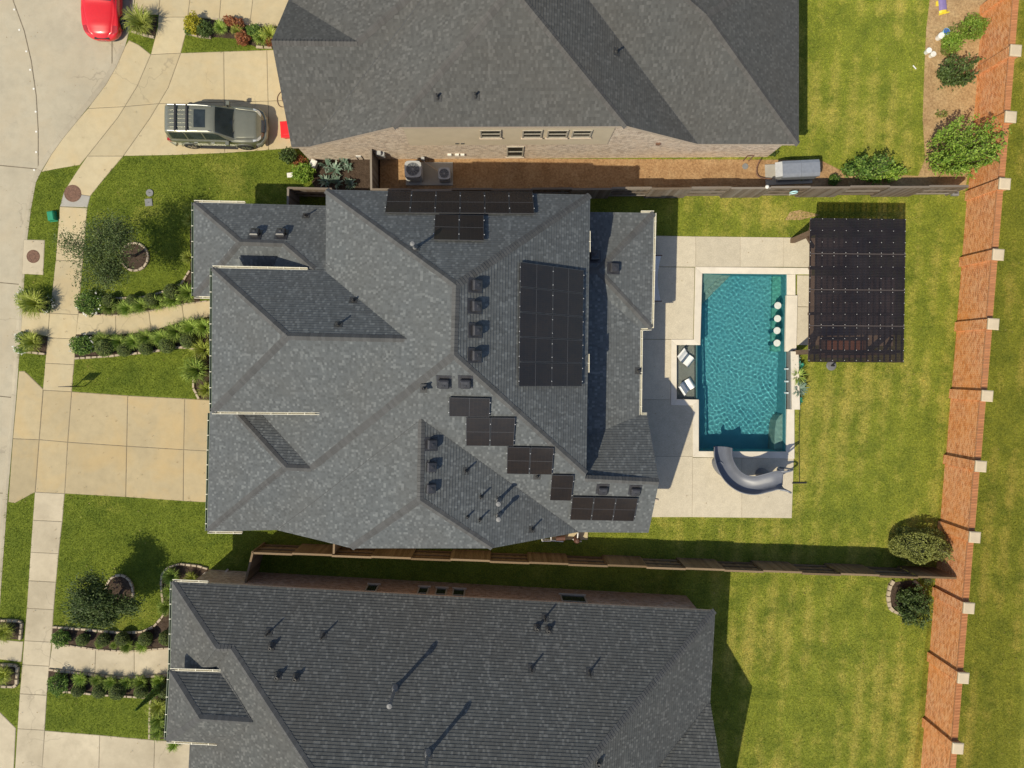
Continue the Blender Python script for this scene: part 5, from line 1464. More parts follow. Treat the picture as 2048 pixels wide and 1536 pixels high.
# stand below the platform and a rounded foot below the bend
q0 = C[-9]; mb = MB(); P8 = []
for (s_, zz, w) in ((.0, .05, .34), (.5, 1.0, .28), (1, q0.z-.1, .24)): P8.append((zz, w))
m = Matrix.Rotation(math.atan2(d_end.y, d_end.x), 4, 'Z'); m.translation = Vector((q0.x, q0.y, 0))
mb.lathe([(w, z) for z, w in P8], M=m, n=12); mb.build('support_column', M['slide'], sl, smooth=True)
q0 = C[18]; mb = MB(); m = Matrix.Translation((q0.x-.12, q0.y-.02, 0)) @ Matrix.Rotation(R(-55), 4, 'Z') @ Matrix.Scale(2.0, 4, (1, 0, 0))
mb.lathe([(.30, .05), (.28, .25), (.22, q0.z-.1)], M=m, n=16); mb.build('support_foot', M['slide'], sl, smooth=True)

# ------------------------------------------------------------------ ledge loungers
def lounger(label, head, foot, w):
    """white S-curved in-water lounger: head and foot are pixel midpoints of its ends"""
    a = W(head[0], head[1], .35); b = W(foot[0], foot[1], 0.0)
    d = Vector((b.x-a.x, b.y-a.y, 0)); L = d.length; d.normalize(); ang = math.atan2(d.y, d.x)
    t = thing('ledge_lounger', label, 'lounger', (a.x, a.y, -.30), ang, 'loungers on the tanning ledge')
    pr = [(0.0, .78), (.06, .74), (.20, .50), (.36, .27), (.52, .19), (.70, .26), (.84, .28), (1.0, .12)]
    cs = catmull([(x*L, 0, z) for x, z in pr], 5)
    mb = MB(); th = .10
    for p, q in zip(cs, cs[1:]):
        mb.face([(p.x, -w/2, p.z), (q.x, -w/2, q.z), (q.x, w/2, q.z), (p.x, w/2, p.z)]); mb.face([(p.x, w/2, p.z-th), (q.x, w/2, q.z-th), (q.x, -w/2, q.z-th), (p.x, -w/2, p.z-th)])
        for s_ in (-1, 1): mb.face([(p.x, s_*w/2, p.z-th), (q.x, s_*w/2, q.z-th), (q.x, s_*w/2, q.z), (p.x, s_*w/2, p.z)])
    for p in (cs[0], cs[-1]): mb.face([(p.x, -w/2, p.z-th), (p.x, w/2, p.z-th), (p.x, w/2, p.z), (p.x, -w/2, p.z)])
    mb.build('seat_shell', M['white'], t, local=True)
    mb = MB(); mb.box((L*.45, 0, .05), (L*.5, w*.7, .10)); mb.build('base', M['white'], t, local=True)
    MB().box((.15*L, 0, .63), (.13, w*.9, .09), M=Matrix.Translation((.10*L, 0, .72)) @ Matrix.Rotation(R(52), 4, 'Y')).build('headrest', M['white'], t, local=True)
    return t
lounger('white curved lounger at the upper end of the tanning ledge', (1360.5, 704.5), (1384.5, 727), .58)
lounger('white curved lounger at the lower end of the tanning ledge', (1362, 782.5), (1387.5, 763), .58)

# ------------------------------------------------------------------ hammock beside the patio
a = W(1296, 470, .55); b = W(1294, 636, .55)
hm = thing('hammock', 'pale canvas hammock with dark spreader bars half under the patio eave', 'hammock', (W(1300, 553).x, W(1300, 553).y, .05))
y0, y1 = W(0, 507, .75).y, W(0, 600, .75).y; xw, xe = W(1280, 553, .7).x, W(1322.5, 507, .75).x
mb = MB(); n = 14; m_ = 8
def hz(u, v): return .72-.32*math.sin(math.pi*v)*(1-.25*abs(2*u-1)**2)
def hx(u, v): c = (xw+xe)/2; return c+(u-.5)*(xe-xw)*(1-.22*math.sin(math.pi*v))
for i in range(n):
    for j in range(m_):
        u0, u1, v0, v1 = j/m_, (j+1)/m_, i/n, (i+1)/n
        mb.face([(hx(u, v), lerp(y0, y1, v), hz(u, v)) for u, v in ((u0, v0), (u0, v1), (u1, v1), (u1, v0))])
mb.build('canvas', M['blue_cloth'], hm, smooth=True, merge=True)
for yy in (y0, y1): MB().bar((xw-.05, yy, .74), (xe+.05, yy, .74), .05, .05).build('spreader_bar', M['wood_dark'], hm)
for yy, en in ((y0, 1), (y1, -1)):
    mb = MB(); tip = ((xw+xe)/2, yy+en*.9, 1.15)
    for k in range(9): mb.tube([(lerp(xw, xe, k/8), yy, .74), tip], .006, 4, False)
    mb.build('strings', M['rope'], hm); MB().tube([tip, ((xw+xe)/2, yy+en*1.0, .6), ((xw+xe)/2, yy+en*.4, .08)], .03, 8).build('stand_arm', M['blacktrim'], hm)
MB().tube([((xw+xe)/2, y0+.4, .08), ((xw+xe)/2, y1-.4, .08)], .03, 8).build('stand_base', M['blacktrim'], hm)
# ------------------------------------------------------------------ plants
def rnd_unit(rs, n):
    v = rs.normal(size=(n, 3)); return v/np.linalg.norm(v, axis=1, keepdims=True)
def leaf_mesh(name, C, size, mat, rs, up=0.35, aspect=0.55, outward=None):
    """diamond leaves at points C (n,3)"""
    n = len(C)
    nn = rnd_unit(rs, n); nn[:, 2] = np.abs(nn[:, 2])+up
    if outward is not None: nn += outward*0.8
    nn /= np.linalg.norm(nn, axis=1, keepdims=True)
    t = np.cross(nn, rnd_unit(rs, n)); t /= np.linalg.norm(t, axis=1, keepdims=True)+1e-9
    b = np.cross(nn, t)
    s = (size*rs.uniform(.6, 1.3, n))[:, None]
    P = np.stack([C-t*s, C+b*s*aspect+nn*s*.12, C+t*s, C-b*s*aspect+nn*s*.12], 1).reshape(-1, 3)
    me = bpy.data.meshes.new(name)
    me.from_pydata(P.tolist(), [], np.arange(4*n).reshape(n, 4).tolist())
    me.materials.append(mat); me.update()
    return me
def strap_mesh(name, n, r, h, mat, rs, width=0.030, arch=1.0, tight=0.0):
    """arching strap leaves from one crown: flax, lily turf, agapanthus"""
    mb = MB()
    for i in range(n):
        a = rs.uniform(0, 2*math.pi); L = r*rs.uniform(.55, 1.08); hh = h*rs.uniform(.6, 1.15); w = width*rs.uniform(.7, 1.25)
        d = np.array([math.cos(a), math.sin(a)]); s_ = np.array([-d[1], d[0]])
        o = rs.uniform(0, .06+tight, 2)*np.array([math.cos(a), math.sin(a)])
        pts = []
        k = 5; el = rs.uniform(.25, 1.0)
        for j in range(k+1):
            t = j/k; rad = L*(t**.85)*(1-.25*el*(1-t)); z = hh*(math.sin(min(1, t*1.05)*math.pi*.62*arch))*(1.0 if el > .5 else .75)
            if j == k: z -= .06*arch
            ww = w*(1-t**2.2)*(.55+.45*min(1, t*3))
            tw = rs.uniform(-.05, .05)*t
            c = d*rad+o+s_*tw
            pts.append(((c[0]-s_[0]*ww, c[1]-s_[1]*ww, z+.004), (c[0]+s_[0]*ww, c[1]+s_[1]*ww, z+.004), (c[0], c[1], z-.25*ww)))
        base = len(mb.v)
        for p in pts: mb.v += [p[0], p[2], p[1]]
        for j in range(k):
            q = base+3*j
            mb.f += [(q, q+1, q+4, q+3), (q+1, q+2, q+5, q+4)]
    mb.uv = []
    me = bpy.data.meshes.new(name); me.from_pydata(mb.v, [], mb.f); me.materials.append(mat); me.update(); return me
def blob_points(rs, n, rx, ry, rz, shell=.75, lumps=0.18, flat=0.0, zc=None):
    """points in the outer shell of a lumpy ellipsoid standing on the ground"""
    u = rnd_unit(rs, n); 
    k = rnd_unit(rs, 7)*rs.uniform(2.5, 4.5, (7, 1))
    l = 1+lumps*np.mean(np.sin(u @ k.T*2.2+rs.uniform(0, 6, 7)), axis=1)*2.0
    r_ = rs.uniform(shell, 1.0, n)**.6*l
    P = u*r_[:, None]*np.array([rx, ry, rz]); P[:, 2] += rz if zc is None else zc
    if flat: P[:, 2] = np.minimum(P[:, 2], flat+rs.uniform(-.05, .03, n))
    P = P[P[:, 2] > .02]
    return P, None
RS = np.random.default_rng(11)
flaxA = [strap_mesh('leaves', 230, .46, .52, M['flax'], RS, .0125) for _ in range(3)]
flaxB = [strap_mesh('leaves', 200, .42, .46, M['flax_y'], RS, .0125) for _ in range(2)]
flaxL = [strap_mesh('leaves', 360, .72, .75, M['flax_y'], RS, .015) for _ in range(2)]
ball = []
for _ in range(3):
    P, _u = blob_points(RS, 2600, .36, .36, .36, .86, .04); ball.append(leaf_mesh('leaves', P, .028, M['box'], RS, .3))
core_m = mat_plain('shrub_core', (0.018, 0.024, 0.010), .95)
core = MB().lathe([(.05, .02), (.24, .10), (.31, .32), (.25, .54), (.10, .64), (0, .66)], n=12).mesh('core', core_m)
twig = MB().lathe([(.05, 0), (.03, .1), (.0, .2)], n=6).mesh('crown_base', M['bark'])
ATOP = 0
def flax(px, py, lab, kind=0, s=1.0, h=0.0, group=None, name='strap_leaf_clump', cat='plant', z0=0.02):
    p = W(px, py, h); src = (flaxA, flaxB, flaxL)[kind]
    t = thing(name, lab, cat, (p.x, p.y, z0), RND.uniform(0, 6.28), group, s*1.14)
    shared('leaves', RND.choice(src), t); shared('crown_base', twig, t)
    return t
def boxball(px, py, lab, s=1.0, group=None, sz=1.0):
    p = W(px, py, .35*s); t = thing('boxwood_ball', lab, 'shrub', (p.x, p.y, 0.02), RND.uniform(0, 6.28), group, s)
    shared('foliage', RND.choice(ball), t, scale=(1, 1, sz)); shared('core', core, t, scale=(.98, .98, .98*sz))
    return t
def shrub(px, py, lab, rx, ry, rz, mat, n=1500, leaf=.05, name='leafy_shrub', h=None, group=None, lumps=.25, shell=.45, flat=0, flowers=0, cat='shrub', coref=.72, seed=None):
    p = W(px, py, rz if h is None else h); t = thing(name, lab, cat, (p.x, p.y, .02), 0, group)
    rs = RS if seed is None else np.random.default_rng(seed)
    P, u = blob_points(rs, n, rx, ry, rz, shell, lumps, flat)
    mesh_obj('foliage', leaf_mesh('foliage', P, leaf, mat, rs), t)
    if coref: 
        o = shared('core', core, t, scale=(rx*2.4*coref, ry*2.4*coref, rz*2.6*coref)); 
    else: shared('stem', twig, t)
    if flowers:
        a = RS.uniform(0, 6.28, flowers); rr = RS.uniform(.75, 1.08, flowers)
        Q = np.stack([np.cos(a)*rr*rx, np.sin(a)*rr*ry, RS.uniform(.5, 1.5, flowers)*rz], 1)
        Q = np.repeat(Q, 4, 0)+RS.normal(size=(flowers*4, 3))*.02
        mesh_obj('flowers', leaf_mesh('flowers', Q, .032, M['petal'], RS, 1.2, .9), t)
    return t
# --- middle house: row north of the walk (from the sidewalk towards the house)
for i, (x, y, s) in enumerate([(221, 614, 1.0), (255, 617, 1.0), (283, 612, .95), (316, 606, .95), (348, 599, 1.1), (378, 586, 1.15)]):
    flax(x, y, 'arching green grass clump, %s from the sidewalk in the row north of the middle walk' % ordinal(i), 0, s, .25, 'grass clumps north of the middle walk')
for i, (x, y, s) in enumerate([(219, 602, .95), (266, 601, .9), (303, 599, .95), (345, 583, 1.15)]):
    boxball(x, y, 'clipped boxwood ball, %s from the sidewalk behind the north row of grass clumps' % ordinal(i), s, 'boxwood balls north of the middle walk')
shrub(178, 607, 'glossy green shrub with white flowers at the sidewalk end of the north bed', .68, .62, .42, M['leaf'], 2600, .045, flowers=20)
# --- row south of the walk
for i, (x, y, s) in enumerate([(207, 681, 1.0), (238, 684, .95), (267, 683, .95), (294, 675, 1.0), (326, 677, 1.1), (352, 663, 1.1), (384, 655, 1.15), (410, 655, 1.1)]):
    flax(x, y, 'arching green grass clump, %s from the sidewalk in the row south of the middle walk' % ordinal(i), 0, s, .25, 'grass clumps south of the middle walk')
for i, (x, y, s) in enumerate([(210, 696, 1.25), (249, 700, .98), (292, 697, .98), (334, 691, 1.12), (377, 681, 1.15)]):
    boxball(x, y, 'clipped boxwood ball, %s from the sidewalk in front of the south row of grass clumps' % ordinal(i), s, 'boxwood balls south of the middle walk')
shrub(165, 690, 'glossy green shrub with white flowers at the sidewalk end of the south bed', .62, .55, .42, M['leaf'], 2400, .045, flowers=24)
flax(408, 700, 'bright grass clump at the wall corner south of the middle walk', 1, 1.35, .25); flax(395, 740, 'large grass clump beside the gutter above the stone kerb bed', 0, 1.5, .3); flax(414, 780, 'small grass clump beside the driveway at the house wall', 1, 1.0, .2)
flax(384, 442, 'grass clump at the upper corner of the single-storey front wing', 1, .95, .25); flax(378, 515, 'grass clump at the middle of the single-storey front wing', 1, .9, .25)
# --- street side planters
t = flax(70, 606, 'large pale grass clump ringed with white flowers beside the curb', 2, 1.05, .4)
shrub(47, 598, 'white flowering ground shrub at the left of the upper curb planter', .35, .55, .25, M['leaf'], 700, .04, flowers=26, coref=.6)
shrub(95, 608, 'white flowering ground shrub at the right of the upper curb planter', .35, .5, .25, M['leaf_dark'], 700, .04, flowers=22, coref=.6)
flax(65, 684, 'smaller pale grass clump in the lower curb planter', 2, .78, .35)
shrub(42, 676, 'white flowering shrub at the upper left of the lower curb planter', .3, .3, .22, M['leaf'], 400, .04, flowers=16, coref=.6); shrub(42, 698, 'white flowering shrub at the lower left of the lower curb planter', .35, .25, .22, M['leaf'], 400, .04, flowers=16, coref=.6)
# --- lower house beds
for i, (x, y, s) in enumerate([(200, 1288, .55), (228, 1290, .5), (256, 1291, .8), (286, 1290, .8)]):
    flax(x, y, 'green grass clump, %s from the sidewalk above the lower walk' % ordinal(i), 0, s, .2, 'grass clumps above the lower walk')
for i, (x, y, s) in enumerate([(166, 1279, .9), (208, 1279, .95), (245, 1277, 1.0), (292, 1277, 1.0), (334, 1275, 1.1)]):
    boxball(x, y, 'olive boxwood ball, %s from the sidewalk above the lower walk' % ordinal(i), s, 'boxwood balls above the lower walk')
shrub(122, 1277, 'leafy shrub under the tree at the sidewalk end of the lower bed', .45, .45, .35, M['leaf'], 1300, .045, coref=.6)
for i, (x, y, s) in enumerate([(162, 1358, .85), (194, 1360, .75), (223, 1364, .85), (253, 1365, .75), (282, 1363, .9), (318, 1361, .8)]):
    flax(x, y, 'green grass clump, %s from the sidewalk below the lower walk' % ordinal(i), 0, s, .25, 'grass clumps below the lower walk')
for i, (x, y, s) in enumerate([(157, 1380, .92), (200, 1382, 1.0), (236, 1383, 1.15), (283, 1382, 1.0), (331, 1380, 1.1)]):
    boxball(x, y, 'olive boxwood ball, %s from the sidewalk below the lower walk' % ordinal(i), s, 'boxwood balls below the lower walk')
shrub(117, 1368, 'leafy shrub at the sidewalk end of the bed below the lower walk', .55, .6, .42, M['leaf'], 1900, .045, coref=.6)
flax(318, 1412, 'pale grass clump at the top of the strip bed by the lower house wall', 2, .75, .3); flax(318, 1440, 'dark grass clump in the middle of the strip bed by the lower house', 0, 1.1, .3); flax(316, 1466, 'shrubby grass clump at the foot of the strip bed by the lower driveway', 0, .85, .3)
flax(10, 1262, 'bright grass clump in the upper stone planter at the left edge', 1, 1.3, .3); flax(8, 1348, 'pale grass clump in the lower stone planter at the left edge', 2, .7, .3)
flax(344, 1152, 'dark grass clump at the top of the curved bed by the lower house', 0, 1.0, .25); flax(338, 1183, 'mixed grass clump halfway down the curved bed by the lower house', 0, .8, .25); flax(334, 1213, 'grass clump at the foot of the curved bed by the lower house', 0, .95, .25); flax(383, 1155, 'grass clump beside the grey hatch of the lower house', 1, .8, .2)
flax(348, 1490, 'small clump at the driveway corner of the lower house', 0, .7, .2)
# pointed cypress leaning across the lower bed
p = W(306, 1382, 1.2); t = thing('cypress', 'narrow dark cypress beside the entry of the lower house', 'shrub', (W(327, 1368).x, W(327, 1368).y, .02))
P = []; rsx = np.random.default_rng(5)
for _ in range(1800):
    z = rsx.uniform(.1, 2.9); r_ = .26*(1-z/3.0)**.8*rsx.uniform(.6, 1); a = rsx.uniform(0, 6.28); P.append((math.cos(a)*r_, math.sin(a)*r_, z))
mesh_obj('foliage', leaf_mesh('foliage', np.array(P), .05, M['leaf'], rsx, .2), t); MB().lathe([(.05, 0), (.03, 2.6)], n=8).build('trunk', M['bark'], t, local=True)
# --- upper house bed
flax(283, 47, 'big pale green fountain grass beside the red car', 2, 1.05, .4)
shrub(387, 46, 'yellow leaved bush at the sidewalk end of the upper bed', .42, .5, .42, M['leaf_y'], 1400, .05, coref=.5)
shrub(408, 58, 'dark green bush next to the yellow one in the upper bed', .45, .42, .35, M['leaf_dark'], 1200, .045, coref=.5)
shrub(378, 62, 'low green bush below the yellow one', .25, .2, .2, M['leaf'], 400, .04, coref=.5)
flax(443, 57, 'grassy tuft in the middle of the upper bed', 0, .8, .2); flax(475, 62, 'pale grassy tuft right of the middle in the upper bed', 1, .8, .2)
shrub(461, 43, 'rust red bush at the walk side of the upper bed', .32, .3, .35, M['leaf_red'], 600, .045, coref=.3); shrub(478, 47, 'orange brown bush beside the rust red one', .30, .25, .3, M['leaf_red'], 500, .045, coref=.3)
shrub(486, 77, 'rust coloured bush at the lawn side of the upper bed', .38, .36, .32, M['leaf_red'], 900, .045, coref=.5)
shrub(508, 62, 'green bush towards the upper house', .4, .35, .35, M['leaf'], 900, .045, coref=.5)
flax(524, 78, 'green tuft near the upper house wall', 0, .9, .2); flax(540, 70, 'yellow green tuft against the upper house eave', 1, 1.1, .25); shrub(541, 84, 'brown tuft at the corner of the upper house bed', .3, .2, .3, M['leaf_red'], 500, .04, coref=.3)
# --- side yard of the upper house
shrub(578, 312, 'dark leafy shrub at the driveway corner of the upper house', .45, .38, .45, M['leaf_dark'], 1000, .06, coref=.4); shrub(598, 328, 'dry brown shrub between two green ones', .35, .45, .2, M['leaf_red'], 500, .05, coref=.3)
shrub(607, 345, 'bright green shrub beside the mulch of the side yard', .55, .5, .42, M['leaf_bright'], 1500, .06, coref=.5)
for i, (x, y, s, lb) in enumerate([(652, 330, 1.0, 'silver agave nearest the white box by the brick wall'), (668, 338, 1.15, 'large silver agave in the side yard mulch'), (688, 326, .9, 'silver agave close to the brick wall'), (696, 334, .7, 'small agave at the right of the side yard group'),
                                 (650, 362, .9, 'shaded agave nearest the alcove fence'), (672, 365, 1.0, 'shaded agave in the middle behind the roof edge'), (700, 368, .9, 'shaded agave at the right behind the roof edge')]):
    p = W(x, y, .2); t = thing('agave', lb, 'plant', (p.x, p.y, .02), i, 'agaves in the side yard', s)
    mesh_obj('leaves', strap_mesh('leaves', 26, .42, .36, M['agave'], RS, .055, .8), t); shared('crown_base', twig, t)
# --- back yard of the upper house
def upright(px, py, lab, r_, h, stems, mat, leaf, seed, n=22, spread=.55, cat='shrub', name='upright_shrub'):
    """many tall leafy shoots fanning from the ground"""
    rs = np.random.default_rng(seed); p = W(px, py); t = thing(name, lab, cat, (p.x, p.y, .01))
    mb = MB(); P = []
    for i in range(stems):
        a = rs.uniform(0, 6.28); q = math.sqrt(rs.uniform(0, 1))
        bx, by = math.cos(a)*q*r_[0]*.55, math.sin(a)*q*r_[1]*.55; tx, ty = math.cos(a)*q*r_[0], math.sin(a)*q*r_[1]; hh = h*rs.uniform(.6, 1.05)*(1-.3*q)
        mb.tube([(bx, by, 0), ((bx+tx)/2, (by+ty)/2, hh*.5), (tx, ty, hh)], [.018, .012, .004], 5, False)
        m = int(n*rs.uniform(.7, 1.3))
        for k in range(m):
            f = rs.uniform(.18, 1.02); w = .13*(1.1-.5*f)
            P.append((lerp(bx, tx, f)+rs.normal()*w, lerp(by, ty, f)+rs.normal()*w, hh*f+rs.normal()*.04))
    mb.build('stems', M['bark'], t, local=True); mesh_obj('foliage', leaf_mesh('foliage', np.array(P), leaf, mat, rs, .3), t)
    return t
upright(1886, 316, 'large bushy green shrub in the fence corner by the brick wall', (1.75, 1.5), 3.7, 75, M['leaf_bright'], .07, 21, 85)
upright(1712, 345, 'spreading green shrub along the back yard fence', (1.2, .6), 2.6, 26, M['leaf'], .07, 22, 65); upright(1755, 350, 'light green shrub leaning on the fence near the corner', (1.5, .55), 1.2, 26, M['leaf_bright'], .08, 23, 55)
upright(1893, 155, 'dark green upright shrub in the dry bed by the brick wall', (.95, .8), 2.2, 26, M['leaf_dark'], .08, 24, 60)
shrub(1905, 85, 'yellow green bush below the white bucket', .55, .5, .45, M['leaf_bright'], 1300, .055, coref=.3, seed=41); shrub(1945, 55, 'olive green bush against the upper brick wall', .7, .6, .55, M['leaf_bright'], 1700, .055, coref=.3, seed=42); shrub(1897, 102, 'yellowish weed patch beside the dark shrub', .4, .3, .22, M['leaf_olive'], 500, .05, coref=0, seed=43); shrub(1912, 62, 'sparse twiggy bush above the yellow one', .45, .4, .4, M['leaf_olive'], 260, .05, coref=0, seed=44)
shrub(1668, 360, 'small round plant at the foot of the fence', .32, .3, .3, M['leaf'], 500, .05, coref=.5, seed=45); shrub(1608, 352, 'weedy plant between generator and fence', .7, .2, .35, M['leaf_olive'], 500, .05, coref=0, seed=46)
shrub(1545, 302, 'weeds at the back corner of the upper house', .3, .3, .2, M['leaf_dark'], 250, .05, coref=0, seed=47); shrub(1882, 228, 'dry weeds beside the dark upright shrub', .35, .2, .15, M['leaf_olive'], 150, .05, coref=0, seed=48)
# --- back yard corner hedge of the middle house
p = W(1846, 1098, 1.3)
t = shrub(1846, 1097, 'wide clipped olive hedge in the corner by the brick wall', 1.5, .92, .80, M['leaf_olive'], 9000, .05, name='clipped_hedge', h=1.3, lumps=.22, shell=.80, flat=1.5, coref=.82)
upright(1846, 1092, 'slim upright tree growing out of the clipped hedge', (.55, .5), 2.7, 20, M['leaf_olive'], .06, 31, 40)
upright(1812, 1203, 'dark green shrub in the stone ring below the fence', (.95, 1.15), 1.6, 60, M['leaf_dark'], .065, 32, 80)
upright(1852, 1160, 'thin grey green tuft below the fence by the wall', (.35, .3), .6, 12, M['leaf_tree'], .05, 33, 14)
# --- potted plants behind the pool wall
for i, (x, y, s, m_, lb) in enumerate([(1594, 724, .75, 'agave', 'grey green rosette plant nearest the pergola'), (1601, 731, .75, 'leaf_teal', 'bright teal rosette plant behind the pool wall'), (1598, 752, 1.1, 'flax', 'spiky green palm in the middle behind the pool wall'),
                                    (1600, 777, 1.05, 'agave', 'pale blue green spiky plant behind the pool wall'), (1600, 800, .7, 'leaf_teal', 'teal rosette plant at the lower end of the pool wall'), (1592, 800, .5, 'flax', 'small green plant beside the lower teal rosette')]):
    p = W(x, y, .5); t = thing('potted_plant', lb, 'plant', (p.x, p.y, 0), i*1.3, 'potted plants behind the pool wall', s)
    MB().lathe([(.16, 0), (.22, .32), (.24, .36), (.20, .36), (.18, .30), (0, .30)], n=14).build('pot', M['dark_pot'], t, local=True)
    me = strap_mesh('leaves', 48 if m_ != 'leaf_teal' else 60, .46 if m_ != 'leaf_teal' else .34, .32, M[m_], RS, .022 if m_ == 'flax' else .036, .9)
    o = mesh_obj('leaves', me, t); o.location.z = .30

# --- trees
def tree(name, lab, px, py, h, rx, seed, mat, leaf, n_leaf, levels=4, spars=.18, dx=0.0, dy=0.0):
    rs = np.random.default_rng(seed); rr = random.Random(seed)
    p = W(px, py); t = thing(name, lab, 'tree', (p.x, p.y, 0.02))
    mb = MB(); tips = []
    def branch(a, d, L, r_, lev):
        pts = [a]; dd = d.copy(); n = 4
        for k in range(n):
            dd = (dd+Vector((rr.uniform(-1, 1), rr.uniform(-1, 1), rr.uniform(-.3, .6)))*.16).normalized(); pts.append(pts[-1]+dd*(L/n))
        mb.tube(pts, [lerp(r_, r_*.55, k/n) for k in range(n+1)], 7 if lev < 2 else 4, False)
        if lev >= 2:
            for q in pts[1:]: tips.append((q, dd.copy(), lev))
        if lev < levels:
            for k in range(rr.randint(3, 4) if lev else 5):
                i = rr.randint(2, n) if lev else rr.choice((3, 4, 4)); az = rr.uniform(0, 6.28) if lev else k*6.28/5+rr.uniform(-.4, .4)
                sp = rr.uniform(.5, 1.0) if lev else rr.uniform(.55, .85)
                out = Vector((math.cos(az), math.sin(az), 0)); nd = (dd*(1-sp*.55)+out*sp*.9+Vector((0, 0, .25))).normalized()
                branch(pts[i], nd, L*rr.uniform(.58, .8), r_*.5, lev+1)
    branch(Vector((0, 0, 0)), Vector((dx, dy, 1)).normalized(), h*.38, .085, 0)
    mb.build('trunk', M['bark'], t, local=True)
    T = np.array([list(q[0]) for q in tips]); i = rs.integers(0, len(T), n_leaf)
    C = T[i]+rs.normal(size=(n_leaf, 3))*spars*np.array([1, 1, .8])
    mesh_obj('crown', leaf_mesh('crown', C, leaf, mat, rs, .2, .42), t)
    return t
tree('street_tree', 'loose airy tree in the stone ring before the middle house', 270, 512, 4.7, 2.0, 4, M['leaf_tree'], .052, 13500, 4, .27, .16, .03)
tree('street_tree', 'denser dark tree in the stone ring before the lower house', 240, 1190, 3.5, 1.6, 14, M['leaf_dark'], .062, 21000, 4, .18, -.02, .16).scale = (1.32, .92, .95)
# --- grass blades
def grass():
    rs = np.random.default_rng(2)
    a, b = W(-20, 1556), W(2068, -20)
    A = (b.x-a.x)*(b.y-a.y); n = int(A*620)
    X = rs.uniform(a.x, b.x, n); Y = rs.uniform(a.y, b.y, n)
    keep = np.ones(n, bool)
    # ragged edges: blades creep a few centimetres over paving and soil
    wob = .05*np.sin(X*9.1+np.sin(Y*5.3)*2)+.05*np.sin(Y*11.7+np.sin(X*6.1)*2)+rs.normal(size=n)*.025
    wob2 = .05*np.sin(Y*8.3+np.sin(X*7.9)*2)+.05*np.sin(X*12.9+np.sin(Y*4.7)*2)+rs.normal(size=n)*.025
    for poly in NOGRASS: keep &= ~inside(poly, X+wob, Y+wob2)
    X, Y = X[keep], Y[keep]; n = len(X)
    az = rs.uniform(0, 2*math.pi, n); L = rs.uniform(.05, .11, n); lean = rs.uniform(.2, 1.0, n); w = rs.uniform(.006, .012, n)
    dx, dy = np.cos(az), np.sin(az)
    B = np.stack([X, Y, np.zeros(n)], 1); S = np.stack([-dy*w, dx*w, np.zeros(n)], 1)
    Tp = B+np.stack([dx*L*lean, dy*L*lean, L*np.sqrt(np.maximum(.15, 1-lean**2*.8))], 1)
    P = np.stack([B-S, B+S, Tp], 1).reshape(-1, 3).astype(np.float32)
    me = bpy.data.meshes.new('grass'); me.vertices.add(3*n); me.vertices.foreach_set('co', P.ravel())
    me.loops.add(3*n); me.loops.foreach_set('vertex_index', np.arange(3*n, dtype=np.int32))
    me.polygons.add(n); me.polygons.foreach_set('loop_start', np.arange(0, 3*n, 3, dtype=np.int32))
    me.materials.append(M['blade']); me.update(calc_edges=True); me.validate()
    o = mesh_obj('grass', me); tag(o, 'short mown lawn grass, green with dry yellow patches', 'grass', kind='stuff')
    print('BLADES', n)
grass()
# --- fallen leaves and clippings on lawns and paving
rs_ = np.random.default_rng(77); a_, b_ = W(-10, 1546), W(2058, -10)
Q = np.stack([rs_.uniform(a_.x, b_.x, 1500), rs_.uniform(a_.y, b_.y, 1500), rs_.uniform(.055, .10, 1500)], 1)
ok = np.ones(len(Q), bool)
for poly in [[(p.x, p.y) for p in poly_px([(1385, 530), (1600, 530), (1600, 920), (1380, 920), (1335, 815), (1335, 670)])]]: ok &= ~inside(poly, Q[:, 0], Q[:, 1])
o = mesh_obj('fallen_leaves', leaf_mesh('fallen_leaves', Q[ok], .030, M['litter'], rs_, 2.0, .6)); tag(o, 'scattered brown fallen leaves on lawns and paving', 'leaf litter', kind='stuff')
# ------------------------------------------------------------------ stone edging
stone_me = []
for k in range(4):
    rs = random.Random(k+50); mb = MB(); q = [(-.5+rs.uniform(0, .06), -.5+rs.uniform(0, .1)), (.5-rs.uniform(0, .06), -.5+rs.uniform(0, .12)), (.5-rs.uniform(0, .05), .5-rs.uniform(0, .12)), (-.5+rs.uniform(0, .06), .5-rs.uniform(0, .1))]
    mb.prism(q, 0, 1, .07, .18); stone_me.append(mb.mesh('stone', M['stone']))
def edging(label, pts, w=.13, h=.14, L0=.30, closed=False, pale=None):
    P = poly_px(pts); 
    if closed: P.append(P[0])
    t = thing('stone_edging', label, 'edging', tuple(P[0]))
    seg = []; tot = 0
    for a, b in zip(P, P[1:]): seg.append((tot, a, b)); tot += (b-a).length
    n = max(1, int(tot/L0)); s_ = tot/n
    def at(d):
        for (q, a, b) in seg:
            l = (b-a).length
            if d <= q+l+1e-6: return a.lerp(b, (d-q)/l)
        return P[-1]
    for i in range(n):
        a, b = at(i*s_), at((i+1)*s_); c = (a+b)/2-P[0]; d = b-a
        shared('stone', stone_me[RND.randrange(4)], t, (c.x, c.y, -.02), (0, 0, math.atan2(d.y, d.x)+RND.uniform(-.05, .05)), (d.length*.95, w*RND.uniform(.85, 1.15), h*RND.uniform(.9, 1.1)))
    return t
edging('pale stone edging along the north bed of the middle walk', [(158, 602), (201, 595), (246, 597), (287, 595), (328, 584), (364, 569), (381, 541)])
edging('pale stone edging along the south bed of the middle walk', [(150, 717), (210, 713), (260, 708), (314, 702), (355, 694), (391, 697)])
edging('stone edging beside the front wall above the main driveway', [(391, 740), (388, 759), (388, 776), (399, 798)])
edging('low stone edging on the walk side of the north bed', [(190, 629), (232, 631), (273, 626), (301, 622), (364, 609), (415, 602)], .08, .08)
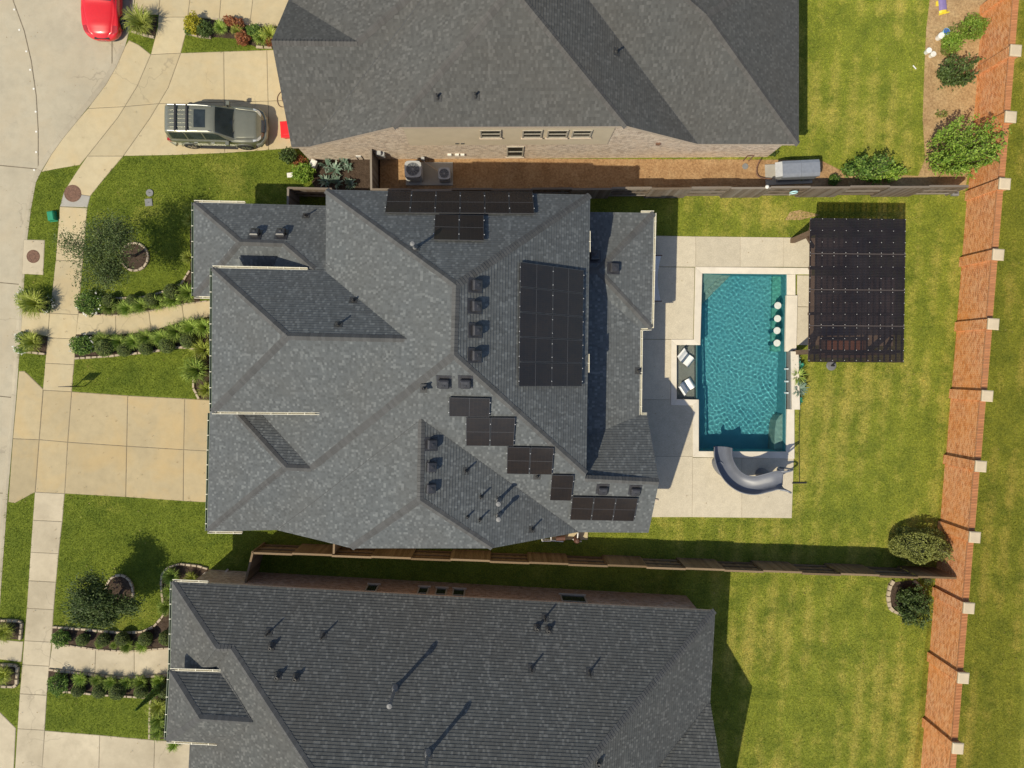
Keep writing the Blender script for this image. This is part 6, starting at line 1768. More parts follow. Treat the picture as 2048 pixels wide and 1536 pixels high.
edging('stone ring around the airy tree before the middle house', circle_px(270, 514, 28, 28, 24), closed=True)
edging('stone ring around the dense tree before the lower house', circle_px(240, 1184, 28, 35, 24), closed=True)
edging('long curving stone edging of the bed before the lower house', [(417, 1137), (397, 1131), (360, 1127), (335, 1135), (324, 1151), (324, 1179), (328, 1209), (329, 1230), (309, 1252), (284, 1263), (250, 1265), (210, 1262), (182, 1259), (136, 1255), (106, 1253)])
edging('stone edging between the lower walk and the bed above it', [(105, 1286), (150, 1292), (199, 1299), (255, 1302), (340, 1295)], .10, .10)
edging('stone edging between the lower walk and the bed below it', [(98, 1338), (142, 1343), (193, 1349), (241, 1355), (336, 1349)], .14)
edging('stone edging on the lawn side of the bed below the lower walk', [(126, 1382), (170, 1385), (210, 1389), (250, 1391), (302, 1395)])
edging('straight stone edging beside the strip bed of the lower house', [(302, 1396), (300, 1477)])
edging('stone rim of the upper planter at the left edge', [(-20, 1239), (46, 1241), (42, 1279)], .16, .16); edging('stone rim of the lower planter at the left edge', [(-20, 1328), (37, 1329), (35, 1373), (-20, 1370)], .16, .16)
edging('stone rim below the lower curb planter', [(40, 702), (92, 708)]); edging('stone edging below the fountain grass by the red car', [(264, 63), (285, 70), (310, 76)])
edging('stone edging on the lawn side of the upper bed', [(371, 67), (395, 73), (424, 76)]); edging('stone edging on the walk side of the upper bed', [(425, 38), (470, 45), (505, 51), (548, 55)], .1, .1); edging('short stone edging at the wall end of the upper bed', [(512, 95), (545, 96)])
edging('stone ring around the dark shrub below the fence', [(1786, 1160), (1778, 1172), (1775, 1190), (1777, 1212), (1788, 1224), (1812, 1230), (1836, 1220), (1846, 1200), (1842, 1176), (1826, 1160)], .2, .16)

# ------------------------------------------------------------------ vehicles
def crv(tab, x):
    """smooth interpolation through (x, v) pairs"""
    n = len(tab)
    for i in range(n-1):
        if x <= tab[i+1][0] or i == n-2:
            x0, y0 = tab[i]; x1, y1 = tab[i+1]; t = min(1, max(0, (x-x0)/(x1-x0)))
            m0 = (y1-(tab[i-1][1] if i else y0))/(x1-(tab[i-1][0] if i else x0-1e-9) or 1) if i else (y1-y0)/(x1-x0)
            m1 = ((tab[i+2][1])-y0)/(tab[i+2][0]-x0) if i+2 < n else (y1-y0)/(x1-x0)
            d = x1-x0; h00 = 2*t**3-3*t*t+1; h10 = t**3-2*t*t+t; h01 = -2*t**3+3*t*t; h11 = t**3-t*t
            return h00*y0+h10*d*m0+h01*y1+h11*d*m1
def lin(tab, x):
    for (x0, y0), (x1, y1) in zip(tab, tab[1:]):
        if x <= x1: return lerp(y0, y1, max(0, (x-x0)/(x1-x0)))
    return tab[-1][1]
class Car:
    """lofted body: tables give half-widths and heights along its length (x forward)"""
    def __init__(s, T, xs): s.T = T; s.xs = xs
    def sec(s, x):
        g = {k: lin(v, x) for k, v in s.T.items()}
        w, zb, zs, zt, wt, wr, cr = g['w'], g['zb'], g['zs'], g['zt'], g['wt'], g['wr'], g['cr']
        # half section from the sill up to the centre line
        P = [(w*.86, zb), (w*.97, zb+.06), (w*1.0, lerp(zb, zs, .35)), (w*1.0, lerp(zb, zs, .62)), (w*.985, lerp(zb, zs, .86)), (w*.955, zs),
             (lerp(w*.955, wt, .5), zs+.012), (wt, zs+.03), (lerp(wt, wr, .33), lerp(zs+.03, zt, .33)), (lerp(wt, wr, .66), lerp(zs+.03, zt, .66)), (wr, zt-.02), (wr*.93, zt+.01), (wr*.80, zt+cr*.35+.012), (wr*.55, zt+cr*.75+.012), (wr*.28, zt+cr*.95+.012), (0, zt+cr+.012)]
        return P
    def grid(s):
        s.G = []
        for x in s.xs:
            h = s.sec(x); row = [(x, y, z) for y, z in h]+[(x, -y, z) for y, z in h[-2::-1]]
            s.G.append(row)
        return s.G
    def body(s):
        G = s.grid(); mb = MB(); n = len(G[0])
        for i in range(len(G)-1):
            for j in range(n-1): mb.face([G[i][j], G[i][j+1], G[i+1][j+1], G[i+1][j]])
        mb.face(G[0]); mb.face(list(reversed(G[-1])))
        return mb
    def pick(s, x0, x1, js, lift=.006, inset=0.0):
        """a skin over part of the body: columns js between x0 and x1"""
        mb = MB(); N = 10
        def pt(x, j):
            h = s.sec(x); m = len(h)-1
            y, z = (h[j] if j <= m else (-h[2*m-j][0], h[2*m-j][1])); return Vector((x, y, z))
        def f(x, a):
            j = int(a); t = a-j
            return pt(x, j) if t < 1e-6 else pt(x, j).lerp(pt(x, j+1), t)
        j0, j1 = js; K = max(1, int((j1-j0)*2))
        for i in range(N):
            xa0, xb0 = (x0(0), x1(0)) if callable(x0) else (x0, x1)
            for k in range(K):
                a0, a1 = lerp(j0, j1, k/K), lerp(j0, j1, (k+1)/K)
                def X(a, t):
                    u = (a-j0)/(j1-j0); l = x0(u) if callable(x0) else x0; r_ = x1(u) if callable(x1) else x1
                    return lerp(l, r_, t)
                q = [f(X(a0, i/N), a0), f(X(a1, i/N), a1), f(X(a1, (i+1)/N), a1), f(X(a0, (i+1)/N), a0)]
                nn = (q[1]-q[0]).cross(q[3]-q[0])
                if nn.length > 1e-9: nn.normalize()
                c = (q[0]+q[2])/2; o = Vector((0, c.y, c.z-.7))
                if nn.dot(o) < 0: nn = -nn
                mb.face([p+nn*lift for p in q])
        return mb
def wheel(parent, x, y, r, w=.24):
    m = Matrix.Translation((x, y, r)) @ Matrix.Rotation(R(90), 4, 'X')
    t = MB().lathe([(r*.62, -w/2), (r*.94, -w/2), (r, -w*.36), (r, w*.36), (r*.94, w/2), (r*.62, w/2)], M=m, n=28).build('wheel', M['tyre'], parent, local=True, smooth=True)
    rim = MB(); rim.lathe([(r*.64, -w*.46), (r*.64, w*.46)], M=m, n=24)
    for sg in (1, -1):
        rim.lathe([(r*.16, sg*w*.40), (r*.13, sg*w*.47), (0, sg*w*.48)], M=m, n=12)
        for k in range(6):
            a = k*math.pi/3; p0 = m @ Vector((math.cos(a)*r*.10, math.sin(a)*r*.10, sg*w*.42)); p1 = m @ Vector((math.cos(a)*r*.62, math.sin(a)*r*.62, sg*w*.44)); rim.bar(p0, p1, .075, .04, Vector((0, 1, 0)))
    rim.build('rim', M['rim'], t, local=True)
    MB().lathe([(0, -w*.2), (r*.6, -w*.2), (r*.6, w*.2), (0, w*.2)], M=m, n=20).build('brake_disc', M['blacktrim'], t, local=True)
p = W(434, 256, 0.0)
a0 = W(337, 252, 1.0); a1 = W(526, 252, .8); cx = (a0.x+a1.x)/2
cyS = W(430, 297, .0).y
suv = thing('off_roader', 'green grey off-road wagon with roof rack parked on the upper driveway', 'car', (cx, W(430, 297, 0).y+.92, .02), R(-1.0))
L = 2.40
T = {'w': [(-2.4, .78), (-2.3, .88), (-2.0, .93), (1.4, .94), (1.9, .91), (2.2, .80), (2.33, .62), (2.4, .44)],
     'zb': [(-2.4, .52), (-2.2, .40), (-1.0, .38), (1.2, .38), (2.1, .40), (2.4, .50)],
     'zs': [(-2.4, 1.06), (-2.2, 1.13), (0.7, 1.12), (1.0, 1.10), (1.6, 1.06), (2.1, .98), (2.3, .86), (2.4, .72)],
     'zt': [(-2.42, 1.12), (-2.36, 1.20), (-2.22, 1.72), (-2.0, 1.80), (-.8, 1.83), (.1, 1.80), (.28, 1.76), (1.02, 1.14), (1.12, 1.125), (1.6, 1.085), (2.1, 1.005), (2.3, .885), (2.4, .745)],
     'wt': [(-2.4, .72), (-2.2, .84), (-1.5, .86), (.7, .86), (1.0, .84), (1.2, .80), (2.1, .74), (2.4, .36)],
     'wr': [(-2.4, .66), (-2.2, .66), (-1.5, .69), (.2, .68), (1.02, .80), (1.2, .76), (2.1, .70), (2.4, .34)],
     'cr': [(-2.4, .01), (-2.0, .035), (.1, .04), (1.0, .03), (2.0, .04), (2.4, .01)]}
xs = sorted(set([-2.42, -2.39, -2.36, -2.30, -2.22, -2.15, -2.08, -2.0]+[-2+.1*k for k in range(42)]+[.28, 1.02, 1.12, 2.15, 2.2, 2.25, 2.3, 2.33, 2.36, 2.38, 2.4]))
car = Car(T, xs)
mb = car.body()
# flared arches and bumpers add to the body outline
for wx_ in (-1.42, 1.38):
    for sg in (-1, 1):
        arc = [(wx_+.50*math.cos(a), .40+.50*math.sin(a)) for a in np.linspace(-.1, math.pi+.1, 14)]
        for (xa, za), (xb, zb_) in zip(arc, arc[1:]):
            mb.face([(xa, sg*.90, za), (xb, sg*.90, zb_), (xb, sg*.985, zb_-.02), (xa, sg*.985, za-.02)]); 
            ia, ib = (wx_+(xa-wx_)*.84, .40+(za-.40)*.84), (wx_+(xb-wx_)*.84, .40+(zb_-.40)*.84)
            mb.face([(xa, sg*.985, za-.02), (xb, sg*.985, zb_-.02), (ib[0], sg*.965, ib[1]), (ia[0], sg*.965, ia[1])])
body = mb.build('body', M['suv'], suv, local=True, smooth=True, merge=True)
for wx_ in (-1.42, 1.38):
    for sg in (-1, 1):
        m = Matrix.Translation((wx_, sg*.86, .40)) @ Matrix.Rotation(R(90), 4, 'X'); MB().lathe([(0, -.11), (.42, -.11), (.42, .09), (0, .09)], M=m, n=24).build('wheel_well', M['blacktrim'], body, local=True)
        wheel(suv, wx_, sg*.86, .385, .26)
car.pick(lambda u: .30, lambda u: 1.02-.05*math.sin(math.pi*u), (11.2, 18.8), .010).build('windshield', M['carglass'], suv, local=True, smooth=True)
car.pick(-2.35, -2.24, (10.6, 19.4), .010).build('rear_window', M['carglass'], suv, local=True, smooth=True)
for sg, js in ((1, (7.35, 9.8)), (-1, (20.2, 22.65))):
    for x0, x1 in ((-2.05, -1.30), (-1.22, -.42), (-.34, .42)):
        sl_ = (lambda u, a=x1: a) if x1 < 0 else ((lambda u: lerp(.78, .40, u)) if sg > 0 else (lambda u: lerp(.40, .78, u)))
        car.pick(lambda u, a=x0: a, sl_, js, .010).build('side_window', M['carglass'], suv, local=True)
car.pick(-.72, -.16, (12.6, 17.4), .012).build('sunroof', M['carglass'], suv, local=True, smooth=True)
for y in (-.42, -.21, 0, .21, .42):
    MB().bar((-2.02, y, 1.855), (-.80, y, 1.875), .05, .022).build('roof_rib', M['suv'], body, local=True)
for sg in (-1, 1):
    MB().tube([(-2.1, sg*.64, 1.84), (-2.0, sg*.645, 1.91), (-.5, sg*.64, 1.925), (.0, sg*.62, 1.90), (.12, sg*.615, 1.83)], .024, 8).build('roof_rail', M['chrome'], suv, local=True, smooth=True)
    MB().box((.72, sg*1.02, 1.17), (.17, .20, .17)).tube([(.76, sg*.86, 1.12), (.74, sg*.98, 1.13)], .03, 6).build('mirror', M['suv'], suv, local=True)
    mbh = car.pick(1.95, 2.30, (5.0, 7.8) if sg > 0 else (22.2, 25.0), .014); mbh.build('headlight', M['lamp'], suv, local=True)
    MB().box((-2.30, sg*.83, .98), (.14, .12, .30)).build('taillight', M['tail'], suv, local=True)
    for hx_ in (-.95, -.10): MB().box((hx_, sg*.955, 1.0), (.20, .035, .035)).build('door_handle', M['chrome'], suv, local=True)
    MB().bar((-2.0, sg*.962, .66), (1.0, sg*.962, .66), .04, .03).build('side_moulding', M['suv'], suv, local=True); MB().bar((-1.0, sg*.97, .36), (.95, sg*.97, .36), .16, .05).build('running_board', M['blacktrim'], suv, local=True)
for x in (-1.62, -1.05): MB().bar((x, -.66, 1.93), (x, .66, 1.93), .09, .035).build('crossbar', M['blacktrim'], suv, local=True)
MB().box((2.33, 0, .76), (.16, .62, .26)).build('grille', M['grille'], suv, local=True); MB().bar((2.425, -.28, .80), (2.425, .28, .80), .03, .05).build('grille_bar', M['chrome'], suv, local=True)
MB().tube([(2.02, -.90, .55), (2.26, -.76, .55), (2.42, -.45, .55), (2.46, 0, .55), (2.42, .45, .55), (2.26, .76, .55), (2.02, .90, .55)], .13, 10).build('front_bumper', M['suv'], suv, local=True, smooth=True)
MB().tube([(-2.1, -.93, .58), (-2.36, -.80, .58), (-2.44, 0, .58), (-2.36, .80, .58), (-2.1, .93, .58)], .12, 10).build('rear_bumper', M['suv'], suv, local=True, smooth=True)
MB().box((-.55, 0, .75), (3.2, 1.5, .6)).build('cabin_floor', M['blacktrim'], suv, local=True)
for y in (-.3, .3): MB().bar((1.06, y, 1.155), (.95, y-.42, 1.215), .03, .02).build('wiper', M['blacktrim'], suv, local=True)
for sg, js in ((1, 1), (-1, -1)):
    for x in (-1.30, -.38, .62): MB().box((x, sg*.951, .80), (.012, .01, .60)).build('door_seam', M['blacktrim'], body, local=True)
MB().bar((1.12, -.74, 1.145), (2.05, -.66, 1.035), .012, .012).build('hood_seam', M['blacktrim'], body, local=True); MB().bar((1.12, .74, 1.145), (2.05, .66, 1.035), .012, .012).build('hood_seam', M['blacktrim'], body, local=True)

# red car, only its front in the picture
nose = W(205, 77, .55); redc = thing('red_car', 'glossy red car at the curb, cut by the top edge', 'car', (W(205, 77, .5).x, nose.y+2.35, -.10), R(-91.5), None, 1.07)
T = {'w': [(-2.2, .70), (-2.0, .84), (1.5, .90), (1.85, .84), (2.05, .68), (2.15, .48), (2.2, .28)], 'zb': [(-2.2, .35), (-2, .22), (1.9, .20), (2.2, .28)],
     'zs': [(-2.2, .80), (-1.5, .86), (.9, .82), (1.6, .70), (2.0, .58), (2.2, .44)], 'zt': [(-2.2, .84), (-1.9, .95), (-1.3, 1.26), (-.9, 1.30), (-.30, 1.27), (.58, .93), (.70, .90), (1.6, .765), (2.0, .64), (2.2, .46)],
     'wt': [(-2.2, .62), (-1.5, .76), (.8, .78), (1.2, .74), (1.9, .58), (2.2, .20)], 'wr': [(-2.2, .58), (-1.2, .56), (-.25, .56), (.58, .74), (1.2, .68), (1.9, .50), (2.2, .18)], 'cr': [(-2.2, .02), (0, .04), (1.2, .06), (2.0, .05), (2.2, .01)]}
xs = sorted(set([-2.2+.1*k for k in range(43)]+[.85, 2.05, 2.1, 2.13, 2.16, 2.18, 2.2]))
car = Car(T, xs); rb = car.body().build('body', M['red'], redc, local=True, smooth=True, merge=True)
car.pick(lambda u: -.25, lambda u: .56, (11.2, 18.8), .010).build('windshield', M['carglass'], redc, local=True, smooth=True)
for sg, js in ((1, (7.35, 9.8)), (-1, (20.2, 22.65))): car.pick(-1.3, -.1, js, .01).build('side_window', M['carglass'], redc, local=True)
for sg in (-1, 1):
    car.pick(1.62, 1.98, (5.2, 7.4) if sg > 0 else (22.6, 24.8), .012).build('headlight', M['tail'], redc, local=True); MB().box((.30, sg*.96, .92), (.14, .2, .13)).build('mirror', M['red'], redc, local=True)
    for x in (-1.3, 1.3): wheel(redc, x, sg*.80, .32, .22)
MB().box((2.17, 0, .36), (.06, .40, .14)).build('licence_plate', M['plate'], redc, local=True); MB().box((2.10, 0, .50), (.16, .70, .07)).build('grille', M['grille'], redc, local=True)

# ------------------------------------------------------------------ small things
# red bin half under the garage eave
p = W(571, 259, .5); t = thing('storage_bin', 'red plastic bin half under the garage eave beside the driveway', 'bin', (p.x+.12, p.y, .02), R(4))
mb = MB(); P0 = [(-.34, -.40), (.34, -.40), (.34, .40), (-.34, .40)]; 
mb.face([(x*.8, y*.8, 0) for x, y in reversed(P0)])
for i in range(4):
    a, b = P0[i], P0[(i+1) % 4]; mb.face([(a[0]*.8, a[1]*.8, 0), (b[0]*.8, b[1]*.8, 0), (b[0], b[1], .5), (a[0], a[1], .5)])
mb.build('tub', M['redplastic'], t, local=True); mb = MB(); mb.prism([(x*1.08, y*1.06) for x, y in P0], .50, .55, .03, .02); mb.prism([(x*.7, y*.7) for x, y in P0], .55, .575, .03, .02); mb.build('lid', M['redplastic'], t, local=True)
# garden hose loop
p = W(560, 195); t = thing('garden_hose', 'thin dark hose loop on the driveway below the eave', 'hose', (p.x, p.y, .03))
MB().tube(catmull([(.55, .45, .02), (.15, .35, .02), (-.12, .0, .02), (-.05, -.42, .02), (.25, -.50, .02), (.5, -.2, .02), (.32, .2, .03), (.12, .0, .04), (.25, -.35, .02), (.6, -.38, .02)], 6), .016, 6).build('tube', M['wood_dark'], t, local=True, smooth=True)
# air conditioners on their pad
pad = [W(812, 371), W(906, 371), W(906, 325), W(812, 325)]
t = thing('condenser_pad', 'grey concrete pad under the two condensers', 'pad', tuple(pad[0])); MB().prism([(q.x, q.y) for q in pad], 0, .08, .02, .01).build('slab', M['slabgrey'], t)
def condenser(lab, x, y, w, h):
    p = W(x, y, h); t = thing('air_conditioner', lab, 'air conditioner', (p.x, p.y, .08), 0, 'condensers beside the upper house'); k = w/2; c_ = k*.78
    oct_ = [(-k, -c_), (-c_, -k), (c_, -k), (k, -c_), (k, c_), (c_, k), (-c_, k), (-k, c_)]
    mb = MB(); mb.prism([(x_*.95, y_*.95) for x_, y_ in oct_], 0, h-.06); mb.build('coil', M['ac_dark'], t, local=True)
    mb = MB()
    for i in range(14):
        z = .05+(h-.16)*i/14
        for (x0, y0), (x1, y1) in zip(oct_, oct_[1:]+oct_[:1]): mb.face([(x0, y0, z), (x1, y1, z), (x1*.97, y1*.97, z+.03), (x0*.97, y0*.97, z+.03)])
    mb.build('louvres', M['ac'], t, local=True)
    ring = MB(); n = 28; R0 = k*.80
    for i in range(n):
        a0, a1 = 2*math.pi*i/n, 2*math.pi*(i+1)/n
        def sqp(a):
            c, s_ = math.cos(a), math.sin(a); m = (abs(c)**5+abs(s_)**5)**-.2; return (c*m*k, s_*m*k, h)
        ring.face([sqp(a0), sqp(a1), (math.cos(a1)*R0, math.sin(a1)*R0, h), (math.cos(a0)*R0, math.sin(a0)*R0, h)])
        ring.face([(math.cos(a0)*R0, math.sin(a0)*R0, h), (math.cos(a1)*R0, math.sin(a1)*R0, h), (math.cos(a1)*R0, math.sin(a1)*R0, h-.12), (math.cos(a0)*R0, math.sin(a0)*R0, h-.12)])
        b0, b1 = sqp(a0), sqp(a1); ring.face([(b0[0], b0[1], h-.06), (b1[0], b1[1], h-.06), b1, b0])
    ring.build('top_panel', M['ac'], t, local=True)
    MB().lathe([(R0, h-.12), (0, h-.12)], n=24).build('fan_well', M['ac_dark'], t, local=True)
    fb = MB()
    for i in range(3):
        a = i*2.094+.4; q = []
        for rr_, da in ((.25, -.1), (.92, -.2), (.92, .65), (.25, .5)): q.append((math.cos(a+da)*R0*rr_, math.sin(a+da)*R0*rr_, h-.09+.03*(da > 0)))
        fb.face(q)
    fb.lathe([(R0*.24, h-.10), (R0*.24, h-.03), (0, h-.02)], n=14); fb.build('fan', M['pipe_metal'], t, local=True)
    gr = MB()
    for f in (.35, .55, .72, .88, .99): gr.tube([(math.cos(q*math.pi/12)*R0*f, math.sin(q*math.pi/12)*R0*f, h+.012) for q in range(25)], .005, 4, False)
    for i in range(10): a = i*math.pi/5; gr.tube([(0, 0, h+.02), (math.cos(a)*R0, math.sin(a)*R0, h+.01)], .005, 4, False)
    gr.build('fan_guard', M['ac'], t, local=True)
condenser('larger square condenser unit beside the upper house wall', 826, 339, .86, 1.0); condenser('smaller condenser unit at the right end of the pad', 888.5, 347.5, .62, .72)
t = thing('refrigerant_line', 'insulated pipe from the wall to the smaller condenser', 'pipe', tuple(W(848, 322))); MB().tube([W(846, 318, .5), W(849, 324, .35), W(858, 330, .3), (W(880, 345, .3))], .03, 8).build('pipe', M['trim'], t); MB().box(W(846, 318, .5), (.16, .14, .3)).build('disconnect_box', M['ac'], t)
# generator
p = W(1600, 334, .8); t = thing('standby_generator', 'grey blue standby generator cabinet beside the fence', 'generator', (p.x-.05, p.y-.15, .06), R(3))
MB().prism([(-1.5, -.55), (1.0, -.55), (1.0, .55), (-1.5, .55)], -.05, .03, .02, .01).build('slab', M['slabgrey'], t, local=True)
MB().box((0, 0, .5), (1.9, .80, .94)).build('cabinet', M['genset'], t, local=True)
for k, x in enumerate((-.52, .46)):
    mb = MB(); hw = .50; pr = [(-.44, .98), (-.42, 1.04), (-.26, 1.12), (.26, 1.12), (.42, 1.04), (.44, .98)]
    for (y0_, z0_), (y1_, z1_) in zip(pr, pr[1:]): mb.face([(x-hw+.015, y0_, z0_), (x+hw-.015, y0_, z0_), (x+hw-.015, y1_, z1_), (x-hw+.015, y1_, z1_)])
    for s_ in (-1, 1): mb.face([(x+s_*(hw-.015), y_, z_) for y_, z_ in pr])
    mb.build('lid', M['genset'], t, local=True)
mb = MB(); mb.box((-.97, 0, .78), (.30, .78, .5), M=Matrix.Translation((-1.02, 0, .72)) @ Matrix.Rotation(R(-24), 4, 'Y') @ Matrix.Scale(1, 4)); 
mb2 = MB(); m = Matrix.Translation((-1.05, 0, .80)) @ Matrix.Rotation(R(-28), 4, 'Y'); mb2.box(None, (.36, .76, .55), M=m); mb2.build('air_outlet', M['ac'], t, local=True)
MB().tube([(-1.05, -.34, 1.07), (-1.05, .28, 1.07)], .018, 6).build('handle', M['white'], t, local=True)
MB().tube(catmull([(-1.2, -.25, .12), (-1.9, -.10, .12), (-2.0, .35, .15), (-1.92, .72, .5)], 5), .035, 8).build('gas_pipe', M['rust'], t, local=True, smooth=True)
p = W(1490, 333); t = thing('cleanout_cover', 'round grey cover in the dirt beside the upper house', 'cover', (p.x, p.y, .02)); MB().lathe([(.16, 0), (.16, .03), (.13, .035), (.12, .02), (0, .02)], n=20).build('lid', M['lid'], t, local=True)
t = thing('wall_bracket', 'dark bent pipe bracket at the foot of the upper house wall', 'bracket', tuple(W(1500, 318))); MB().tube([W(1486, 322, .05), W(1495, 312, .35), W(1508, 311, .35), W(1497, 322, .05)], .03, 6).build('pipe', M['wood_dark'], t)
# utility bits in the lawns
p = W(100, 431, .3); t = thing('utility_box', 'green plastic utility box in the curb strip', 'utility box', (p.x, p.y, 0), R(8)); MB().prism([(-.17, -.24), (.17, -.24), (.17, .24), (-.17, .24)], 0, .30, .04, .04).build('cover', M['green_box'], t, local=True); MB().prism([(-.20, -.27), (.20, -.27), (.20, .27), (-.20, .27)], 0, .05).build('base', M['green_box'], t, local=True)
for (x, y, lb, rd) in ((300, 386, 'round grey meter lid in the front lawn', 1), (298, 405, 'square grey meter lid in the front lawn', 0)):
    p = W(x, y); t = thing('meter_lid', lb, 'lid', (p.x, p.y, .01), .1)
    (MB().lathe([(.19, 0), (.19, .04), (.15, .045), (0, .04)], n=18) if rd else MB().prism([(-.19, -.19), (.19, -.19), (.19, .19), (-.19, .19)], 0, .045, .02, .01)).build('lid', M['lid'], t, local=True)
    MB().box((0, .0, .045), (.08, .03, .02)).build('handle', M['pipe_dark'], t, local=True)
# yard sign: its board stands edge-on to the view
a, b = W(174, 772), W(163, 772); d = (b-a).normalized(); t = thing('yard_sign', 'dark yard sign standing edge on at the corner of the front lawn', 'sign', tuple(a), 0)
p0, p1 = W(173, 772, 0), W(158, 772, 0); 
mb = MB(); mb.bar(Vector((p0.x, p0.y, 1.05)), Vector((p0.x-.62, p0.y, 1.05)), .03, .75); mb.build('board', M['blacktrim'], t)
for x in (-.06, -.56): MB().box((p0.x+x, p0.y, .45), (.04, .04, .9)).build('post', M['blacktrim'], t)
p = W(1912, 386, .2); t = thing('utility_box', 'small dark grey box on the grass by the brick wall', 'utility box', (p.x, p.y, 0)); MB().prism([(-.18, -.13), (.18, -.13), (.18, .13), (-.18, .13)], 0, .22, .04, .03).build('cover', M['lid'], t, local=True); MB().box((0, 0, .225), (.2, .06, .012)).build('handle', M['pipe_dark'], t, local=True)
p = W(1662, 731); t = thing('umbrella_base', 'round grey umbrella base on the grass below the pergola', 'umbrella base', (p.x, p.y, 0)); MB().lathe([(.27, 0), (.27, .05), (.22, .07), (.05, .08)], n=24).build('disc', M['navy'], t, local=True); MB().lathe([(.05, .07), (.05, .36), (.035, .36), (.035, .3)], n=12).build('socket', M['blacktrim'], t, local=True)
a, b = W(1600, 815, .03), W(1599, 966, .03); t = thing('pool_brush', 'long thin pool brush lying on the grass beside the deck', 'brush', tuple(b)); MB().tube([a, W(1598, 880, .03), b], .018, 6).build('pole', M['blacktrim'], t); MB().bar(W(1584, 966, .04), W(1613, 965.5, .04), .06, .07).build('head', M['blacktrim'], t)
# hoop hanging on the fence, ball lamp
fp = lambda px: Vector((W(px, 373, 1.6).x, lerp(FN0.y, FN1.y, (W(px, 373, 1.6).x-FN0.x)/(FN1.x-FN0.x)), 0))
q = fp(1590); t = thing('skimmer_net', 'pale blue skimmer net hanging on the fence', 'net', (q.x, q.y-.13, 1.45)); mb = MB(); mb.tube([(math.cos(k*math.pi/12)*.17, -.02+.0*k, math.sin(k*math.pi/12)*.24) for k in range(25)], .035, 8, False); mb.build('hoop', M['cyan'], t, local=True, smooth=True); MB().bar((0, 0, -.22), (.03, 0, -.62), .06, .03).build('handle', M['white'], t, local=True)
q = fp(1528); t = thing('fence_lamp', 'small white ball lamp on top of the fence', 'lamp', (q.x, q.y, 1.88)); MB().lathe([(.03, 0), (.03, .04), (.08, .08), (.10, .15), (.07, .22), (0, .25)], n=14).build('globe', M['offwhite'], t, local=True, smooth=True)
# side yard: white box, sign on two stakes
p = W(626, 327, .4); t = thing('storage_box', 'white plastic box leaning at the brick corner of the upper house', 'box', (p.x, p.y, .02), R(-25)); MB().prism([(-.14, -.18), (.14, -.18), (.14, .18), (-.14, .18)], 0, .42, .03, .03).build('body', M['offwhite'], t, local=True); MB().prism([(-.155, -.195), (.155, -.195), (.155, .195), (-.155, .195)], .36, .40).build('lid_rim', M['offwhite'], t, local=True)
p = W(722, 320); t = thing('yard_sign', 'small white sign on two thin stakes against the brick wall', 'sign', (p.x, p.y, .02), 0); MB().box((0, 0, .62), (.26, .03, .22)).build('board', M['white'], t, local=True)
for x in (-.14, .14): MB().box((x, 0, .3), (.02, .02, .6)).build('stake', M['blacktrim'], t, local=True)
p = W(580, 350, .05); t = thing('paving_block', 'cream block lying on the grass beside the alcove', 'block', (p.x, p.y, 0), .1); MB().prism([(-.15, -.12), (.15, -.12), (.15, .12), (-.15, .12)], 0, .08, .02, .01).build('block', M['offwhite'], t, local=True); 
# pool pump and white pipes beside the side wing
t = thing('pool_equipment', 'white plumbing and dark pool pump on a tan pad below the side wing', 'pool pump', tuple(W(1150, 1072)))
MB().prism([(q.x, q.y) for q in (W(1125, 1052), W(1176, 1052), W(1175, 1079), W(1100, 1079))], 0, .08, .02, .01).build('slab', M['walk'], t)
for pts in ([(1084, 1074, .4), (1084, 1082, .4), (1102, 1082, .4), (1102, 1073, .4)], [(1087, 1075, .25), (1087, 1079, .25), (1099, 1079, .25)], [(1102, 1074, .35), (1103, 1081, .35), (1127, 1083, .35)], [(1156, 1066, .9), (1155, 1078, .5), (1150, 1083, .35), (1146, 1078, .3)], [(1155, 1080, .4), (1162, 1083, .3)]):
    MB().tube([W(*q) for q in pts], .035, 8).build('pipe', M['white'], t)
a, b = W(1112, 1077, .35), W(1130, 1076, .35); MB().tube([a, b], .13, 12).build('pump', M['wood_dark'], t, smooth=False); MB().lathe([(.16, 0), (.18, .5), (.10, .72), (0, .75)], tuple(W(1152, 1076)), 14).build('filter', M['wood_dark'], t)
# grey hatch at the lower house corner
hq = [(388, 1168), (415, 1141), (452, 1143), (427, 1170)]
t = thing('side_steps', 'two grey side steps against the brick corner of the lower house', 'steps', tuple(W(420, 1155)))
prism_px([(384, 1172), (402, 1153), (441, 1155), (424, 1174)], 0, .34, 'step', M['slabgrey'], t); prism_px([(402, 1153), (412, 1143), (451, 1145), (441, 1155)], 0, .17, 'step', M['slabgrey'], t)
MB().bar(W(456, 1139, .1), W(424, 1172, .9), .10, .14).build('stringer', M['trim'], t)
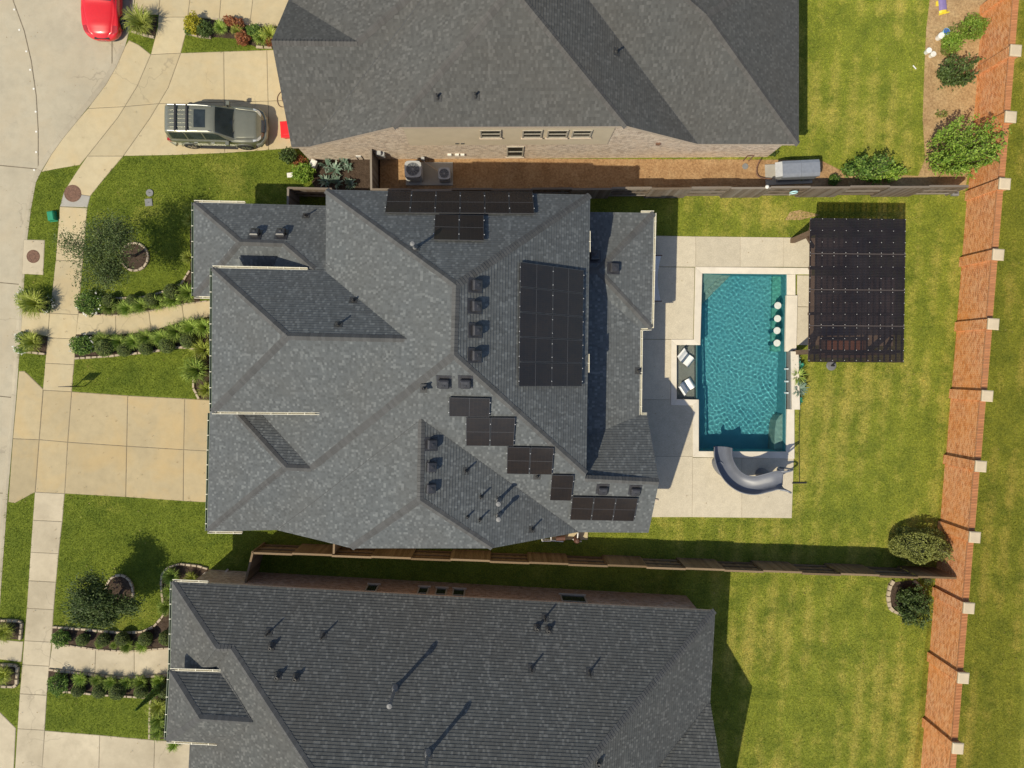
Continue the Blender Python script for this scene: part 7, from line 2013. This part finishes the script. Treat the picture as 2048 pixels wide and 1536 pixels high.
# garden clutter of the upper back yard
p = W(1888, 8, .15); t = thing('soil_bag', 'violet and yellow bag of soil lying on the dry bed', 'bag', (p.x, p.y, .01), R(6))
def pillow(mb, w, l, h, y0, y1, n=8):
    for i in range(n):
        for j in range(n):
            q = []
            for a_, b_ in ((i, j), (i+1, j), (i+1, j+1), (i, j+1)):
                x = -w/2+w*a_/n; y = lerp(y0, y1, b_/n)*l; ed = (1-abs(2*x/w)**3)*(1-abs(2*y/l)**4); q.append((x, y, .02+h*max(0, ed)**.6))
            mb.face(q)
mb = MB(); pillow(mb, .42, .85, .13, -.34, .5); mb.build('bag', M['bag_purple'], t, local=True, smooth=True, merge=True); mb = MB(); pillow(mb, .44, .85, .12, -.5, -.34, 4); mb.build('bag_end', M['bag_yellow'], t, local=True, smooth=True); MB().prism([(-.36, -.02), (-.22, -.02), (-.22, .24), (-.34, .22)], .0, .03).build('loose_wrapper', M['bag_yellow'], t, local=True); MB().prism([(-.24, -.52), (.34, -.42), (.32, -.36), (-.24, -.44)], .0, .03).build('torn_edge', M['bag_yellow'], t, local=True)
def bucket(lab, x, y, r_, h, mat, lid=None, tilt=0):
    p = W(x, y, h/2); t = thing('bucket', lab, 'bucket', (p.x, p.y, .01), 0, 'buckets in the upper back yard'); MB().lathe([(r_*.82, 0), (r_, h), (r_*1.06, h), (r_*1.06, h-.03)], n=18).build('pail', mat, t, local=True); MB().lathe([(r_*.98, h-.01), (r_*.9, h+.015), (0, h+.01)], n=18).build('lid', lid or mat, t, local=True)
    MB().tube([(math.cos(a_)*r_*1.02, math.sin(a_)*r_*.4, h-.02-.02*math.sin(a_)) for a_ in np.linspace(0, math.pi, 9)], .006, 5).build('handle', M['pipe_metal'], t, local=True)
bucket('white bucket beside the blue one', 1879, 74, .16, .34, M['white']); bucket('blue lidded bucket beside the yellow green bush', 1889, 66, .17, .36, M['cyan'], M['blue_bucket']); bucket('left white bucket of the pair on the lawn edge', 1855, 103, .14, .3, M['white']); bucket('right white bucket of the pair on the lawn edge', 1864, 110, .14, .26, M['offwhite']); bucket('white pot against the brick wall', 1971, 66, .16, .35, M['offwhite'])
t = thing('white_stick', 'short white stick lying on the upper back lawn', 'stick', tuple(W(1829, 134))); MB().bar(W(1826, 131, .04), W(1832, 138, .04), .05, .03).build('stick', M['white'], t)
